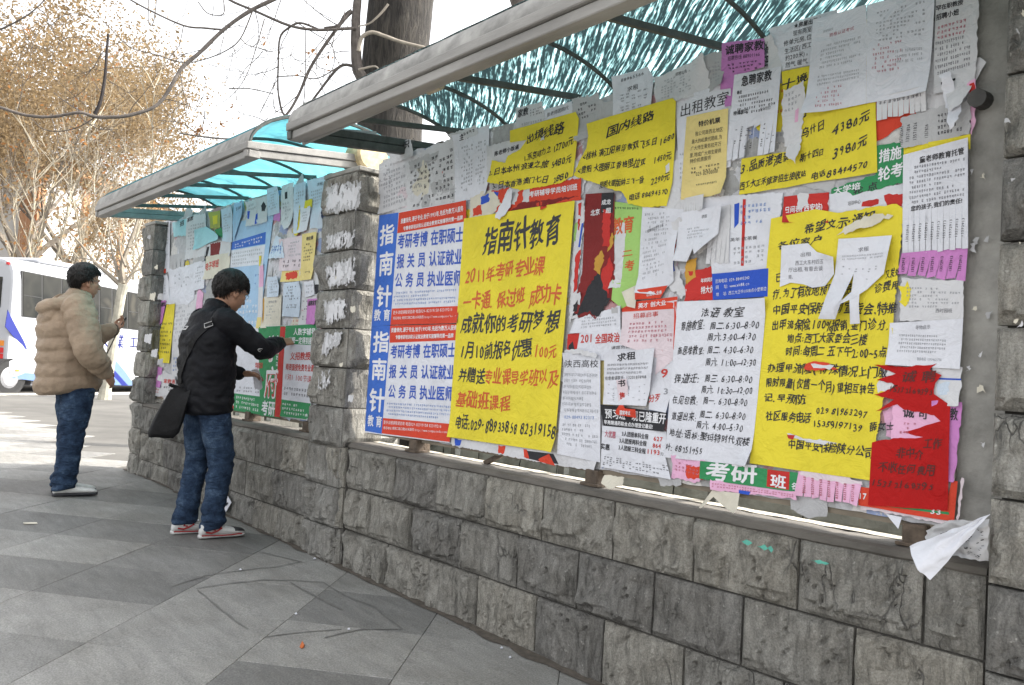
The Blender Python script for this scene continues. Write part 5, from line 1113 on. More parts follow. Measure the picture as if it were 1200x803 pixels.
compass(0, 'lower blue, white and red printed course poster repeating 指南针 down its blue strip', dict(
 out=[(438, 383), (540, 380), (529, 519), (430, 507)], strip=[(438, 382), (460, 382), (450, 508.5), (430, 505)], head=[(460, 382), (540, 380), (539, 399), (459, 402)], foot=[(451.5, 490), (532, 497), (529.5, 518), (450, 508)],
 txt=[T('指', 439, 413, 458, 413, 24, 'w', 'b'), T('南', 437, 445, 455, 446, 25, 'w', 'b'), T('针', 434.5, 482, 453, 483, 27, 'w', 'b'), T('教 育', 433, 499, 450, 501, 13, 'w', 'b'),
  T('质量领先,源于专业,始于1993年,先后为数万人服务', 461, 390, 538, 387, 5.5, 'w', 'b'), T('专精考研培训和认证就业教育实施辅导的第一品牌', 466, 398, 534, 396, 5, 'w', 'b'),
  T('考研考博 在职硕士', 459.5, 420, 537, 419, 16, 'b', 'b'), T('报 关 员 认证就业', 458, 443, 536, 445, 16, 'b', 'b'), T('公 务 员 执业医师', 457, 466, 534, 470, 16, 'b', 'b'), G([(456, 471), (532, 475), (531, 493), (455, 487)], 4, 34, 'q', .85),
  T('更多详细课程请咨询 电话029-82319158 82319216', 452, 497, 520, 502, 4.5, 'w'), T('报名地址:黄家口路口南50米路西 http://www.compassedu.com', 452, 503, 526, 508, 3.6, 'w')]))
S('large yellow handwritten poster headed 指南针教育 with black and red lines', [(547, 257), (677, 236), (653, 530), (529, 512)], 'yellow', 7, [
  T('指南针教育', 570, 300, 661, 284, 34, 'k', 'm'), T('2011年考研专业课', 549, 334, 641, 320, 19, 'o', 'm'), T('一卡通. 保过班 成功卡', 546, 364, 661, 354, 20, 'o', 'm'), T('成就你的考研梦想', 544, 391, 658, 387, 22, 'k', 'm'), T('1月10前报名优惠', 543, 421, 626, 418, 19, 'k', 'm'), T('.100元', 626, 420, 656, 419, 16, 'o', 'm'),
  T('并赠送', 541, 447, 571, 450, 16, 'k', 'm'), T('专业课导学班以及', 571, 450, 657, 452, 18, 'o', 'm'), T('基础班课程', 538, 477, 602, 482, 19, 'o', 'm'), T('电话:029-88933858 82319158', 537, 502, 655, 514, 17, 'k', 'm')], lifts=[(653, 530, .1, .012)])
# lower middle
S('white sheet with small print and a red band below the dark red poster', [(675, 374), (731, 358), (729, 390), (671, 391)], 'white', 3, [G([(684, 372), (724, 366), (724, 382), (682, 386)], 4, 16, 'l', .8), Cc([(718, 362), (726, 360), (726, 367), (718, 368)], 'grey', .003)], torn=.004, te=[0])
S('poster with red and black headline 全国政治三大巨头', [(672, 390), (770, 384), (775, 420), (666, 424)], 'white', 3, [T('201', 682, 403, 697, 402, 12, 'r', 'b'), T('全国政治', 699, 403, 728, 401, 11, 'r', 'b'), T('三大巨头', 730, 402, 762, 400, 11, 'k', 'b'), Cc([(667, 392), (681, 390), (677, 414), (666, 416)], 'red'), Cc([(666, 408), (673, 400), (676, 414)], 'black'), T('课题负责人', 718, 410, 746, 408, 4, 'k')], torn=.001)
S('recruitment sheet with red frame and pinkish lines headed 招募启事', [(731, 362), (797, 352), (793, 420), (770, 440), (772, 420), (731, 404)], 'pinkwhite', 4, [Cc([(746, 354), (797, 348), (796, 362), (731, 366), (731, 362)], 'orange'), T('英才 创大业', 750, 362, 783, 358, 6, 'w', 'b'), T('招募启事', 744, 374, 774, 371, 6, 'r'), G([(740, 378), (784, 375), (784, 390), (738, 392)], 3, 12, 'p', .8), G([(740, 392), (790, 390), (790, 402), (738, 403)], 2, 16, 'p', .5), Cc([(793, 352), (797, 351), (793, 410), (791, 410)], 'orange')])
S('right-hand poster column with red wreath around a nine and red characters', [(768, 404), (795, 400), (785, 484), (762, 480)], 'white', 3, [T('重', 772, 418, 779, 417, 7, 'r', 'b'), T('9', 776, 444, 786, 443, 13, 'r', 'b'), T('3', 779, 463, 786, 463, 9, 'l', 'b'), T('分歹', 762, 472, 776, 470, 9, 'r', 'b'), G([(776, 424), (787, 423), (787, 428), (776, 429)], 1, 5, 'r', 1)])
S('white sheet headed 陕西高校 with dense grey lines', [(665, 414), (706, 417), (706, 542), (655, 532)], 'white', 5, [T('陕西高校', 664, 431, 704, 431, 9, 'k', 'r'), G([(664, 436), (703, 437), (704, 486), (661, 484)], 7, 22, 'l', .85), T('029-88493 82313', 664, 491, 699, 492, 5, 'q', 'r'), G([(662, 495), (703, 497), (703, 528), (660, 522)], 5, 20, 'l', .6)], lifts=[(665, 414, .08, .02)])
S('curled torn top edge of a white sheet above the 陕西高校 sheet', [(664, 411), (682, 409), (705, 416), (704, 421), (680, 414), (665, 418)], 'white2', 6, torn=.003, lifts=[(690, 414, .06, .02)])
S('black banner with white words 现已隆重开', [(709, 474), (784, 484), (782, 506), (709, 499)], 'black', 3, [T('预习班', 712, 490, 735, 492, 11, 'w', 'b'), T('现已隆重开', 742, 493, 783, 497, 12, 'w', 'b'), T('早亮精通药联合点办理登记最迎!', 710, 497, 768, 503, 5, 'w', 'b')])
S('price list for group sign-up with red figures 627, 864 and 1193', [(708, 499), (783, 506), (782, 536), (790, 562), (706, 547)], 'white', 4, [T('大优惠', 711, 512, 724, 514, 8, 'p', 'b'), T('实惠', 706, 526, 717, 528, 7, 'k', 'b'), T('3人团报单科全程', 731, 511, 762, 515, 6, 'k', 'b'), T('627', 768, 517, 779, 518, 6.5, 'r', 'b'), T('3人团报两科全程', 728, 519, 760, 523, 6, 'k', 'b'), T('864', 767, 525, 777, 526, 6.5, 'r', 'b'), T('3人团报三科全程', 727, 527, 759, 532, 6, 'k', 'b'), T('1193', 760, 532, 776, 534, 7, 'r', 'b'), T('元/人', 776, 534, 784, 535, 4.5, 'k'), G([(710, 534), (786, 545), (788, 558), (708, 545)], 5, 20, 'k', .5)])
S('small white tear-off slip headed 求租 with a mobile number', [(711, 415), (770, 408), (770, 440), (760, 476), (711, 474)], 'white', 6, [T('求租', 726, 424, 748, 421, 9, 'k', 'b'), G([(715, 426), (764, 424), (763, 439), (714, 440)], 3, 26, 'y', .9), T('有意者请联系: 13201878908', 712, 446, 762, 444, 4.6, 'k')]+[G([(715+i*6, 450), (718+i*6, 450), (718+i*6, 470), (715+i*6, 470)], 8, 1, 'l', .7) for i in range(8)], torn=.001, lifts=[(740, 475, .1, .015)])
S('torn opening showing red characters through the tear-off slip', [(729, 446), (739, 444), (741, 470), (728, 472)], 'pinkwhite', 7, [T('书', 730, 454, 738, 453, 8, 'k', 'b'), T('售', 730, 468, 737, 468, 8, 'r', 'b')], torn=.003)
S('small red arrow-shaped sticker below the tear-off slip', [(725, 482), (732, 471), (737, 479), (752, 480), (751, 490), (726, 486)], 'orange', 8, [T('国家考试', 730, 486, 744, 487, 5, 'w', 'b')], torn=.001)
S('strip of white, blue, red and black print below the big yellow poster', [(529, 513), (702, 536), (700, 552), (640, 543), (531, 522)], 'white2', 2, [Cc([(534, 514), (542, 516), (541, 522), (535, 522)], 'blue', .003), Cc([(586, 522), (594, 523), (592, 532), (585, 531)], 'orange', .003), Cc([(617, 528), (650, 532), (656, 544), (636, 541), (618, 537)], 'black'), Cc([(634, 537), (645, 532), (652, 546), (630, 540)], 'orange'), Cc([(615, 526), (619, 527), (622, 538), (616, 536)], 'orange')], torn=.003)
S('white handwritten timetable of weekly sessions from 6:30 to 8:00', [(797, 354), (902, 350), (883, 546), (782, 536)], 'white', 6, [
  T('法语 教室', 824, 372, 875, 372, 11, 'k', 'h'), T('恩施教室:', 801, 388, 829, 386, 11, 'k', 'h'), T('周二.6:30—8:00', 835, 387, 893, 386, 10, 'k', 'h'), T('周六.3:00—4:30', 832, 400, 889, 400, 10, 'k', 'h'), T('高思堆教室:', 797, 416, 829, 416, 10, 'k', 'h'), T('周二. 4:30—6:30', 832, 415, 886, 415, 10, 'k', 'h'), T('周六. 11:00—12:30', 830, 429, 889, 431, 10, 'k', 'h'),
  T('择道迁:', 793, 449, 824, 449, 11, 'k', 'h'), T('周三. 6:30—8:00', 829, 448, 885, 450, 10, 'k', 'h'), T('周六. 10:30—12:00', 825, 461, 885, 464, 10, 'k', 'h'), T('在见包教:', 791, 473, 821, 475, 10, 'k', 'h'), T('周一. 6:30—8:00', 827, 474, 879, 477, 10, 'k', 'h'), T('道遥出来:', 790, 492, 819, 494, 10, 'k', 'h'), T('周二. 6:30—8:00', 823, 490, 877, 493, 10, 'k', 'h'), T('周六. 4:00—5:30', 819, 502, 874, 507, 10, 'k', 'h'), T('地址:语标:聚玛特时代双楼', 787, 511, 882, 524, 10, 'k', 'h'), T('叶: 88251955', 783, 528, 826, 534, 10, 'k', 'h')], lifts=[(883, 546, .12, .02)])
S('large yellow handwritten insurance notice with phone numbers', [(906, 257), (958, 246), (985, 250), (1053, 240), (1062, 244), (1045, 420), (1022, 563), (881, 543), (890, 430)], 'yellow', 5, [
  T('希望文示:通知', 945, 275, 1028, 262, 13, 'k', 'm'), T('各位家户', 914, 293, 966, 286, 10, 'k', 'm'), T('已经结束后', 911, 331, 960, 328, 12, 'k', 'm'), T('又发处', 1040, 327, 1056, 325, 11, 'k', 'm'), T('疗.为了有效地预防人员三', 908, 351, 1010, 345, 13, 'k', 'm'), T('诊费用', 1027, 344, 1056, 340, 12, 'k', 'm'), T('中国平安保险公司宣传会,特推', 908, 369, 1054, 368, 13, 'k', 'm'), T('出甲流保险,100%报销,金门诊分.', 907, 387, 1044, 388, 13, 'k', 'm'), T('地点:西工大家委会三楼', 925, 402, 1018, 404, 12, 'k', 'm'), T('时间:每周二 五下午2:00~5点', 923, 417, 1042, 420, 12, 'k', 'm'),
  T('办理甲流险.(特殊情况上门服', 902, 436, 1043, 443, 12, 'k', 'm'), T('限时限量(仅售一个月)望相互转告', 900, 453, 1028, 463, 12, 'k', 'm'), T('记.早预防.', 898, 470, 950, 475, 11, 'k', 'm'), T('社区服务电话', 900, 492, 953, 497, 12, 'k', 'm'), T('029 81963297', 959, 485, 1019, 490, 10, 'k', 'm'), T('15359197139', 955, 500, 1013, 506, 10, 'k', 'm'), T('薛女士', 1021, 505, 1050, 506, 12, 'k', 'm'), T('中国平安保险陕分公司', 926, 525, 1026, 537, 12, 'k', 'm')], torn=.003, te=[2, 4, 5])
S('torn pale streaks across the heading of the yellow insurance notice', [(1000, 262), (1030, 252), (1050, 254), (1036, 262), (1010, 270), (985, 276)], 'cream', 6, torn=.006)
S('small torn red and white sliver across the yellow insurance notice', [(948, 426), (965, 424), (978, 428), (985, 433), (960, 435), (946, 433)], 'orange', 6, [Cc([(955, 427), (980, 429), (975, 433), (958, 431)], 'white2', .003)], torn=.004)
S('small torn white and red sliver above the company name on the yellow notice', [(925, 508), (945, 514), (975, 517), (985, 521), (960, 520), (930, 514)], 'white2', 6, [Cc([(926, 509), (934, 509), (932, 515), (926, 513)], 'red', .003)], torn=.004)
S('white slip with torn right and lower edges on the yellow notice, left of two', [(919, 289), (950, 286), (960, 296), (983, 303), (981, 322), (970, 336), (955, 338), (945, 334), (930, 332), (917, 337)], 'white', 7, [T('出租', 941, 302, 954, 301, 5, 'y'), T('西工大东村四五', 935, 312, 969, 310, 5.5, 'y'), T('厅出租,有意去谈', 927, 320, 968, 318, 5.5, 'y'), T('南。', 927, 328, 935, 328, 5, 'y')], torn=.002, te=[1, 2, 3, 4, 5, 6, 7, 8], lifts=[(983, 303, .08, .02)])
S('white 求租 tear-off slip with three long tabs splayed over the yellow notice', [(986, 281), (1049, 277), (1048, 303), (1040, 322), (1020, 340), (993, 361), (1002, 345), (1012, 335), (1012, 380), (1002, 381), (1004, 322), (988, 376), (966, 375), (982, 322)], 'white', 8, [T('求租', 1009, 297, 1022, 295, 5.5, 'y'), G([(990, 300), (1042, 297), (1041, 304), (990, 307)], 2, 26, 'l', .8)]+[G([(990+i*8, 312), (994+i*8, 312), (991+i*7.4, 330), (987+i*7.4, 330)], 6, 1, 'l') for i in range(6)], torn=.0012, lifts=[(993, 361, .12, .05), (975, 376, .12, .03), (1048, 303, .1, .03)], grid=.02)
S('white printed sheet below the purple tabs with frayed left edge', [(1058, 326), (1132, 330), (1130, 377), (1056, 377)], 'white2', 4, [G([(1064, 336), (1128, 338), (1126, 362), (1064, 362)], 6, 20, 'l', .6), T('西时园班', 1098, 367, 1118, 367, 5, 'y'), Cc([(1056, 336), (1068, 332), (1070, 350), (1060, 358), (1055, 350)], 'yellow', .008)], torn=.003)
S('white lost-property notice headed 寻物启示', [(1045, 379), (1131, 374), (1128, 433), (1043, 428)], 'white', 5, [T('寻物启示', 1075, 387, 1093, 386, 5, 'y'), G([(1056, 391), (1112, 393), (1110, 416), (1054, 414)], 5, 22, 'l', .9), T('联系电话: 15934625750', 1077, 423, 1106, 424, 4, 'l')])
S('white sheet with a blue line behind the red poster at the right edge', [(1095, 426), (1129, 430), (1127, 476), (1093, 474)], 'white2', 3, [Cc([(1100, 443), (1128, 444), (1128, 446), (1100, 445)], 'blue'), Cc([(1100, 450), (1116, 448), (1112, 462), (1102, 462)], 'blueish', .005)], torn=.003)
S('purple sheet behind the red poster with a black character 教', [(1095, 470), (1129, 472), (1120, 566), (1092, 560)], 'purple', 3, [T('教', 1115, 492, 1124, 493, 14, 'k', 'b')], torn=.003)
S('dark red handwritten job poster torn into long teeth across the upper part', [(1027, 428), (1062, 430), (1100, 427), (1092, 433), (1106, 440), (1098, 449), (1097, 462), (1116, 475), (1113, 598), (1020, 592), (1024, 518), (1050, 514), (1084, 513), (1062, 506), (1084, 500), (1104, 493), (1098, 487), (1062, 480), (1054, 474), (1030, 482), (1050, 468), (1027, 463), (1056, 452), (1030, 445), (1052, 438)], 'deepred', 6, [T('诚 聘', 1060, 449, 1099, 449, 13, 'm', 'm'), T('15332168395', 1045, 460, 1096, 464, 9, 'm', 'm'), T('工作', 1085, 526, 1106, 527, 12, 'm', 'm'), T('非中介', 1053, 537, 1085, 538, 12, 'm', 'm'), T('不收任何费用', 1032, 553, 1099, 558, 12, 'm', 'm'), T('15332168395', 1024, 570, 1097, 575, 10, 'm', 'm')], torn=.0022, te=[0, 1, 2, 3, 4, 5, 10, 11, 12, 13, 14, 15, 16, 17, 18, 19, 20, 21, 22, 23, 24])
S('pink sheet bared by the tear in the dark red poster, with a bold black character', [(1050, 466), (1078, 467), (1106, 470), (1106, 492), (1106, 515), (1076, 516), (1046, 516)], 'pink', 5.2, [T('诚', 1060, 489, 1074, 490, 12, 'k', 'b'), T('可', 1078, 490, 1090, 492, 10, 'k', 'b'), G([(1058, 494), (1080, 495), (1079, 510), (1056, 509)], 3, 6, 'p', .6)], torn=.003)
S('shredded white paper behind the teeth of the dark red poster', [(1027, 432), (1036, 430), (1046, 430), (1058, 446), (1050, 453), (1046, 458), (1030, 460)], 'white2', 5.2, torn=.004)
S('red sheet with a green line framing the foot of the dark red poster', [(1008, 570), (1022, 572), (1112, 585), (1117, 563), (1124, 564), (1120, 611), (1008, 592)], 'orange', 4, [Cc([(1030, 590), (1114, 600), (1114, 603), (1030, 592)], 'green'), T('17', 1008, 585, 1018, 586, 9, 'w', 'b'), T('33', 1092, 602, 1106, 604, 8, 'w', 'b')], torn=.002)
S('white edge strips of old sheets along the lower right rim of the board', [(1010, 592), (1060, 598), (1122, 610), (1127, 560), (1131, 560), (1124, 618), (1060, 604), (1010, 597)], 'pinkwhite', 2, torn=.003)
S('pink tear-off strips with vertical numbers below the yellow insurance notice', [(938, 552), (1012, 565), (1008, 593), (936, 580)], 'pink', 4, [T('83237168', 947+i*9.5, 578+i*1.6, 947+i*9.5, 558+i*1.6, 4, 'p', 'b') for i in range(7)]+[Cc([(940, 550), (1012, 563), (1012, 568), (990, 568), (980, 563), (960, 563), (940, 556)], 'pinkwhite', .005)], fringe=(.07, 8), miss=.0)
S('green banner with large white characters 考研 and a red panel 班', [(825, 540), (938, 554), (937, 577), (822, 561)], 'green', 5, [Cc([(902, 550), (928, 553), (927, 574), (901, 570)], 'red'), T('考研', 829, 562, 890, 567, 22, 'w', 'b'), T('班', 905, 570, 924, 573, 15, 'w', 'b'), T('名', 930, 573, 937, 574, 8, 'w', 'b')])
S('pink strip of old flyers left of the green banner', [(790, 533), (830, 540), (822, 566), (789, 560)], 'pink', 3, [G([(793, 540), (822, 546), (820, 558), (792, 552)], 3, 7, 'p', .7), Cc([(806, 545), (830, 548), (828, 562), (806, 560)], 'orange', .005)], torn=.004)
S('pink strips with small red numbers below the green banner', [(835, 562), (937, 577), (937, 585), (838, 574)], 'pink', 4, [G([(838, 565), (934, 579), (934, 583), (838, 571)], 2, 30, 'p', .8), Cc([(868, 574), (882, 576), (880, 580), (868, 578)], 'blue', .002)], torn=.003)
S('curled greyish flap hanging from the foot of the board above the gap, left', [(712, 556), (735, 559), (733, 569), (722, 573), (710, 566)], 'cream', 5, torn=.003, lifts=[(722, 573, .1, .03)])
S('curled white flaps hanging over the wall cap below the green banner', [(838, 574), (870, 578), (871, 596), (866, 601), (850, 592), (840, 582), (828, 598), (825, 598)], 'cream', 5, torn=.002, lifts=[(828, 598, .12, .04), (870, 600, .1, .03)], grid=.02)
S('torn white triangle hanging at the right end of the gap', [(1040, 602), (1059, 606), (1058, 619), (1050, 613)], 'white', 4, torn=.002, lifts=[(1058, 619, .05, .02)])
# ---------------- far board
def F(*a, **k): S(*a, **k)
F('white flyer with bold heading and frayed tabs at the top left of the far board', [(184, 263), (201, 258), (200, 320), (186, 318)], 'white', 4, [T('急招', 188, 270, 199, 266, 6, 'k', 'b'), G([(187, 273), (199, 270), (198, 300), (187, 302)], 9, 6, 'l')], torn=.006, te=[2])
F('small greenish scrap at the top of the far board', [(203, 262), (220, 256), (221, 276), (205, 278)], 'cyan', 3, [T('招', 212, 266, 217, 264, 6, 'k', 'b')], torn=.008)
F('greyish white sheet with a dark heading near the top left of the far board', [(220, 255), (243, 250), (243, 300), (219, 305)], 'white2', 4, [T('家教', 221, 261, 228, 258, 5, 'k', 'b'), G([(222, 264), (241, 260), (240, 290), (221, 295)], 8, 7, 'l')], torn=.006)
F('olive and yellow picture scrap at the top of the far board', [(248, 250), (260, 247), (260, 267), (248, 268)], 'olive', 5, [Cc([(251, 254), (257, 252), (257, 262), (252, 264)], 'yellow', .004)], torn=.006)
F('folded pale cyan sheet hanging at the top of the far board', [(230, 270), (244, 266), (265, 280), (250, 284), (231, 294)], 'cyan', 7, torn=.002, lifts=[(265, 280, .2, .05)])
F('small bright green scrap beside the folded cyan sheet', [(253, 269), (262, 267), (264, 280), (256, 276)], 'green', 5, torn=.005)
F('bluish white notice right of the green scrap on the far board', [(261, 246), (275, 242), (274, 285), (264, 283)], 'blueish', 6, [G([(264, 252), (273, 249), (272, 272), (264, 274)], 7, 4, 'l')], torn=.003)
F('loose bluish sheet folded over at the top middle of the far board', [(277, 239), (291, 235), (283, 262), (276, 285), (275, 262)], 'lightblue', 7, [G([(279, 243), (288, 240), (286, 246), (279, 249)], 1, 4, 'k')], torn=.003, lifts=[(290, 236, .15, .03)])
F('frayed white notice left of the blue poster top on the far board', [(291, 237), (303, 233), (303, 263), (291, 266)], 'white2', 5, [Cc([(292, 248), (295, 248), (294, 258), (292, 256)], 'blue', .003), G([(293, 240), (302, 237), (302, 246), (293, 249)], 2, 4, 'l')], torn=.006)
F('white notice with a dark leafy emblem on the far board', [(303, 234), (315, 230), (315, 260), (303, 264)], 'white2', 5, [Cc([(308, 242), (311, 236), (314, 242), (312, 248), (309, 248)], 'black', .004), Cc([(302, 252), (304, 250), (305, 262), (303, 264)], 'blue', .002)], torn=.004)
F('white notice of fine print right of the leafy emblem', [(315, 222), (329, 218), (330, 250), (316, 254)], 'blueish', 6, [G([(317, 226), (328, 222), (328, 244), (317, 248)], 7, 5, 'l')], torn=.002)
F('tall pale blue poster with a dark blue band behind the man in black', [(274, 262), (322, 250), (304, 392), (300, 452), (266, 450)], 'lightblue', 2, [Cc([(273, 284), (313, 272), (312, 286), (272, 293)], 'blue2'), Cc([(272, 294), (312, 287), (309, 310), (271, 314)], 'white'), G([(276, 286), (309, 276), (309, 284), (276, 292)], 2, 12, 'w', .7), G([(273, 296), (309, 290), (308, 308), (273, 312)], 4, 16, 'l', .8), G([(276, 345), (304, 343), (302, 400), (272, 402)], 9, 8, 'w', .8), G([(276, 324), (306, 320), (304, 340), (275, 342)], 4, 10, 'q', .3), Cc([(277, 432), (300, 435), (299, 452), (282, 451), (280, 448), (276, 449)], 'blue2', .004)])
F('white notice with a small black square at the top of the far board', [(332, 218), (346, 214), (346, 262), (337, 270), (331, 262)], 'white2', 5, [Cc([(336, 226), (339, 225), (339, 233), (336, 234)], 'black'), G([(333, 238), (344, 235), (343, 256), (334, 260)], 5, 4, 'l')], torn=.004)
F('bluish white notice with torn foot right of the black square notice', [(347, 217), (361, 213), (360, 244), (353, 246), (350, 274), (346, 274)], 'blueish', 6, [G([(349, 222), (359, 219), (358, 238), (349, 241)], 5, 4, 'l')], torn=.003)
F('narrow bright yellow strip between white notices on the far board', [(353, 244), (354, 241), (353, 276), (346, 277), (350, 262)], 'yellow', 4, torn=.005)
F('small yellow scrap high on the right of the far board', [(360, 236), (368, 233), (368, 243), (360, 245)], 'yellow', 5, torn=.003)
F('pale bluish sheet in the top right corner of the far board', [(362, 212), (388, 205), (383, 240), (380, 268), (365, 268)], 'blueish', 3, [T('求租', 373, 219, 380, 217, 4, 'k'), G([(366, 224), (384, 219), (382, 238), (366, 243)], 5, 8, 'l')], torn=.004, lifts=[(380, 250, .12, .04)])
F('small white tear-off notice at the upper right of the far board', [(355, 244), (368, 242), (362, 270), (353, 274)], 'white', 7, [G([(357, 249), (366, 247), (363, 260), (356, 262)], 4, 5, 'l')], torn=.003)
F('small purple scrap between the frayed notices of the far board', [(324, 248), (331, 246), (330, 260), (323, 258)], 'purple', 5, torn=.005)
F('pinkish white notice with faint lines at the right of the far board', [(331, 281), (358, 276), (356, 317), (329, 318)], 'pinkwhite', 5, [G([(340, 284), (356, 281), (355, 300), (340, 302)], 5, 7, 'l'), G([(334, 305), (355, 303), (354, 314), (333, 315)], 2, 8, 'k', .5)], torn=.002)
F('pale yellow slip with dark print near the right edge of the far board', [(357, 275), (374, 272), (369, 328), (355, 329)], 'pale', 7, [T('特价票', 362, 283, 370, 281, 4.5, 'k', 'b'), G([(359, 286), (371, 283), (368, 306), (358, 308)], 6, 5, 'k', .7), G([(360, 318), (366, 317), (366, 321), (360, 321)], 1, 4, 'k')])
F('fan of striped bluish tabs in the middle of the far board', [(326, 276), (333, 280), (336, 303), (320, 304), (318, 300)], 'blueish', 7, [G([(322, 285), (333, 283), (333, 302), (321, 303)], 1, 5, 'q', 1)], torn=.005, lifts=[(326, 304, .12, .04)])
F('orange yellow strip below the pinkish notice on the far board', [(332, 318), (356, 315), (356, 329), (333, 331)], 'pale', 3, [Cc([(336, 320), (350, 318), (350, 326), (336, 328)], 'orange', .006)], torn=.002)
F('bluish slip left of the orange yellow strip', [(316, 325), (330, 324), (330, 348), (315, 349)], 'blueish', 6, [G([(318, 329), (328, 328), (328, 344), (318, 345)], 5, 6, 'l')], torn=.002)
F('beige sheet with yellow and black edges above the green poster', [(311, 348), (332, 346), (330, 384), (310, 385)], 'cream', 4, [T('寻物启事', 316, 356, 326, 355, 3, 'l'), G([(314, 358), (328, 357), (327, 374), (313, 375)], 5, 8, 'l', .6), Cc([(310, 350), (311.5, 350), (311, 384), (309.5, 384)], 'gold')], torn=.001)
F('bluish white typed notice at the right of the far board above the green poster', [(335, 332), (356, 330), (353, 372), (333, 371)], 'blueish', 6, [G([(337, 336), (354, 334), (352, 352), (336, 353)], 5, 9, 'k', .6), G([(337, 357), (352, 356), (351, 362), (336, 362)], 2, 9, 'k', .5)])
F('small white slip near the right edge of the far board', [(359, 331), (370, 329), (371, 346), (360, 349)], 'white', 6, [G([(361, 334), (369, 333), (369, 344), (361, 345)], 3, 4, 'l')], torn=.003)
F('small purple flyer with black heading above the green poster', [(363, 351), (375, 350), (374, 381), (361, 380)], 'purple', 6, [T('诚聘家教', 363.5, 359, 374, 358, 6, 'k', 'b')])
F('printed white sheet with a black edge behind the small slips of the far board', [(353, 318), (378, 314), (376, 381), (352, 381)], 'white2', 2, [G([(356, 352), (362, 352), (361, 376), (355, 376)], 8, 3, 'k', .6), Cc([(370, 334), (377, 333), (376, 344), (371, 345)], 'black', .003), G([(373, 290), (377, 289), (375, 312), (372, 312)], 4, 1, 'r', 1)], torn=.002)
F('narrow sheet with pink and red blocks left of the beige sheet', [(305, 310), (311, 309), (308, 385), (303, 385)], 'white2', 3, [Cc([(306, 312), (311, 311), (310, 336), (305, 337)], 'pink', .002), Cc([(305, 300), (308, 300), (307, 312), (305, 312)], 'yellow'), Cc([(303, 372), (308, 372), (307, 385), (303, 385)], 'pale')], torn=.002)
F('white sheets with grey lines in the left middle of the far board', [(199, 316), (230, 309), (229, 350), (222, 357), (198, 357)], 'white', 3, [G([(203, 322), (226, 318), (226, 335), (203, 340)], 4, 9, 'l', .4)], torn=.005)
F('white typed sheet beside the red lettered sheet on the far board', [(229, 308), (242, 305), (241, 338), (228, 341)], 'white', 4, [G([(231, 313), (240, 311), (239, 330), (230, 333)], 6, 5, 'l', .8)], torn=.002)
F('cream sheet with red brushed characters 电子琴班', [(243, 301), (272, 296), (270, 322), (258, 326), (241, 328)], 'cream', 4, [T('电子琴班', 242, 318, 258, 313, 9, 'r', 'b')], torn=.003)
F('dark brown and white torn photo flyer behind the cyan sheet', [(240, 288), (272, 280), (272, 300), (243, 303)], 'white2', 3, [Cc([(248, 286), (260, 284), (258, 300), (248, 301)], 'maroon', .006), Cc([(244, 290), (247, 289), (244, 302), (241, 302)], 'black', .004)], torn=.006)
F('row of frayed dark tabs below the cyan sheet', [(200, 300), (243, 290), (242, 306), (199, 318)], 'grey', 3, fringe=(.10, 9), miss=.25)
F('white typed sheet at the left edge of the far board', [(186, 324), (199, 322), (200, 353), (184, 355)], 'white', 4, [Cc([(189, 316), (196, 315), (196, 320), (189, 321)], 'orange', .003), G([(188, 328), (196, 327), (196, 346), (187, 347)], 6, 4, 'l')], torn=.003)
F('purple flyer with torn tabs at the left edge of the far board', [(185, 354), (197, 352), (192, 378), (188, 382), (184, 378), (176, 386), (180, 370)], 'purple', 6, [T('家教', 186, 361, 196, 359, 5, 'k', 'b')], torn=.004)
F('yellow handwritten sheet at the left of the far board', [(197, 357), (207, 356), (203, 400), (200, 426), (176, 423), (184, 400), (192, 380)], 'yellow', 5, [G([(190, 378), (204, 377), (200, 416), (180, 414)], 8, 9, 'k', .7)], torn=.002)
F('large white sheet of print behind the yellow sheet of the far board', [(203, 352), (232, 345), (222, 440), (202, 442)], 'white2', 2, [G([(206, 360), (228, 356), (222, 400), (204, 402)], 9, 10, 'l', .6), G([(204, 418), (216, 418), (215, 436), (203, 436)], 4, 5, 'q', .7)])
F('purple sheet low on the left of the far board', [(178, 428), (192, 431), (190, 455), (178, 452)], 'purple', 5, [G([(180, 434), (189, 436), (188, 448), (180, 446)], 3, 3, 'p', .5)], torn=.003)
F('sheet with rows of red characters low on the left of the far board', [(176, 426), (209, 443), (206, 462), (190, 465), (176, 463)], 'white2', 3, [T('家教通', 193, 449, 207, 450, 5, 'r', 'b'), G([(193, 452), (207, 453), (206, 460), (192, 459)], 2, 5, 'k', .8), G([(178, 452), (188, 456), (187, 462), (178, 460)], 2, 4, 'r', .9)], torn=.003)
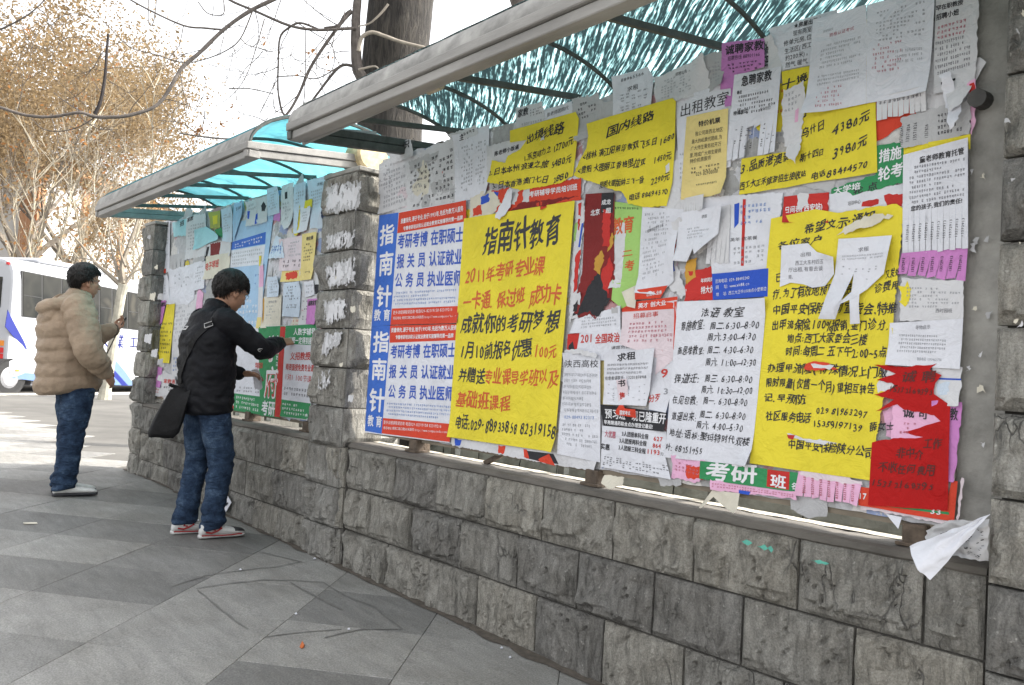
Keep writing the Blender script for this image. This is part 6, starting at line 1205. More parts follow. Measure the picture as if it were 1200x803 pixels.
F('green and white course poster with large red characters 学府', [(277, 385), (305, 383), (374.5, 380), (365.6, 493), (276, 481), (272, 450)], 'white', 5, [
  Cc([(305, 383.5), (336, 382), (330, 490), (307, 487)], 'green'), Cc([(337, 382), (374, 380), (372, 405), (336, 403)], 'green'), Cc([(277, 461), (308, 465), (307, 486), (276, 481)], 'green'), Cc([(331, 468), (366.5, 473), (365.8, 492), (330, 488)], 'green'), Cc([(331, 383), (337, 383), (331, 489.5), (324, 488.5)], 'red'),
  T('学', 313, 424, 329, 424, 30, 'w', 'b'), T('学', 313.6, 423, 328.4, 423, 27, 'r', 'b'), T('府', 311, 466, 327, 467, 36, 'w', 'b'), T('府', 311.8, 464.5, 326.5, 465.5, 33, 'r', 'b'), T('考研', 308, 486, 324, 488, 17, 'w', 'b'),
  T('人数字辅导', 346, 393, 372, 393, 8, 'w', 'b'), T('光辉一定得到服务', 340, 403, 373, 404, 8, 'w', 'b'), T('义招教授', 342, 422, 366, 422, 9, 'r', 'b'), T('师资面授免费专业课', 337, 434, 370, 436, 8, 'r', 'b'), T('1对1 100节课', 336, 445, 367, 449, 8, 'r', 'r'), G([(335, 452), (368, 456), (367, 468), (334, 464)], 2, 11, 'y', .8), G([(333, 471), (365, 475), (365, 490), (332, 486)], 3, 12, 'w', .8), G([(279, 463), (306, 467), (305, 484), (278, 479)], 3, 12, 'w', .8), T('学前培训', 301, 432, 310, 432, 7, 'r', 'b'), G([(280, 452), (306, 454), (306, 462), (279, 460)], 2, 10, 'y', .7), G([(326, 392), (330.5, 392), (325.5, 486), (324, 486)], 12, 1, 'w', .9)])
F('red edged strip left of the green course poster at the foot of the far board', [(271, 466), (277, 466), (276, 481), (271, 480)], 'red', 3, torn=.003)
need = {('大', 'b'), ('業', 'b'), ('工', 'b')}
for a, k in W_:
    if len(a) > 4:
        for it in a[4]:
            if it[0] == 't':
                for c in it[1]: need.add((c, it[8]))
    
make_glyphs(need)
def frng(a, k):
    poster(*a, **k)
for a, k in W_: frng(a, k)
# many nameless scraps of older paper between the notices
RS = random.Random(77)
for i in range(150):
    far_b = i % 3 == 0
    if far_b: x, z, s_ = RS.uniform(-8.05, -4.98), RS.uniform(-0.36, 1.2), RS.uniform(.05, .15)
    elif i % 3 == 1: x, z, s_ = RS.uniform(-4.24, -1.05), RS.uniform(0.75, 1.22), RS.uniform(.05, .14)
    else: x, z, s_ = RS.uniform(-4.24, -1.05), RS.uniform(-0.36, 1.2), RS.uniform(.04, .11)
    SEED[0] += 1; sh = Sheet(None, RS.choice((0, 0.4, 0.8, 1.2)), SEED[0]*1.1, amp=.002)
    n_ = RS.choice((4, 5, 6)); a0 = RS.uniform(0, 6); o = []
    P = [Vector((x+s_*RS.uniform(.6, 1.1)*cos(a0+2*pi*k/n_), z+s_*1.3*RS.uniform(.6, 1.1)*sin(a0+2*pi*k/n_))) for k in range(n_)]
    for k in range(n_):
        a, b_ = P[k], P[(k+1) % n_]; q = max(1, int((b_-a).length/.014))
        for j in range(q): o.append(a.lerp(b_, j/q)+Vector((RS.uniform(-.004, .004), RS.uniform(-.004, .004))))
    ck = RS.choice(['white', 'white2', 'white2', 'grey', 'cream', 'pinkwhite', 'blueish', 'white', 'white2', 'grey', 'pink', 'orange', 'lightblue', 'yellow', 'white', 'white2'] if RS.random() < .55 else ['white', 'white2', 'grey'])
    p = poly_mesh(sh, o, 0, .04).build('paper_scrap', pm(ck), loc=(x, BY, z))
    tag(p, 'scrap of old torn paper between the notices of the far board' if far_b else ('scrap of old torn paper along the top edge of the near board' if i % 3 == 1 else 'scrap of old torn paper between the notices of the near board'), 'paper scrap', 'torn scraps on the far board' if far_b else ('torn scraps at the top of the near board' if i % 3 == 1 else 'torn scraps on the near board'))
    acc = {}; SEED[0] += 3
    if RS.random() < .7:
        q = [(-.6, .6), (.6, .6), (.6, -.6), (-.6, -.6)]; m = MB()
        rows = RS.choice((3, 5)); 
        for r_ in range(rows):
            for c_ in range(7):
                if RS.random() < .3: continue
                xx = x+s_*(-.5+c_/7); zz = z+s_*(.6-1.2*r_/rows)*.9; w_ = s_*.09; h_ = s_*.02
                for d in (0, .035, .07): m.add([Vector((xx, sh.y(xx, zz, .0011), zz-d*s_)), Vector((xx+w_, sh.y(xx, zz, .0011), zz-d*s_)), Vector((xx+w_, sh.y(xx, zz, .0011), zz-d*s_-h_)), Vector((xx, sh.y(xx, zz, .0011), zz-d*s_-h_))], [(0, 1, 2, 3)])
        m.build('lettering', im(RS.choice('llyyr')), p)['kind'] = 'stuff'
for ch, x0, x1, y0, y1 in (('大', 117.5, 127.5, 392, 407), ('業', 136, 145, 391, 408), ('工', 152, 161, 393, 408)):
    m = MB(); g = GL[(ch, 'b')]
    for ox in (-.03, 0, .03): m.add([(lambda q: BP(q[0], -0.006-abs(ox)*.01, q[1]))(bplane(lerp(x0, x1, vx+ox+.12*(vy-.4)), lerp(y1, y0, vy+.08), 1.3)) for vx, vy in g[0]], g[1])
    m.build('blue_character', M_bb, bus)
# ---------------- loose papers
def loose(name, label, cat, fn, nu, nv, m_, loc, letter=None):
    m = MB(); m.grid(fn, nu, nv); o = m.build(name, m_, loc=loc, smooth=True); tag(o, label, cat)
    if letter:
        mm = MB()
        for (u, v, du, dv) in letter:
            mm.add([fn(u, v)+letter_n*0.0015, fn(u+du, v)+letter_n*0.0015, fn(u+du, v+dv)+letter_n*0.0015, fn(u, v+dv)+letter_n*0.0015], [(0, 1, 2, 3)])
        mm.build('lettering', im('k'), o)
    return o
letter_n = Vector((0.3, -0.9, 0.1))
# crumpled sheet blown over the wall cap at the right
c00, c10, c11, c01 = onY(1085, 622, 2.50), onY(1161, 603, 2.50), onY(1158, 658, 2.52), onY(1092, 648, 2.44)
def crump(u, v):
    a = c00.lerp(c10, u); b_ = c01.lerp(c11, u); p = a.lerp(b_, v); return p+Vector((0, -0.012*sin(u*7+v*3)-0.02*nz(u*5, v*5, 2), 0.010*nz(u*6, v*6, 8)+0.012*sin(u*5)*(1-v)))
rr = random.Random(3)
loose('crumpled_poster', 'crumpled grey back of a fallen poster with mirrored black lettering on the wall cap', 'poster', crump, 26, 18, pm('grey'), c00,
      [(rr.choice((.3, .5, .7, .9))*0.95+rr.uniform(-.08, .04), rr.uniform(.25, .92), rr.uniform(.02, .05), rr.uniform(.008, .02)) for _ in range(70)])
d0, d1, d2, d3 = onY(1066, 640, 2.42), onY(1100, 628, 2.46), onY(1160, 603, 2.47), onY(1090, 680, 2.40)
def flap(u, v):
    a = d0.lerp(d2, u); a = a+(d1-a)*0.25*sin(pi*u); b_ = d3.lerp(d2, u**0.8); p = a.lerp(b_, v); return p+Vector((0, -0.03*sin(pi*v)*(1-u)-0.012*nz(u*4, v*4, 1), 0.006*nz(u*6, v*5, 3)))
fl = loose('fallen_poster', 'bright white pointed flap of a fallen poster curling over the wall cap', 'poster', flap, 26, 14, pm('white'), d0)
# card leaning on the foot of the wall
q = [(260, 570), (271, 589), (264, 601), (254, 597)]; m = MB(); P = [onY(x, y, 2.50) for x, y in q]
P[2].z = max(P[2].z, gz(P[2].x, 2.5)+.002); m.add(P+[p+Vector((0, .003, 0)) for p in P], [(3, 2, 1, 0), (4, 5, 6, 7)]+[(i, (i+1) % 4, (i+1) % 4+4, i+4) for i in range(4)])
o = tag(m.build('paper_card', pm('white'), loc=P[2]), 'white card with a dark slot leaning against the foot of the wall behind the man', 'card')
m = MB(); P = [onY(x, y, 2.497) for x, y in ((264, 591), (267, 588.5), (267.5, 590), (265, 593))]; m.add(P, [(3, 2, 1, 0)]); m.build('slot', im('k'), o)
def flat_bit(label, name, cat, px, m_, h=0.004, group=None):
    m = MB(); P = [gpt(*p) for p in px]; n_ = len(P); m.add([p+Vector((0, 0, 0.003)) for p in P]+[p+Vector((0, 0, 0.004+h*(i % 2))) for i, p in enumerate(P)], [tuple(range(n_, 2*n_))]+[(i, (i+1) % n_, (i+1) % n_+n_, i+n_) for i in range(n_)])
    tag(m.build(name, m_, loc=P[0]), label, cat, group)
flat_bit('small orange dead leaf alone on the pavement at the bottom middle', 'dead_leaf', 'leaf', [(351, 759), (354, 755), (357, 757), (356, 760), (353, 761)], mat('orange_leaf', (0.5, 0.12, 0.02), 0.6, 0.2, 30), 0.01)
flat_bit('thin pale twig of litter on the pavement at the left', 'litter', 'litter', [(27, 613), (43, 613.5), (44, 614.5), (28, 615)], pm('cream'))
for i, (x, y) in enumerate([(280, 668), (308, 620), (596, 771), (586, 760), (407, 738), (230, 610), (155, 552), (476, 690), (700, 795), (367, 655), (345, 720)]):
    flat_bit('tiny white crumb of litter on the ground near the foot of the wall', 'litter', 'litter', [(x, y), (x+2, y-.6), (x+3.5, y+.6), (x+1, y+1.3)], pm('white'), 0.003, 'crumbs of litter near the wall')
# teal paint smears on the wall blocks
for i, (x, y, w_) in enumerate([(866, 634, 14), (885, 640, 16), (948, 657, 22), (897, 642, 8)]):
    SEED[0] += 1; sh = Sheet(None, 0, SEED[0], amp=0, Y=2.545)
    o = outline_of([(x, y), (x+w_*.5, y-1), (x+w_, y+4), (x+w_*.6, y+5)], .004, SEED[0]); oo = [Vector((onY(0, 0, 1).x, 0))]
    m = poly_mesh(sh, [Vector((v.x*2.5/2.65, v.y*2.5/2.65)) for v in o], 0, .01)
    m.v = [(v[0], 2.512, v[2]) for v in m.v]
    tag(m.build('paint_smear', mat('teal_paint', (0.10, 0.38, 0.30), 0.7, 0.2, 40), loc=m.v[0]), 'smear of teal paint on the top course of the near wall', 'paint', 'teal paint smears on the near wall')
# ------------------------------------------------------------------ people
M_skin = mat('skin', (0.36, 0.20, 0.13), 0.55, 0.10, 30, 0.1, 200)
M_hair = mat('black_hair', (0.012, 0.010, 0.009), 0.5, 0.3, 60, 0.5, 120, stretch=(1, 1, 0.3))
def cloth(name, col, var, vs, bump, bs, rough=0.8, bd=0.01): return mat(name, col, rough, var, vs, bump, bs, bdist=bd, spec=0.2)
def denim():
    m, n, b, out = nodes_of('denim'); mp = coords(n)
    a = N(n, 'ShaderNodeTexNoise', Scale=9.0, Detail=6.0, Roughness=0.7); n.links.new(mp.outputs[0], a.inputs['Vector'])
    r = ramp(n, [(0.32, (0.010, 0.018, 0.036)), (0.52, (0.027, 0.048, 0.088)), (0.74, (0.085, 0.13, 0.195))]); n.links.new(a.outputs[0], r.inputs[0])
    w1 = N(n, 'ShaderNodeTexNoise', Scale=240.0, Detail=2.0); n.links.new(mp.outputs[0], w1.inputs['Vector'])
    r1 = ramp(n, [(0.3, (0.7, 0.7, 0.72)), (0.7, (1.25,)*3)]); n.links.new(w1.outputs[0], r1.inputs[0])
    n.links.new(mixc(n, r.outputs[0], r1.outputs[0], 1.0, 'MULTIPLY'), b.inputs['Base Color']); b.inputs['Roughness'].default_value = 0.9; b.inputs['Specular IOR Level'].default_value = 0.15
    st = coords(n, (1, 1, 2.4)); w2 = N(n, 'ShaderNodeTexNoise', Scale=13.0, Detail=4.0, Distortion=1.0); n.links.new(st.outputs[0], w2.inputs['Vector'])
    bu = N(n, 'ShaderNodeBump', Strength=0.8, Distance=0.03); n.links.new(w2.outputs[0], bu.inputs['Height']); n.links.new(bu.outputs[0], b.inputs['Normal']); return m
M_denim = denim()
V = Vector
def limb(m, pts, rads, side=V((1, 0, 0)), n=14, sub=6, puff=0.0, period=0.06, dome_=1.0):
    """tapered limb, pts with (rx, ry) radii; smooth interpolation; optional quilting"""
    P = [V(p) for p in pts]; R_ = [(r, r) if not hasattr(r, '__len__') else r for r in rads]; Q = []; L = 0
    for i in range(len(P)-1):
        p0, p1, p2, p3 = P[max(i-1, 0)], P[i], P[i+1], P[min(i+2, len(P)-1)]
        for k in range(sub):
            t = k/sub; q = 0.5*((2*p1)+(-p0+p2)*t+(2*p0-5*p1+4*p2-p3)*t*t+(-p0+3*p1-3*p2+p3)*t**3)
            tt = t*t*(3-2*t); Q.append((q, lerp(R_[i][0], R_[i+1][0], tt), lerp(R_[i][1], R_[i+1][1], tt)))
    Q.append((P[-1], *R_[-1])); rings = []
    for i, (q, rx, ry) in enumerate(Q):
        t = (Q[min(i+1, len(Q)-1)][0]-Q[max(i-1, 0)][0]).normalized(); s_ = (side-t*side.dot(t)).normalized(); u = t.cross(s_)
        if i: L += (q-Q[i-1][0]).length
        k = 1+puff*(abs(sin(pi*L/period))**0.6-0.6) if puff else 1
        rings.append([q+s_*rx*k*cos(2*pi*j/n)+u*ry*k*sin(2*pi*j/n) for j in range(n)])
    # domed ends
    def dome(ring, c, d, r):
        r = min(r, 0.035)*dome_ if r > .068 else r*dome_
        return [[c+(p-c)*cos(a)+d*r*sin(a) for p in ring] for a in (0.5, 1.0, 1.35)]
    d0 = (Q[0][0]-Q[1][0]).normalized(); d1 = (Q[-1][0]-Q[-2][0]).normalized()
    rings = dome(rings[0], Q[0][0], d0, min(Q[0][1:]))[::-1]+rings+dome(rings[-1], Q[-1][0], d1, min(Q[-1][1:]))
    m.loft(rings)
def hand(m, wrist, d, up, curl, mirror=1, spread=0.0, point=0):
    """palm, four unequal fingers with two bends, thumb from the side; d = pointing direction, up = back of the hand"""
    d = d.normalized(); up = (up-d*up.dot(d)).normalized(); s_ = d.cross(up)*mirror      # s_ towards the thumb
    limb(m, [wrist, wrist+d*0.035, wrist+d*0.085], [(0.026, 0.019), (0.038, 0.016), (0.040, 0.013)], side=s_, n=12, sub=3)
    for i, (off, L, r) in enumerate(((0.027, 0.072, .0082), (0.009, 0.080, .0084), (-0.010, 0.074, .008), (-0.028, 0.058, .0072))):
        b = wrist+d*(0.086-abs(i-1)*0.004)+s_*off; pts = [b-d*0.02, b]; dd = d.copy(); a = curl*(0.5 if i < point else 1.0)
        for f, sg in ((0.45, 0), (0.32, 1), (0.23, 2)):
            ang = a*(0.55, 0.9, 0.6)[sg]; dd = (dd*cos(ang)-up*sin(ang)).normalized(); up2 = up; pts.append(pts[-1]+dd*L*f)
        limb(m, pts, [r*1.05, r*1.1, r, r*.95, r*.8], side=s_, n=8, sub=2)
    t0 = wrist+d*0.025+s_*0.022; limb(m, [t0, t0+(d*.6+s_*.8).normalized()*0.035, t0+(d*.75+s_*.5).normalized()*0.062-up*0.012, t0+(d*1.0+s_*.2).normalized()*0.085-up*0.028], [.014, .0115, .010, .0085], side=up, n=8, sub=2)
HS = 1.09
def head(m, c, f, u):
    """c centre of the skull, f facing, u up"""
    f = f.normalized(); u = (u-f*u.dot(f)).normalized(); r = f.cross(u); ax = (r, f, u)
    A = lambda x, y, z: c+(r*x+f*y+u*z)*HS
    me_ = m
    class _S:
        def ell(s, cc, rr, *a): me_.ell(cc, tuple(q*HS for q in rr), *a)
    m = _S()
    m.ell(A(0, -.012, .02), (.076, .094, .090), 24, 18, ax)             # skull
    m.ell(A(0, .022, -.035), (.066, .070, .085), 20, 16, ax)            # face
    m.ell(A(0, .045, -.088), (.040, .036, .030), 16, 12, ax)            # chin
    m.ell(A(0, .052, -.052), (.046, .034, .034), 16, 12, ax)            # mouth block
    limb(me_, [A(0, .078, .008), A(0, .094, -.018), A(0, .103, -.034)], [(.009, .012), (.012, .014), (.016, .012)], side=r, n=10, sub=3)   # nose
    for s_ in (-1, 1):
        m.ell(A(.013*s_, .090, -.036), (.009, .010, .008), 10, 8, ax)
        m.ell(A(.038*s_, .058, -.020), (.026, .022, .022), 12, 10, ax)  # cheek
        m.ell(A(.030*s_, .074, .016), (.026, .012, .010), 12, 8, ax)    # brow
        a2 = (ax[0], (f*.9+r*s_*.2).normalized(), u); m.ell(A(.076*s_, -.008, -.018), (.010, .020, .031), 12, 10, a2)
        m.ell(A(.080*s_, -.014, -.004), (.009, .014, .016), 10, 8, a2); m.ell(A(.074*s_, -.001, -.040), (.008, .010, .012), 10, 8, a2)
    m.ell(A(0, .084, -.060), (.022, .010, .006), 12, 8, ax); m.ell(A(0, .081, -.071), (.019, .010, .006), 12, 8, ax)   # lips
    return A
def face_bits(A, ax, parent, W):
    r, f, u = ax; m = MB(); m2 = MB(); m3 = MB()
    for s_ in (-1, 1):
        m.ell(W(A(.030*s_, .069, .002)), (.0125, .010, .0075), 12, 8)
        m2.ell(W(A(.031*s_, .0775, .002)), (.0055, .0028, .0055), 10, 6)
        P = [A(x*s_, y, z) for x, y, z in ((.012, .088, .022), (.026, .090, .027), (.044, .078, .024))]; m3.tube([W(p) for p in P], [.0025, .0035, .0018], 6)
    m.build('eyes', mat('eye_white', (.6, .6, .58), .3, .05), parent, smooth=True); m2.build('irises', mat('iris', (.02, .012, .01), .2, .1), parent, smooth=True); m3.build('eyebrows', M_hair, parent)
    m = MB(); m.tube([W(A(-.020, .088, -.0655)), W(A(-.008, .094, -.0655)), W(A(.008, .094, -.0655)), W(A(.020, .088, -.0655))], .0014, 6); m.build('mouth_line', mat('lip', (.22, .08, .07), .5, .1), parent)
def glasses(A, W, parent):
    m = MB()
    for s_ in (-1, 1):
        m.tube([W(A(.031*s_+.021*cos(a), .098-.012*abs(cos(a)*s_+1)*.3, .001+.015*sin(a))) for a in [2*pi*k/16 for k in range(17)]], .0014, 5)
        m.tube([W(A(.052*s_, .092, .005)), W(A(.070*s_, .05, .006)), W(A(.079*s_, -.012, .004)), W(A(.078*s_, -.022, -.012))], .0014, 5)
    m.tube([W(A(-.010, .097, .005)), W(A(0, .1, .008)), W(A(.010, .097, .005))], .0014, 5)
    m.build('glasses', mat('thin_metal', (.25, .25, .26), .3, .1, metal=.8), parent)
def hair_cap(A, ax, W, parent, seed, fringe, nape, tuft):
    """cap of hair over the skull with an uneven hairline and separate locks"""
    r, f, u = ax; m = MB(); rnd = random.Random(seed); nu, nv = 56, 26; vs = []; keep = []
    for j in range(nv+1):
        th = pi*0.80*j/nv
        for i in range(nu):
            ph = 2*pi*i/nu; dx, dy, dz = sin(th)*cos(ph), sin(th)*sin(ph), cos(th)
            front = dy; lim = lerp(nape, fringe, (front+1)/2) if front > 0 else lerp(nape, -0.35, max(0, 1+front*1.4))
            low = dz*0.95 < lim; th_ = min(1, max(0, (dz*0.95-lim)/.30))
            k = 0.93+0.13*th_**.6+0.04*nz(dx*5+seed, dy*5, dz*5)*th_+0.015*nz(dx*13, dy*13, dz*9+seed)
            vs.append(W(A(dx*.086*k, -.014+dy*.104*k, .024+dz*.104*k)) if not low else W(A(dx*.074, -.012+dy*.092, .022+max(dz, lim-.12)*.09)))
            keep.append(not low)
    fs = [(j*nu+i, j*nu+(i+1) % nu, (j+1)*nu+(i+1) % nu, (j+1)*nu+i) for j in range(nv) for i in range(nu) if any(keep[q] for q in (j*nu+i, j*nu+(i+1) % nu, (j+1)*nu+(i+1) % nu, (j+1)*nu+i))]
    m.add(vs, fs)
    for _ in range(tuft):
        ph = rnd.uniform(0, 2*pi); th = rnd.uniform(0.05, 2.35); dx, dy, dz = sin(th)*cos(ph), sin(th)*sin(ph), cos(th)
        lim = fringe if dy > 0.2 else (-0.2 if dy > -.4 else nape)
        if dz < lim or (abs(dy) < .35 and abs(dx) > .6 and dz < -.15): continue
        n_ = (r*dx+f*dy+u*dz); dn = (f*rnd.uniform(-.2, .8)-u*0.9+n_*rnd.uniform(-.1, .3)+r*rnd.uniform(-.10, .10)); dn = (dn-n_*dn.dot(n_)*0.8).normalized()
        b_ = A(dx*.086, -.014+dy*.104, .024+dz*.104); L = rnd.uniform(.022, .055)
        hh = rnd.uniform(.002, .010); m.tube([W(b_-n_*.006), W(b_+n_*hh+dn*L*.5), W(b_+n_*rnd.uniform(-.004, hh*.8)+dn*L)], [.0030, .0026, .0006], 3)
    return m.build('hair', M_hair, parent, smooth=True)
def shoe(W, ankle, yaw, parent, cols, L=0.28):
    c, s_ = cos(yaw), sin(yaw); fwd = V((-s_, c, 0)); rt = V((c, s_, 0)); base = V((ankle[0], ankle[1], 0.0))-fwd*0.075
    def ring(t, w, h0, h1, n=16):
        out = []
        for k in range(n):
            a = 2*pi*k/n; x = w*cos(a); z = (h0+h1)/2+(h1-h0)/2*(abs(sin(a))**.7)*(1 if sin(a) > 0 else -1); out.append(W(base+fwd*t*L+rt*(x*(1 if sin(a) > -.2 else .92))+V((0, 0, z))))
        return out
    m = MB(); m.loft([ring(t, w, .020, h) for t, w, h in ((0, .020, .055), (.03, .033, .085), (.15, .038, .105), (.30, .039, .100), (.45, .041, .082), (.62, .046, .066), (.8, .046, .056), (.93, .036, .047), (1.0, .014, .036))])
    up = m.build('shoe', cols[0], parent, smooth=True)
    m = MB(); m.loft([ring(t, w, .002, .026) for t, w in ((-.015, .020), (.03, .036), (.15, .041), (.35, .039), (.62, .049), (.8, .050), (.94, .040), (1.015, .016))]); m.build('sole', cols[1], up, smooth=True)
    if len(cols) > 2:
        m = MB()
        for sg in (1, -1): m.tube([W(base+fwd*t*L+rt*sg*w+V((0, 0, z))) for t, w, z in ((.10, .037, .045), (.22, .041, .038), (.34, .043, .050), (.44, .044, .066), (.38, .042, .082), (.27, .041, .078), (.22, .041, .06), (.3, .044, .056))], .0055, 6)
        m.build('red_swirl', cols[2], up)
        m = MB(); m.loft([ring(t, w, .03, h) for t, w, h in ((.74, .0475, .062), (.83, .0475, .059), (.95, .037, .05), (1.004, .015, .038))]); m.build('toe_cap', cols[3], up, smooth=True)
        m = MB(); m.tube([W(base+fwd*t*L+rt*w+V((0, 0, z))) for t, w, z in ((.02, .034, .024), (.3, .0415, .022), (.6, .050, .021), (.9, .046, .024))], .004, 6); m.build('red_line', cols[2], up)
    m = MB()
    for i in range(5): t = .42+.06*i; m.tube([W(base+fwd*t*L+rt*x+V((0, 0, (.088-.008*i)+(.004 if abs(x) < .01 else 0)))) for x in (-.022, 0, .022)], .0028, 5)
    m.build('laces', mat('lace', (.6, .6, .6), .8, .1), up)
    return up
def person(label, px, yaw, spec):
    base = gpt(*px); rz = Matrix.Rotation(yaw, 3, 'Z'); t = thing('person', label, 'person', base)
    W = lambda p: base+rz@V(p)
    def wmb(m): q = MB(); q.v = [tuple(W(v)) for v in m.v]; q.f = m.f; return q
    spec(t, W, wmb, base)
    return t
LACE = None
def trousers(hipR, kneeR, ankR, hipL, kneeL, ankL, waist, rads, seed):
    m = MB(); w_ = rads
    limb(m, [waist, (waist[0], waist[1]-.005, waist[2]-.10), (waist[0], waist[1]-.01, waist[2]-.17)], [(.165, .125), (.178, .138), (.165, .125)], n=24)
    for h, k, a in ((hipR, kneeR, ankR), (hipL, kneeL, ankL)):
        hv, kv, av = V(h), V(k), V(a); limb(m, [hv, hv.lerp(kv, .5), kv, kv.lerp(av, .5), av, av+V((0, -.004, -.012))], [(w_[0], w_[0]*1.12), (w_[1], w_[1]*1.1), (w_[2], w_[2]*1.1), w_[3], w_[4], (w_[4]*1.06, w_[4]*1.14)], n=18)
    m = remeshed(m, .011, 3); out = []
    for p in m.v:
        v = V(p); zz = v.z; amt = .0045+.007*exp(-((zz-.47)/.10)**2)+.010*exp(-((zz-.12)/.08)**2)+.004*exp(-((zz-.8)/.1)**2)
        c = V(ankR if v.x > 0 else ankL); d = V((v.x-c.x, v.y-c.y, 0)); d = d.normalized() if d.length > 1e-4 else V((0, 1, 0))
        k = nz(v.x*6+seed, v.y*8, zz*24+nz(v.x*9, v.y*9, seed)*2.2); out.append(tuple(v+d*(amt*k*1.5)))
    m.v = out; return m
def body(sh, elb, wri, neckbase, hc, f, hips, ank, handspec, knees):
    m = MB()
    limb(m, [(0, 0, .88), (0, .0, 1.05), (0, neckbase[1]-.03, 1.30), (0, neckbase[1]-.01, 1.40)], [(.14, .10), (.13, .10), (.15, .10), (.10, .07)], n=20)
    limb(m, [neckbase, V(neckbase).lerp(V(hc), .45), V(hc)+V((0, 0, -.03))], [(.060, .058), (.052, .056), (.055, .055)], n=16)
    for i in (0, 1):
        limb(m, [sh[i], V(sh[i]).lerp(V(elb[i]), .5), elb[i], V(elb[i]).lerp(V(wri[i]), .4), wri[i]], [.045, .042, .036, .035, (.026, .020)], n=12)
        limb(m, [hips[i], knees[i], ank[i]], [.060, .042, .032], n=12)
    A = head(m, V(hc), f, V((0, 0, 1)))
    for a in handspec: hand(m, *a)
    return m, A
# ---- man in black
def black_man(t, W, wmb, base):
    hc = V((-.005, .105, 1.585)); f = V((-.10, 1, -.38)).normalized(); u = (V((0, 0, 1))-f*f.z).normalized(); ax = (f.cross(u), f, u)
    sh = [(.185, -.01, 1.375), (-.185, .0, 1.375)]; elb = [(.235, .225, 1.215), (-.25, .06, 1.13)]; wri = [(.105, .425, 1.265), (-.12, .27, 1.04)]
    ankR, ankL = (.095, .03, .10), (-.105, -.06, .10)
    hips = [(.085, -.01, .86), (-.085, -.02, .86)]
    hs = [(V(wri[0]), V((-.25, 1, .22)), V((.55, -.15, .8)), .75, -1, 0, 2), (V(wri[1]), V((.5, .8, .05)), V((-.3, .2, 1)), .7, 1)]
    m, A = body(sh, elb, wri, (0, -.005, 1.42), hc, f, hips, (ankR, ankL), hs, [(.105, .055, .48), (-.105, .0, .48)])
    m.f = list(m.f); b = remeshed(m, .0055, 2, .4); wmb(b).build('body', M_skin, t, smooth=True)
    face_bits(A, ax, t, W); glasses(A, W, t); hair_cap(A, ax, W, t, 3, .30, -.80, 4200)
    tr = trousers(hips[0], (.105, .055, .48), ankR, hips[1], (-.105, .0, .48), ankL, (0, -.02, .97), (.098, .088, .076, .072, .072), 1)
    wmb(tr).build('jeans', M_denim, t, smooth=True)
    m = MB()
    limb(m, [(0, -.015, .80), (0, -.02, .93), (0, -.03, 1.10), (0, -.035, 1.25), (0, -.025, 1.36), (0, -.005, 1.44)], [(.195, .158), (.20, .165), (.215, .168), (.225, .160), (.190, .125), (.085, .082)], n=30, sub=8)
    limb(m, [(0, -.003, 1.42), (0, .008, 1.46), (0, .016, 1.482)], [(.084, .084), (.080, .084), (.078, .082)], n=20)
    for i in (0, 1):
        s_, e, w_ = V(sh[i]), V(elb[i]), V(wri[i]); limb(m, [s_-V((.06*(1 if i == 0 else -1), 0, 0)), s_, s_.lerp(e, .5), e, e.lerp(w_, .5), w_-(w_-e)*.06], [.085, .084, .078, .070, .060, (.046, .046)], n=18)
    m = remeshed(m, .010, 3); out = []
    for p in m.v:
        v = V(p); r = V((v.x, v.y+.03, 0)); r = r.normalized() if r.length > .01 else V((0, 1, 0)); arm = 1 if (v.y > .17 or abs(v.x) > .21) and v.z > .98 else 0
        k = nz(v.x*7, v.y*9+2, v.z*16+1.5*nz(v.x*6, v.y*6, 4)); hem = exp(-((v.z-.865)/.02)**2)
        k += .5*nz(v.x*16, v.y*18, v.z*34+2*nz(v.x*8, v.y*8, 7)); out.append(tuple(v+r*(.015*k*(0.8 if arm else 1)-.006*exp(-((v.z-.895)/.012)**2)+.004*hem)+V((0, 0, .014*k if arm else 0))))
    m.v = out
    jk = wmb(m).build('jacket', cloth('black_jacket', (.005, .0055, .008), .3, 14, .5, 26, .6, .015), t, smooth=True)
    bv = BVHTree.FromPolygons(m.v, m.f)
    def onj(p, off): q, n_, i, d = bv.find_nearest(V(p)); return q+(V(p)-q).normalized()*0+n_*off, n_
    # strap across the back from the right shoulder to the left hip
    ctr = [(.10, .08, 1.46), (.15, -.02, 1.46), (.17, -.11, 1.36), (.13, -.20, 1.25), (.07, -.24, 1.15), (.02, -.26, 1.05), (0, -.26, .99), (-.01, -.25, .96)]
    pp = [];
    for i in range(len(ctr)-1):
        for k in range(5): pp.append(V(ctr[i]).lerp(V(ctr[i+1]), k/5))
    m2 = MB(); L_ = []
    for i, p in enumerate(pp):
        q, n_ = onj(p, .007); tn = (pp[min(i+1, len(pp)-1)]-pp[max(i-1, 0)]).normalized(); sd_ = tn.cross(n_).normalized(); L_ += [q-sd_*.02, q+sd_*.02, q+sd_*.02-n_*.005, q-sd_*.02-n_*.005]
    m2.add(L_, [(i*4+a, i*4+(a+1) % 4, i*4+4+(a+1) % 4, i*4+4+a) for i in range(len(pp)-1) for a in range(4)]); m2.f = [f_[::-1] for f_ in m2.f]
    # patches
    m3 = MB(); q, n_ = onj((-.03, -.25, 1.375), .004); sx = V((1, 0, 0)); sy = n_.cross(sx).normalized(); sy = sy if sy.z > 0 else -sy; m3.box(q, (.022, .016, .002), (sx, sy, n_)); pt = wmb(m3).build('back_label', mat('label_white', (.45, .45, .45), .7, .1), jk)
    m3 = MB()
    for i in range(4): m3.box(q+n_*.003+sx*(-.012+.008*i)+sy*(.002*(i % 2)), (.0022, .007, .001), (sx, sy, n_))
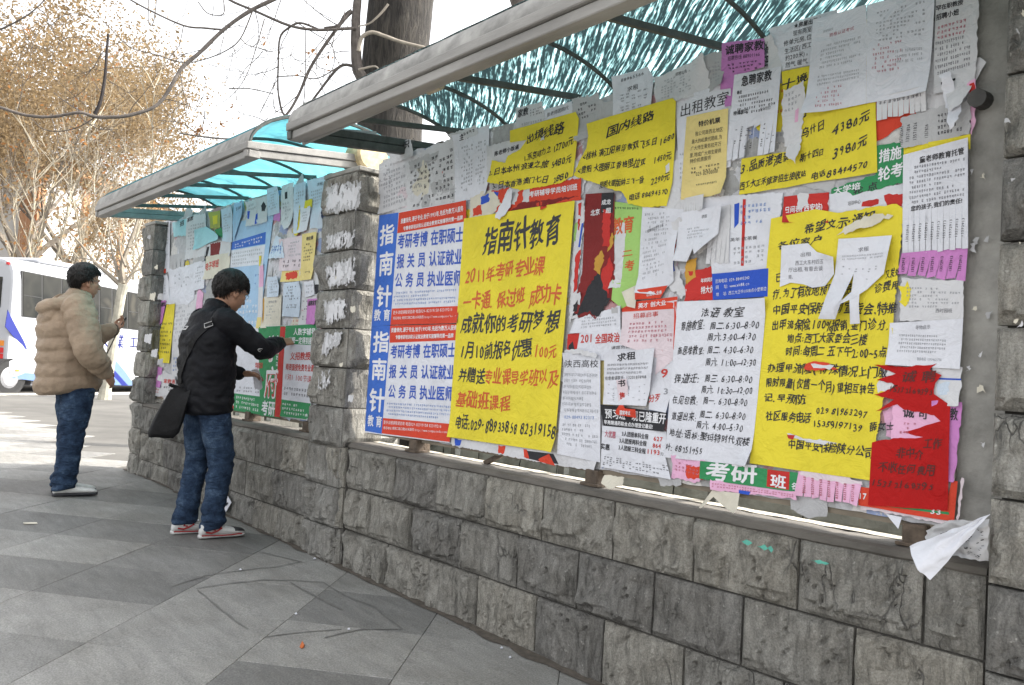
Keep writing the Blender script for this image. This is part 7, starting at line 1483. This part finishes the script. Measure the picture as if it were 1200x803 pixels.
    wmb(m3).build('lettering', im('k'), pt)
    m3 = MB(); q, n_ = onj((.315, .17, 1.20), .003); sx = V((-.5, .8, -.1)).normalized(); sy = n_.cross(sx).normalized(); m3.tube([q+sx*.032*cos(a)+sy*.011*sin(a) for a in [2*pi*k/14 for k in range(15)]], .0022, 5); m3.tube([q-sx*.02, q+sx*.02], .002, 5); wmb(m3).build('sleeve_logo', mat('label_white', (.5, .5, .5), .7, .1), jk)
    # papers in the left hand
    m3 = MB(); c = V((-.06, .345, 1.02)); m3.grid(lambda a, b_: c+V((-.06+.14*a, .02*sin(a*4)+.03*b_, .05-.12*b_+.01*sin(a*6+b_*3))), 8, 6); wmb(m3).build('papers', pm('white'), t)
    bg_ = thing('shoulder_bag', 'black shoulder bag hanging at the hip of the man in the black jacket', 'bag', W((-.10, -.26, .70)))
    M_bag = cloth('black_nylon', (.010, .010, .011), .3, 20, .5, 60, .6)
    bx = V((.40, .92, 0)).normalized(); by = V((-.92, .40, 0)).normalized(); bz = V((.0, .33, 1)).normalized(); c = V((-.0, -.235, .80)); m4 = MB()
    def bagring(z, w_, d_): return [W(c+bx*w_*(abs(cos(a))**.45)*(1 if cos(a) > 0 else -1)+by*d_*(abs(sin(a))**.6)*(1 if sin(a) > 0 else -1)+bz*z+V((0, 0, -.012*abs(nz(a*2, z*9))))) for a in [2*pi*k/28 for k in range(28)]]
    m4.loft([bagring(z, w_, d_) for z, w_, d_ in ((-.150, .05, .02), (-.170, .075, .05), (-.14, .090, .062), (-.05, .088, .062), (.05, .075, .055), (.12, .06, .045), (.15, .045, .03), (.155, .02, .012))]); m4.build('bag_body', M_bag, bg_, smooth=True)
    m4 = MB(); m4.grid(lambda a, b_: W(c+bx*(-.068+.136*a)*(.85+.25*b_)+by*(-.058-.014*sin(pi*min(1, b_*1.1))-.008)+bz*(.145-.25*b_-.03*sin(pi*a))), 12, 8); m4.build('flap', M_bag, bg_, smooth=True)
    wmb(m2).build('strap', M_bag, bg_, smooth=False)
    m4 = MB(); m4.tube([W(V(ctr[-1])+V((0, -.01, .0))), W(c+bz*.15+bx*-.02)], .012, 6); m4.build('strap_end', M_bag, bg_)
    m4 = MB(); q, n_ = onj((.17, -.12, 1.345), .014); sx = V((.8, -.1, .45)).normalized(); sx = (sx-n_*sx.dot(n_)).normalized(); sy = n_.cross(sx); P = [q+sx*a*.026+sy*b_*.015 for a, b_ in ((-1, -1), (1, -1), (1, 1), (-1, 1), (-1, -1))]; m4.tube([W(p) for p in P], .0028, 5); m4.build('buckle', mat('label_white', (.5, .5, .5), .7, .1), bg_)
    cols = [mat('white_leather', (.55, .55, .54), .6, .1, 20), mat('sole_white', (.5, .5, .49), .7, .15, 30), mat('shoe_red', (.30, .008, .008), .5, .1), mat('shoe_black', (.02, .02, .022), .6, .2)]
    shoe(W, ankR, -.12, t, cols, .285); shoe(W, ankL, -.15, t, cols, .285)
person('man in a black jacket and jeans pasting a slip on the far board, arm raised', (234, 628), radians(4), black_man)
# ---- man in the tan down jacket
def tan_man(t, W, wmb, base):
    hc = V((0, .045, 1.635)); f = V((-.12, 1, -.10)).normalized(); u = (V((0, 0, 1))-f*f.z).normalized(); ax = (f.cross(u), f, u)
    sh = [(.215, -.05, 1.40), (-.20, -.03, 1.41)]; elb = [(.345, .0, 1.10), (-.27, .10, 1.14)]; wri = [(.255, .165, .925), (-.14, .31, 1.275)]
    ankR, ankL = (.10, -.025, .10), (-.085, .02, .10); hips = [(.09, .03, .88), (-.09, .03, .88)]
    hs = [(V(wri[0]), V((-.4, .6, -.6)), V((.8, .3, .2)), .5, -1), (V(wri[1]), V((.12, .75, .55)), V((-.35, .65, -.6)), 1.15, 1)]
    m, A = body(sh, elb, wri, (0, -.015, 1.45), hc, f, hips, (ankR, ankL), hs, [(.105, .0, .47), (-.10, .05, .47)])
    b = remeshed(m, .0055, 2, .4); wmb(b).build('body', M_skin, t, smooth=True)
    face_bits(A, ax, t, W); glasses(A, W, t); hair_cap(A, ax, W, t, 9, .50, -.72, 3800)
    tr = trousers(hips[0], (.105, .0, .47), ankR, hips[1], (-.10, .05, .47), ankL, (0, .02, .98), (.112, .102, .086, .080, .084), 6)
    wmb(tr).build('jeans', M_denim, t, smooth=True)
    m = MB()
    limb(m, [(0, -.012, .80), (0, -.02, .92), (0, -.04, 1.10), (0, -.06, 1.25), (0, -.05, 1.37), (0, -.02, 1.46)], [(.205, .225), (.212, .228), (.205, .212), (.205, .20), (.19, .15), (.11, .11)], n=34, sub=8, puff=.08, period=.10)
    limb(m, [(0, -.012, 1.44), (0, .0, 1.49), (0, .012, 1.535)], [(.098, .105), (.092, .100), (.084, .090)], n=22)
    # hood lying on the back
    limb(m, [(-.13, -.09, 1.45), (-.07, -.175, 1.42), (0, -.20, 1.40), (.07, -.175, 1.42), (.13, -.09, 1.45)], [(.045, .05), (.06, .075), (.062, .095), (.06, .075), (.045, .05)], side=V((0, 0, 1)), n=16)
    limb(m, [(0, -.16, 1.42), (0, -.21, 1.33), (0, -.21, 1.27)], [(.13, .05), (.12, .055), (.06, .04)], n=16)
    for i in (0, 1):
        s_, e, w_ = V(sh[i]), V(elb[i]), V(wri[i]); limb(m, [s_-V((.06*(1 if i == 0 else -1), 0, 0)), s_, s_.lerp(e, .5), e, e.lerp(w_, .5), w_-(w_-e)*(.0 if i else .12)], [.110, .115, .112, .100, .085, (.060, .060)], n=20, puff=.10, period=.085)
    m = remeshed(m, .008, 1); out = []
    for p in m.v:
        v = V(p); r = V((v.x, v.y+.05, 0)); r = r.normalized() if r.length > .01 else V((0, 1, 0)); k = nz(v.x*9, v.y*9, v.z*13); k2 = nz(v.x*24, v.y*24, v.z*30)
        back = max(0, min(1, (-.05-v.y)/.15)); low = max(0, (.90-v.z)/.1)
        out.append(tuple(v+r*(.012*k+.005*k2)+V((0, -.015*low*back, -.02*low*back))))
    m.v = out
    jk = wmb(m).build('down_jacket', cloth('tan_nylon', (.30, .226, .160), .16, 9, .7, 22, .5, .02), t, smooth=True)
    bv = BVHTree.FromPolygons(m.v, m.f)
    # hem drape: dark lining visible below the rear
    m3 = MB(); limb(m3, [(0, -.03, .93), (0, -.03, .86), (0, -.03, .81)], [(.18, .15), (.18, .155), (.17, .14)], n=24); wmb(m3).build('dark_lining', mat('dark_lining', (.012, .012, .014), .8, .2), t, smooth=True)
    m3 = MB(); limb(m3, [(0, .06, 1.2), (0, .07, 1.05), (0, .075, .90)], [(.14, .10), (.16, .125), (.16, .12)], n=20); wmb(m3).build('dark_shirt', mat('navy_sweater', (.010, .013, .03), .85, .2, 30, .3, 90), t, smooth=True)
    # seams and zip of the jacket front
    m3 = MB(); P = [];
    for k in range(16): q, n_, i_, d_ = bv.find_nearest(V((.02, .40, 1.50-.62*k/15))); P.append(W(q+n_*.004))
    m3.tube(P, .005, 5); wmb_ = m3.build('zip', mat('zip_dark', (.08, .06, .05), .5, .2), jk)
    ph = thing('mobile_phone', 'black mobile phone held up in the hand of the man in the tan jacket', 'phone', W((-.13, .40, 1.36))); hd = V((.05, .45, 1)).normalized(); sx = V((1, -.2, 0)).normalized(); nn = hd.cross(sx).normalized()
    c = V((-.125, .385, 1.335)); m3 = MB(); m3.bbox(c, (.024, .055, .007), .003, (sx, hd, nn)); wmb(m3).build('phone_case', mat('phone_black', (.015, .015, .017), .35, .1), ph)
    m3 = MB(); m3.box(c-nn*.0072+hd*.014, (.018, .026, .0006), (sx, hd, nn)); wmb(m3).build('screen', mat('phone_screen', (.05, .055, .06), .15, .1), ph)
    m3 = MB(); m3.box(c-nn*.0072-hd*.03, (.018, .016, .0006), (sx, hd, nn)); wmb(m3).build('keypad', mat('keypad', (.08, .08, .08), .6, .3, 200), ph)
    cols = [mat('grey_white_leather', (.66, .66, .64), .65, .15, 20), mat('sole_dark', (.04, .04, .045), .7, .3, 30)]
    shoe(W, ankR, -.15, t, cols, .30); shoe(W, ankL, -.25, t, cols, .30)
person('man in a tan down jacket and jeans standing with a phone in his hand', (74, 579), radians(3), tan_man)
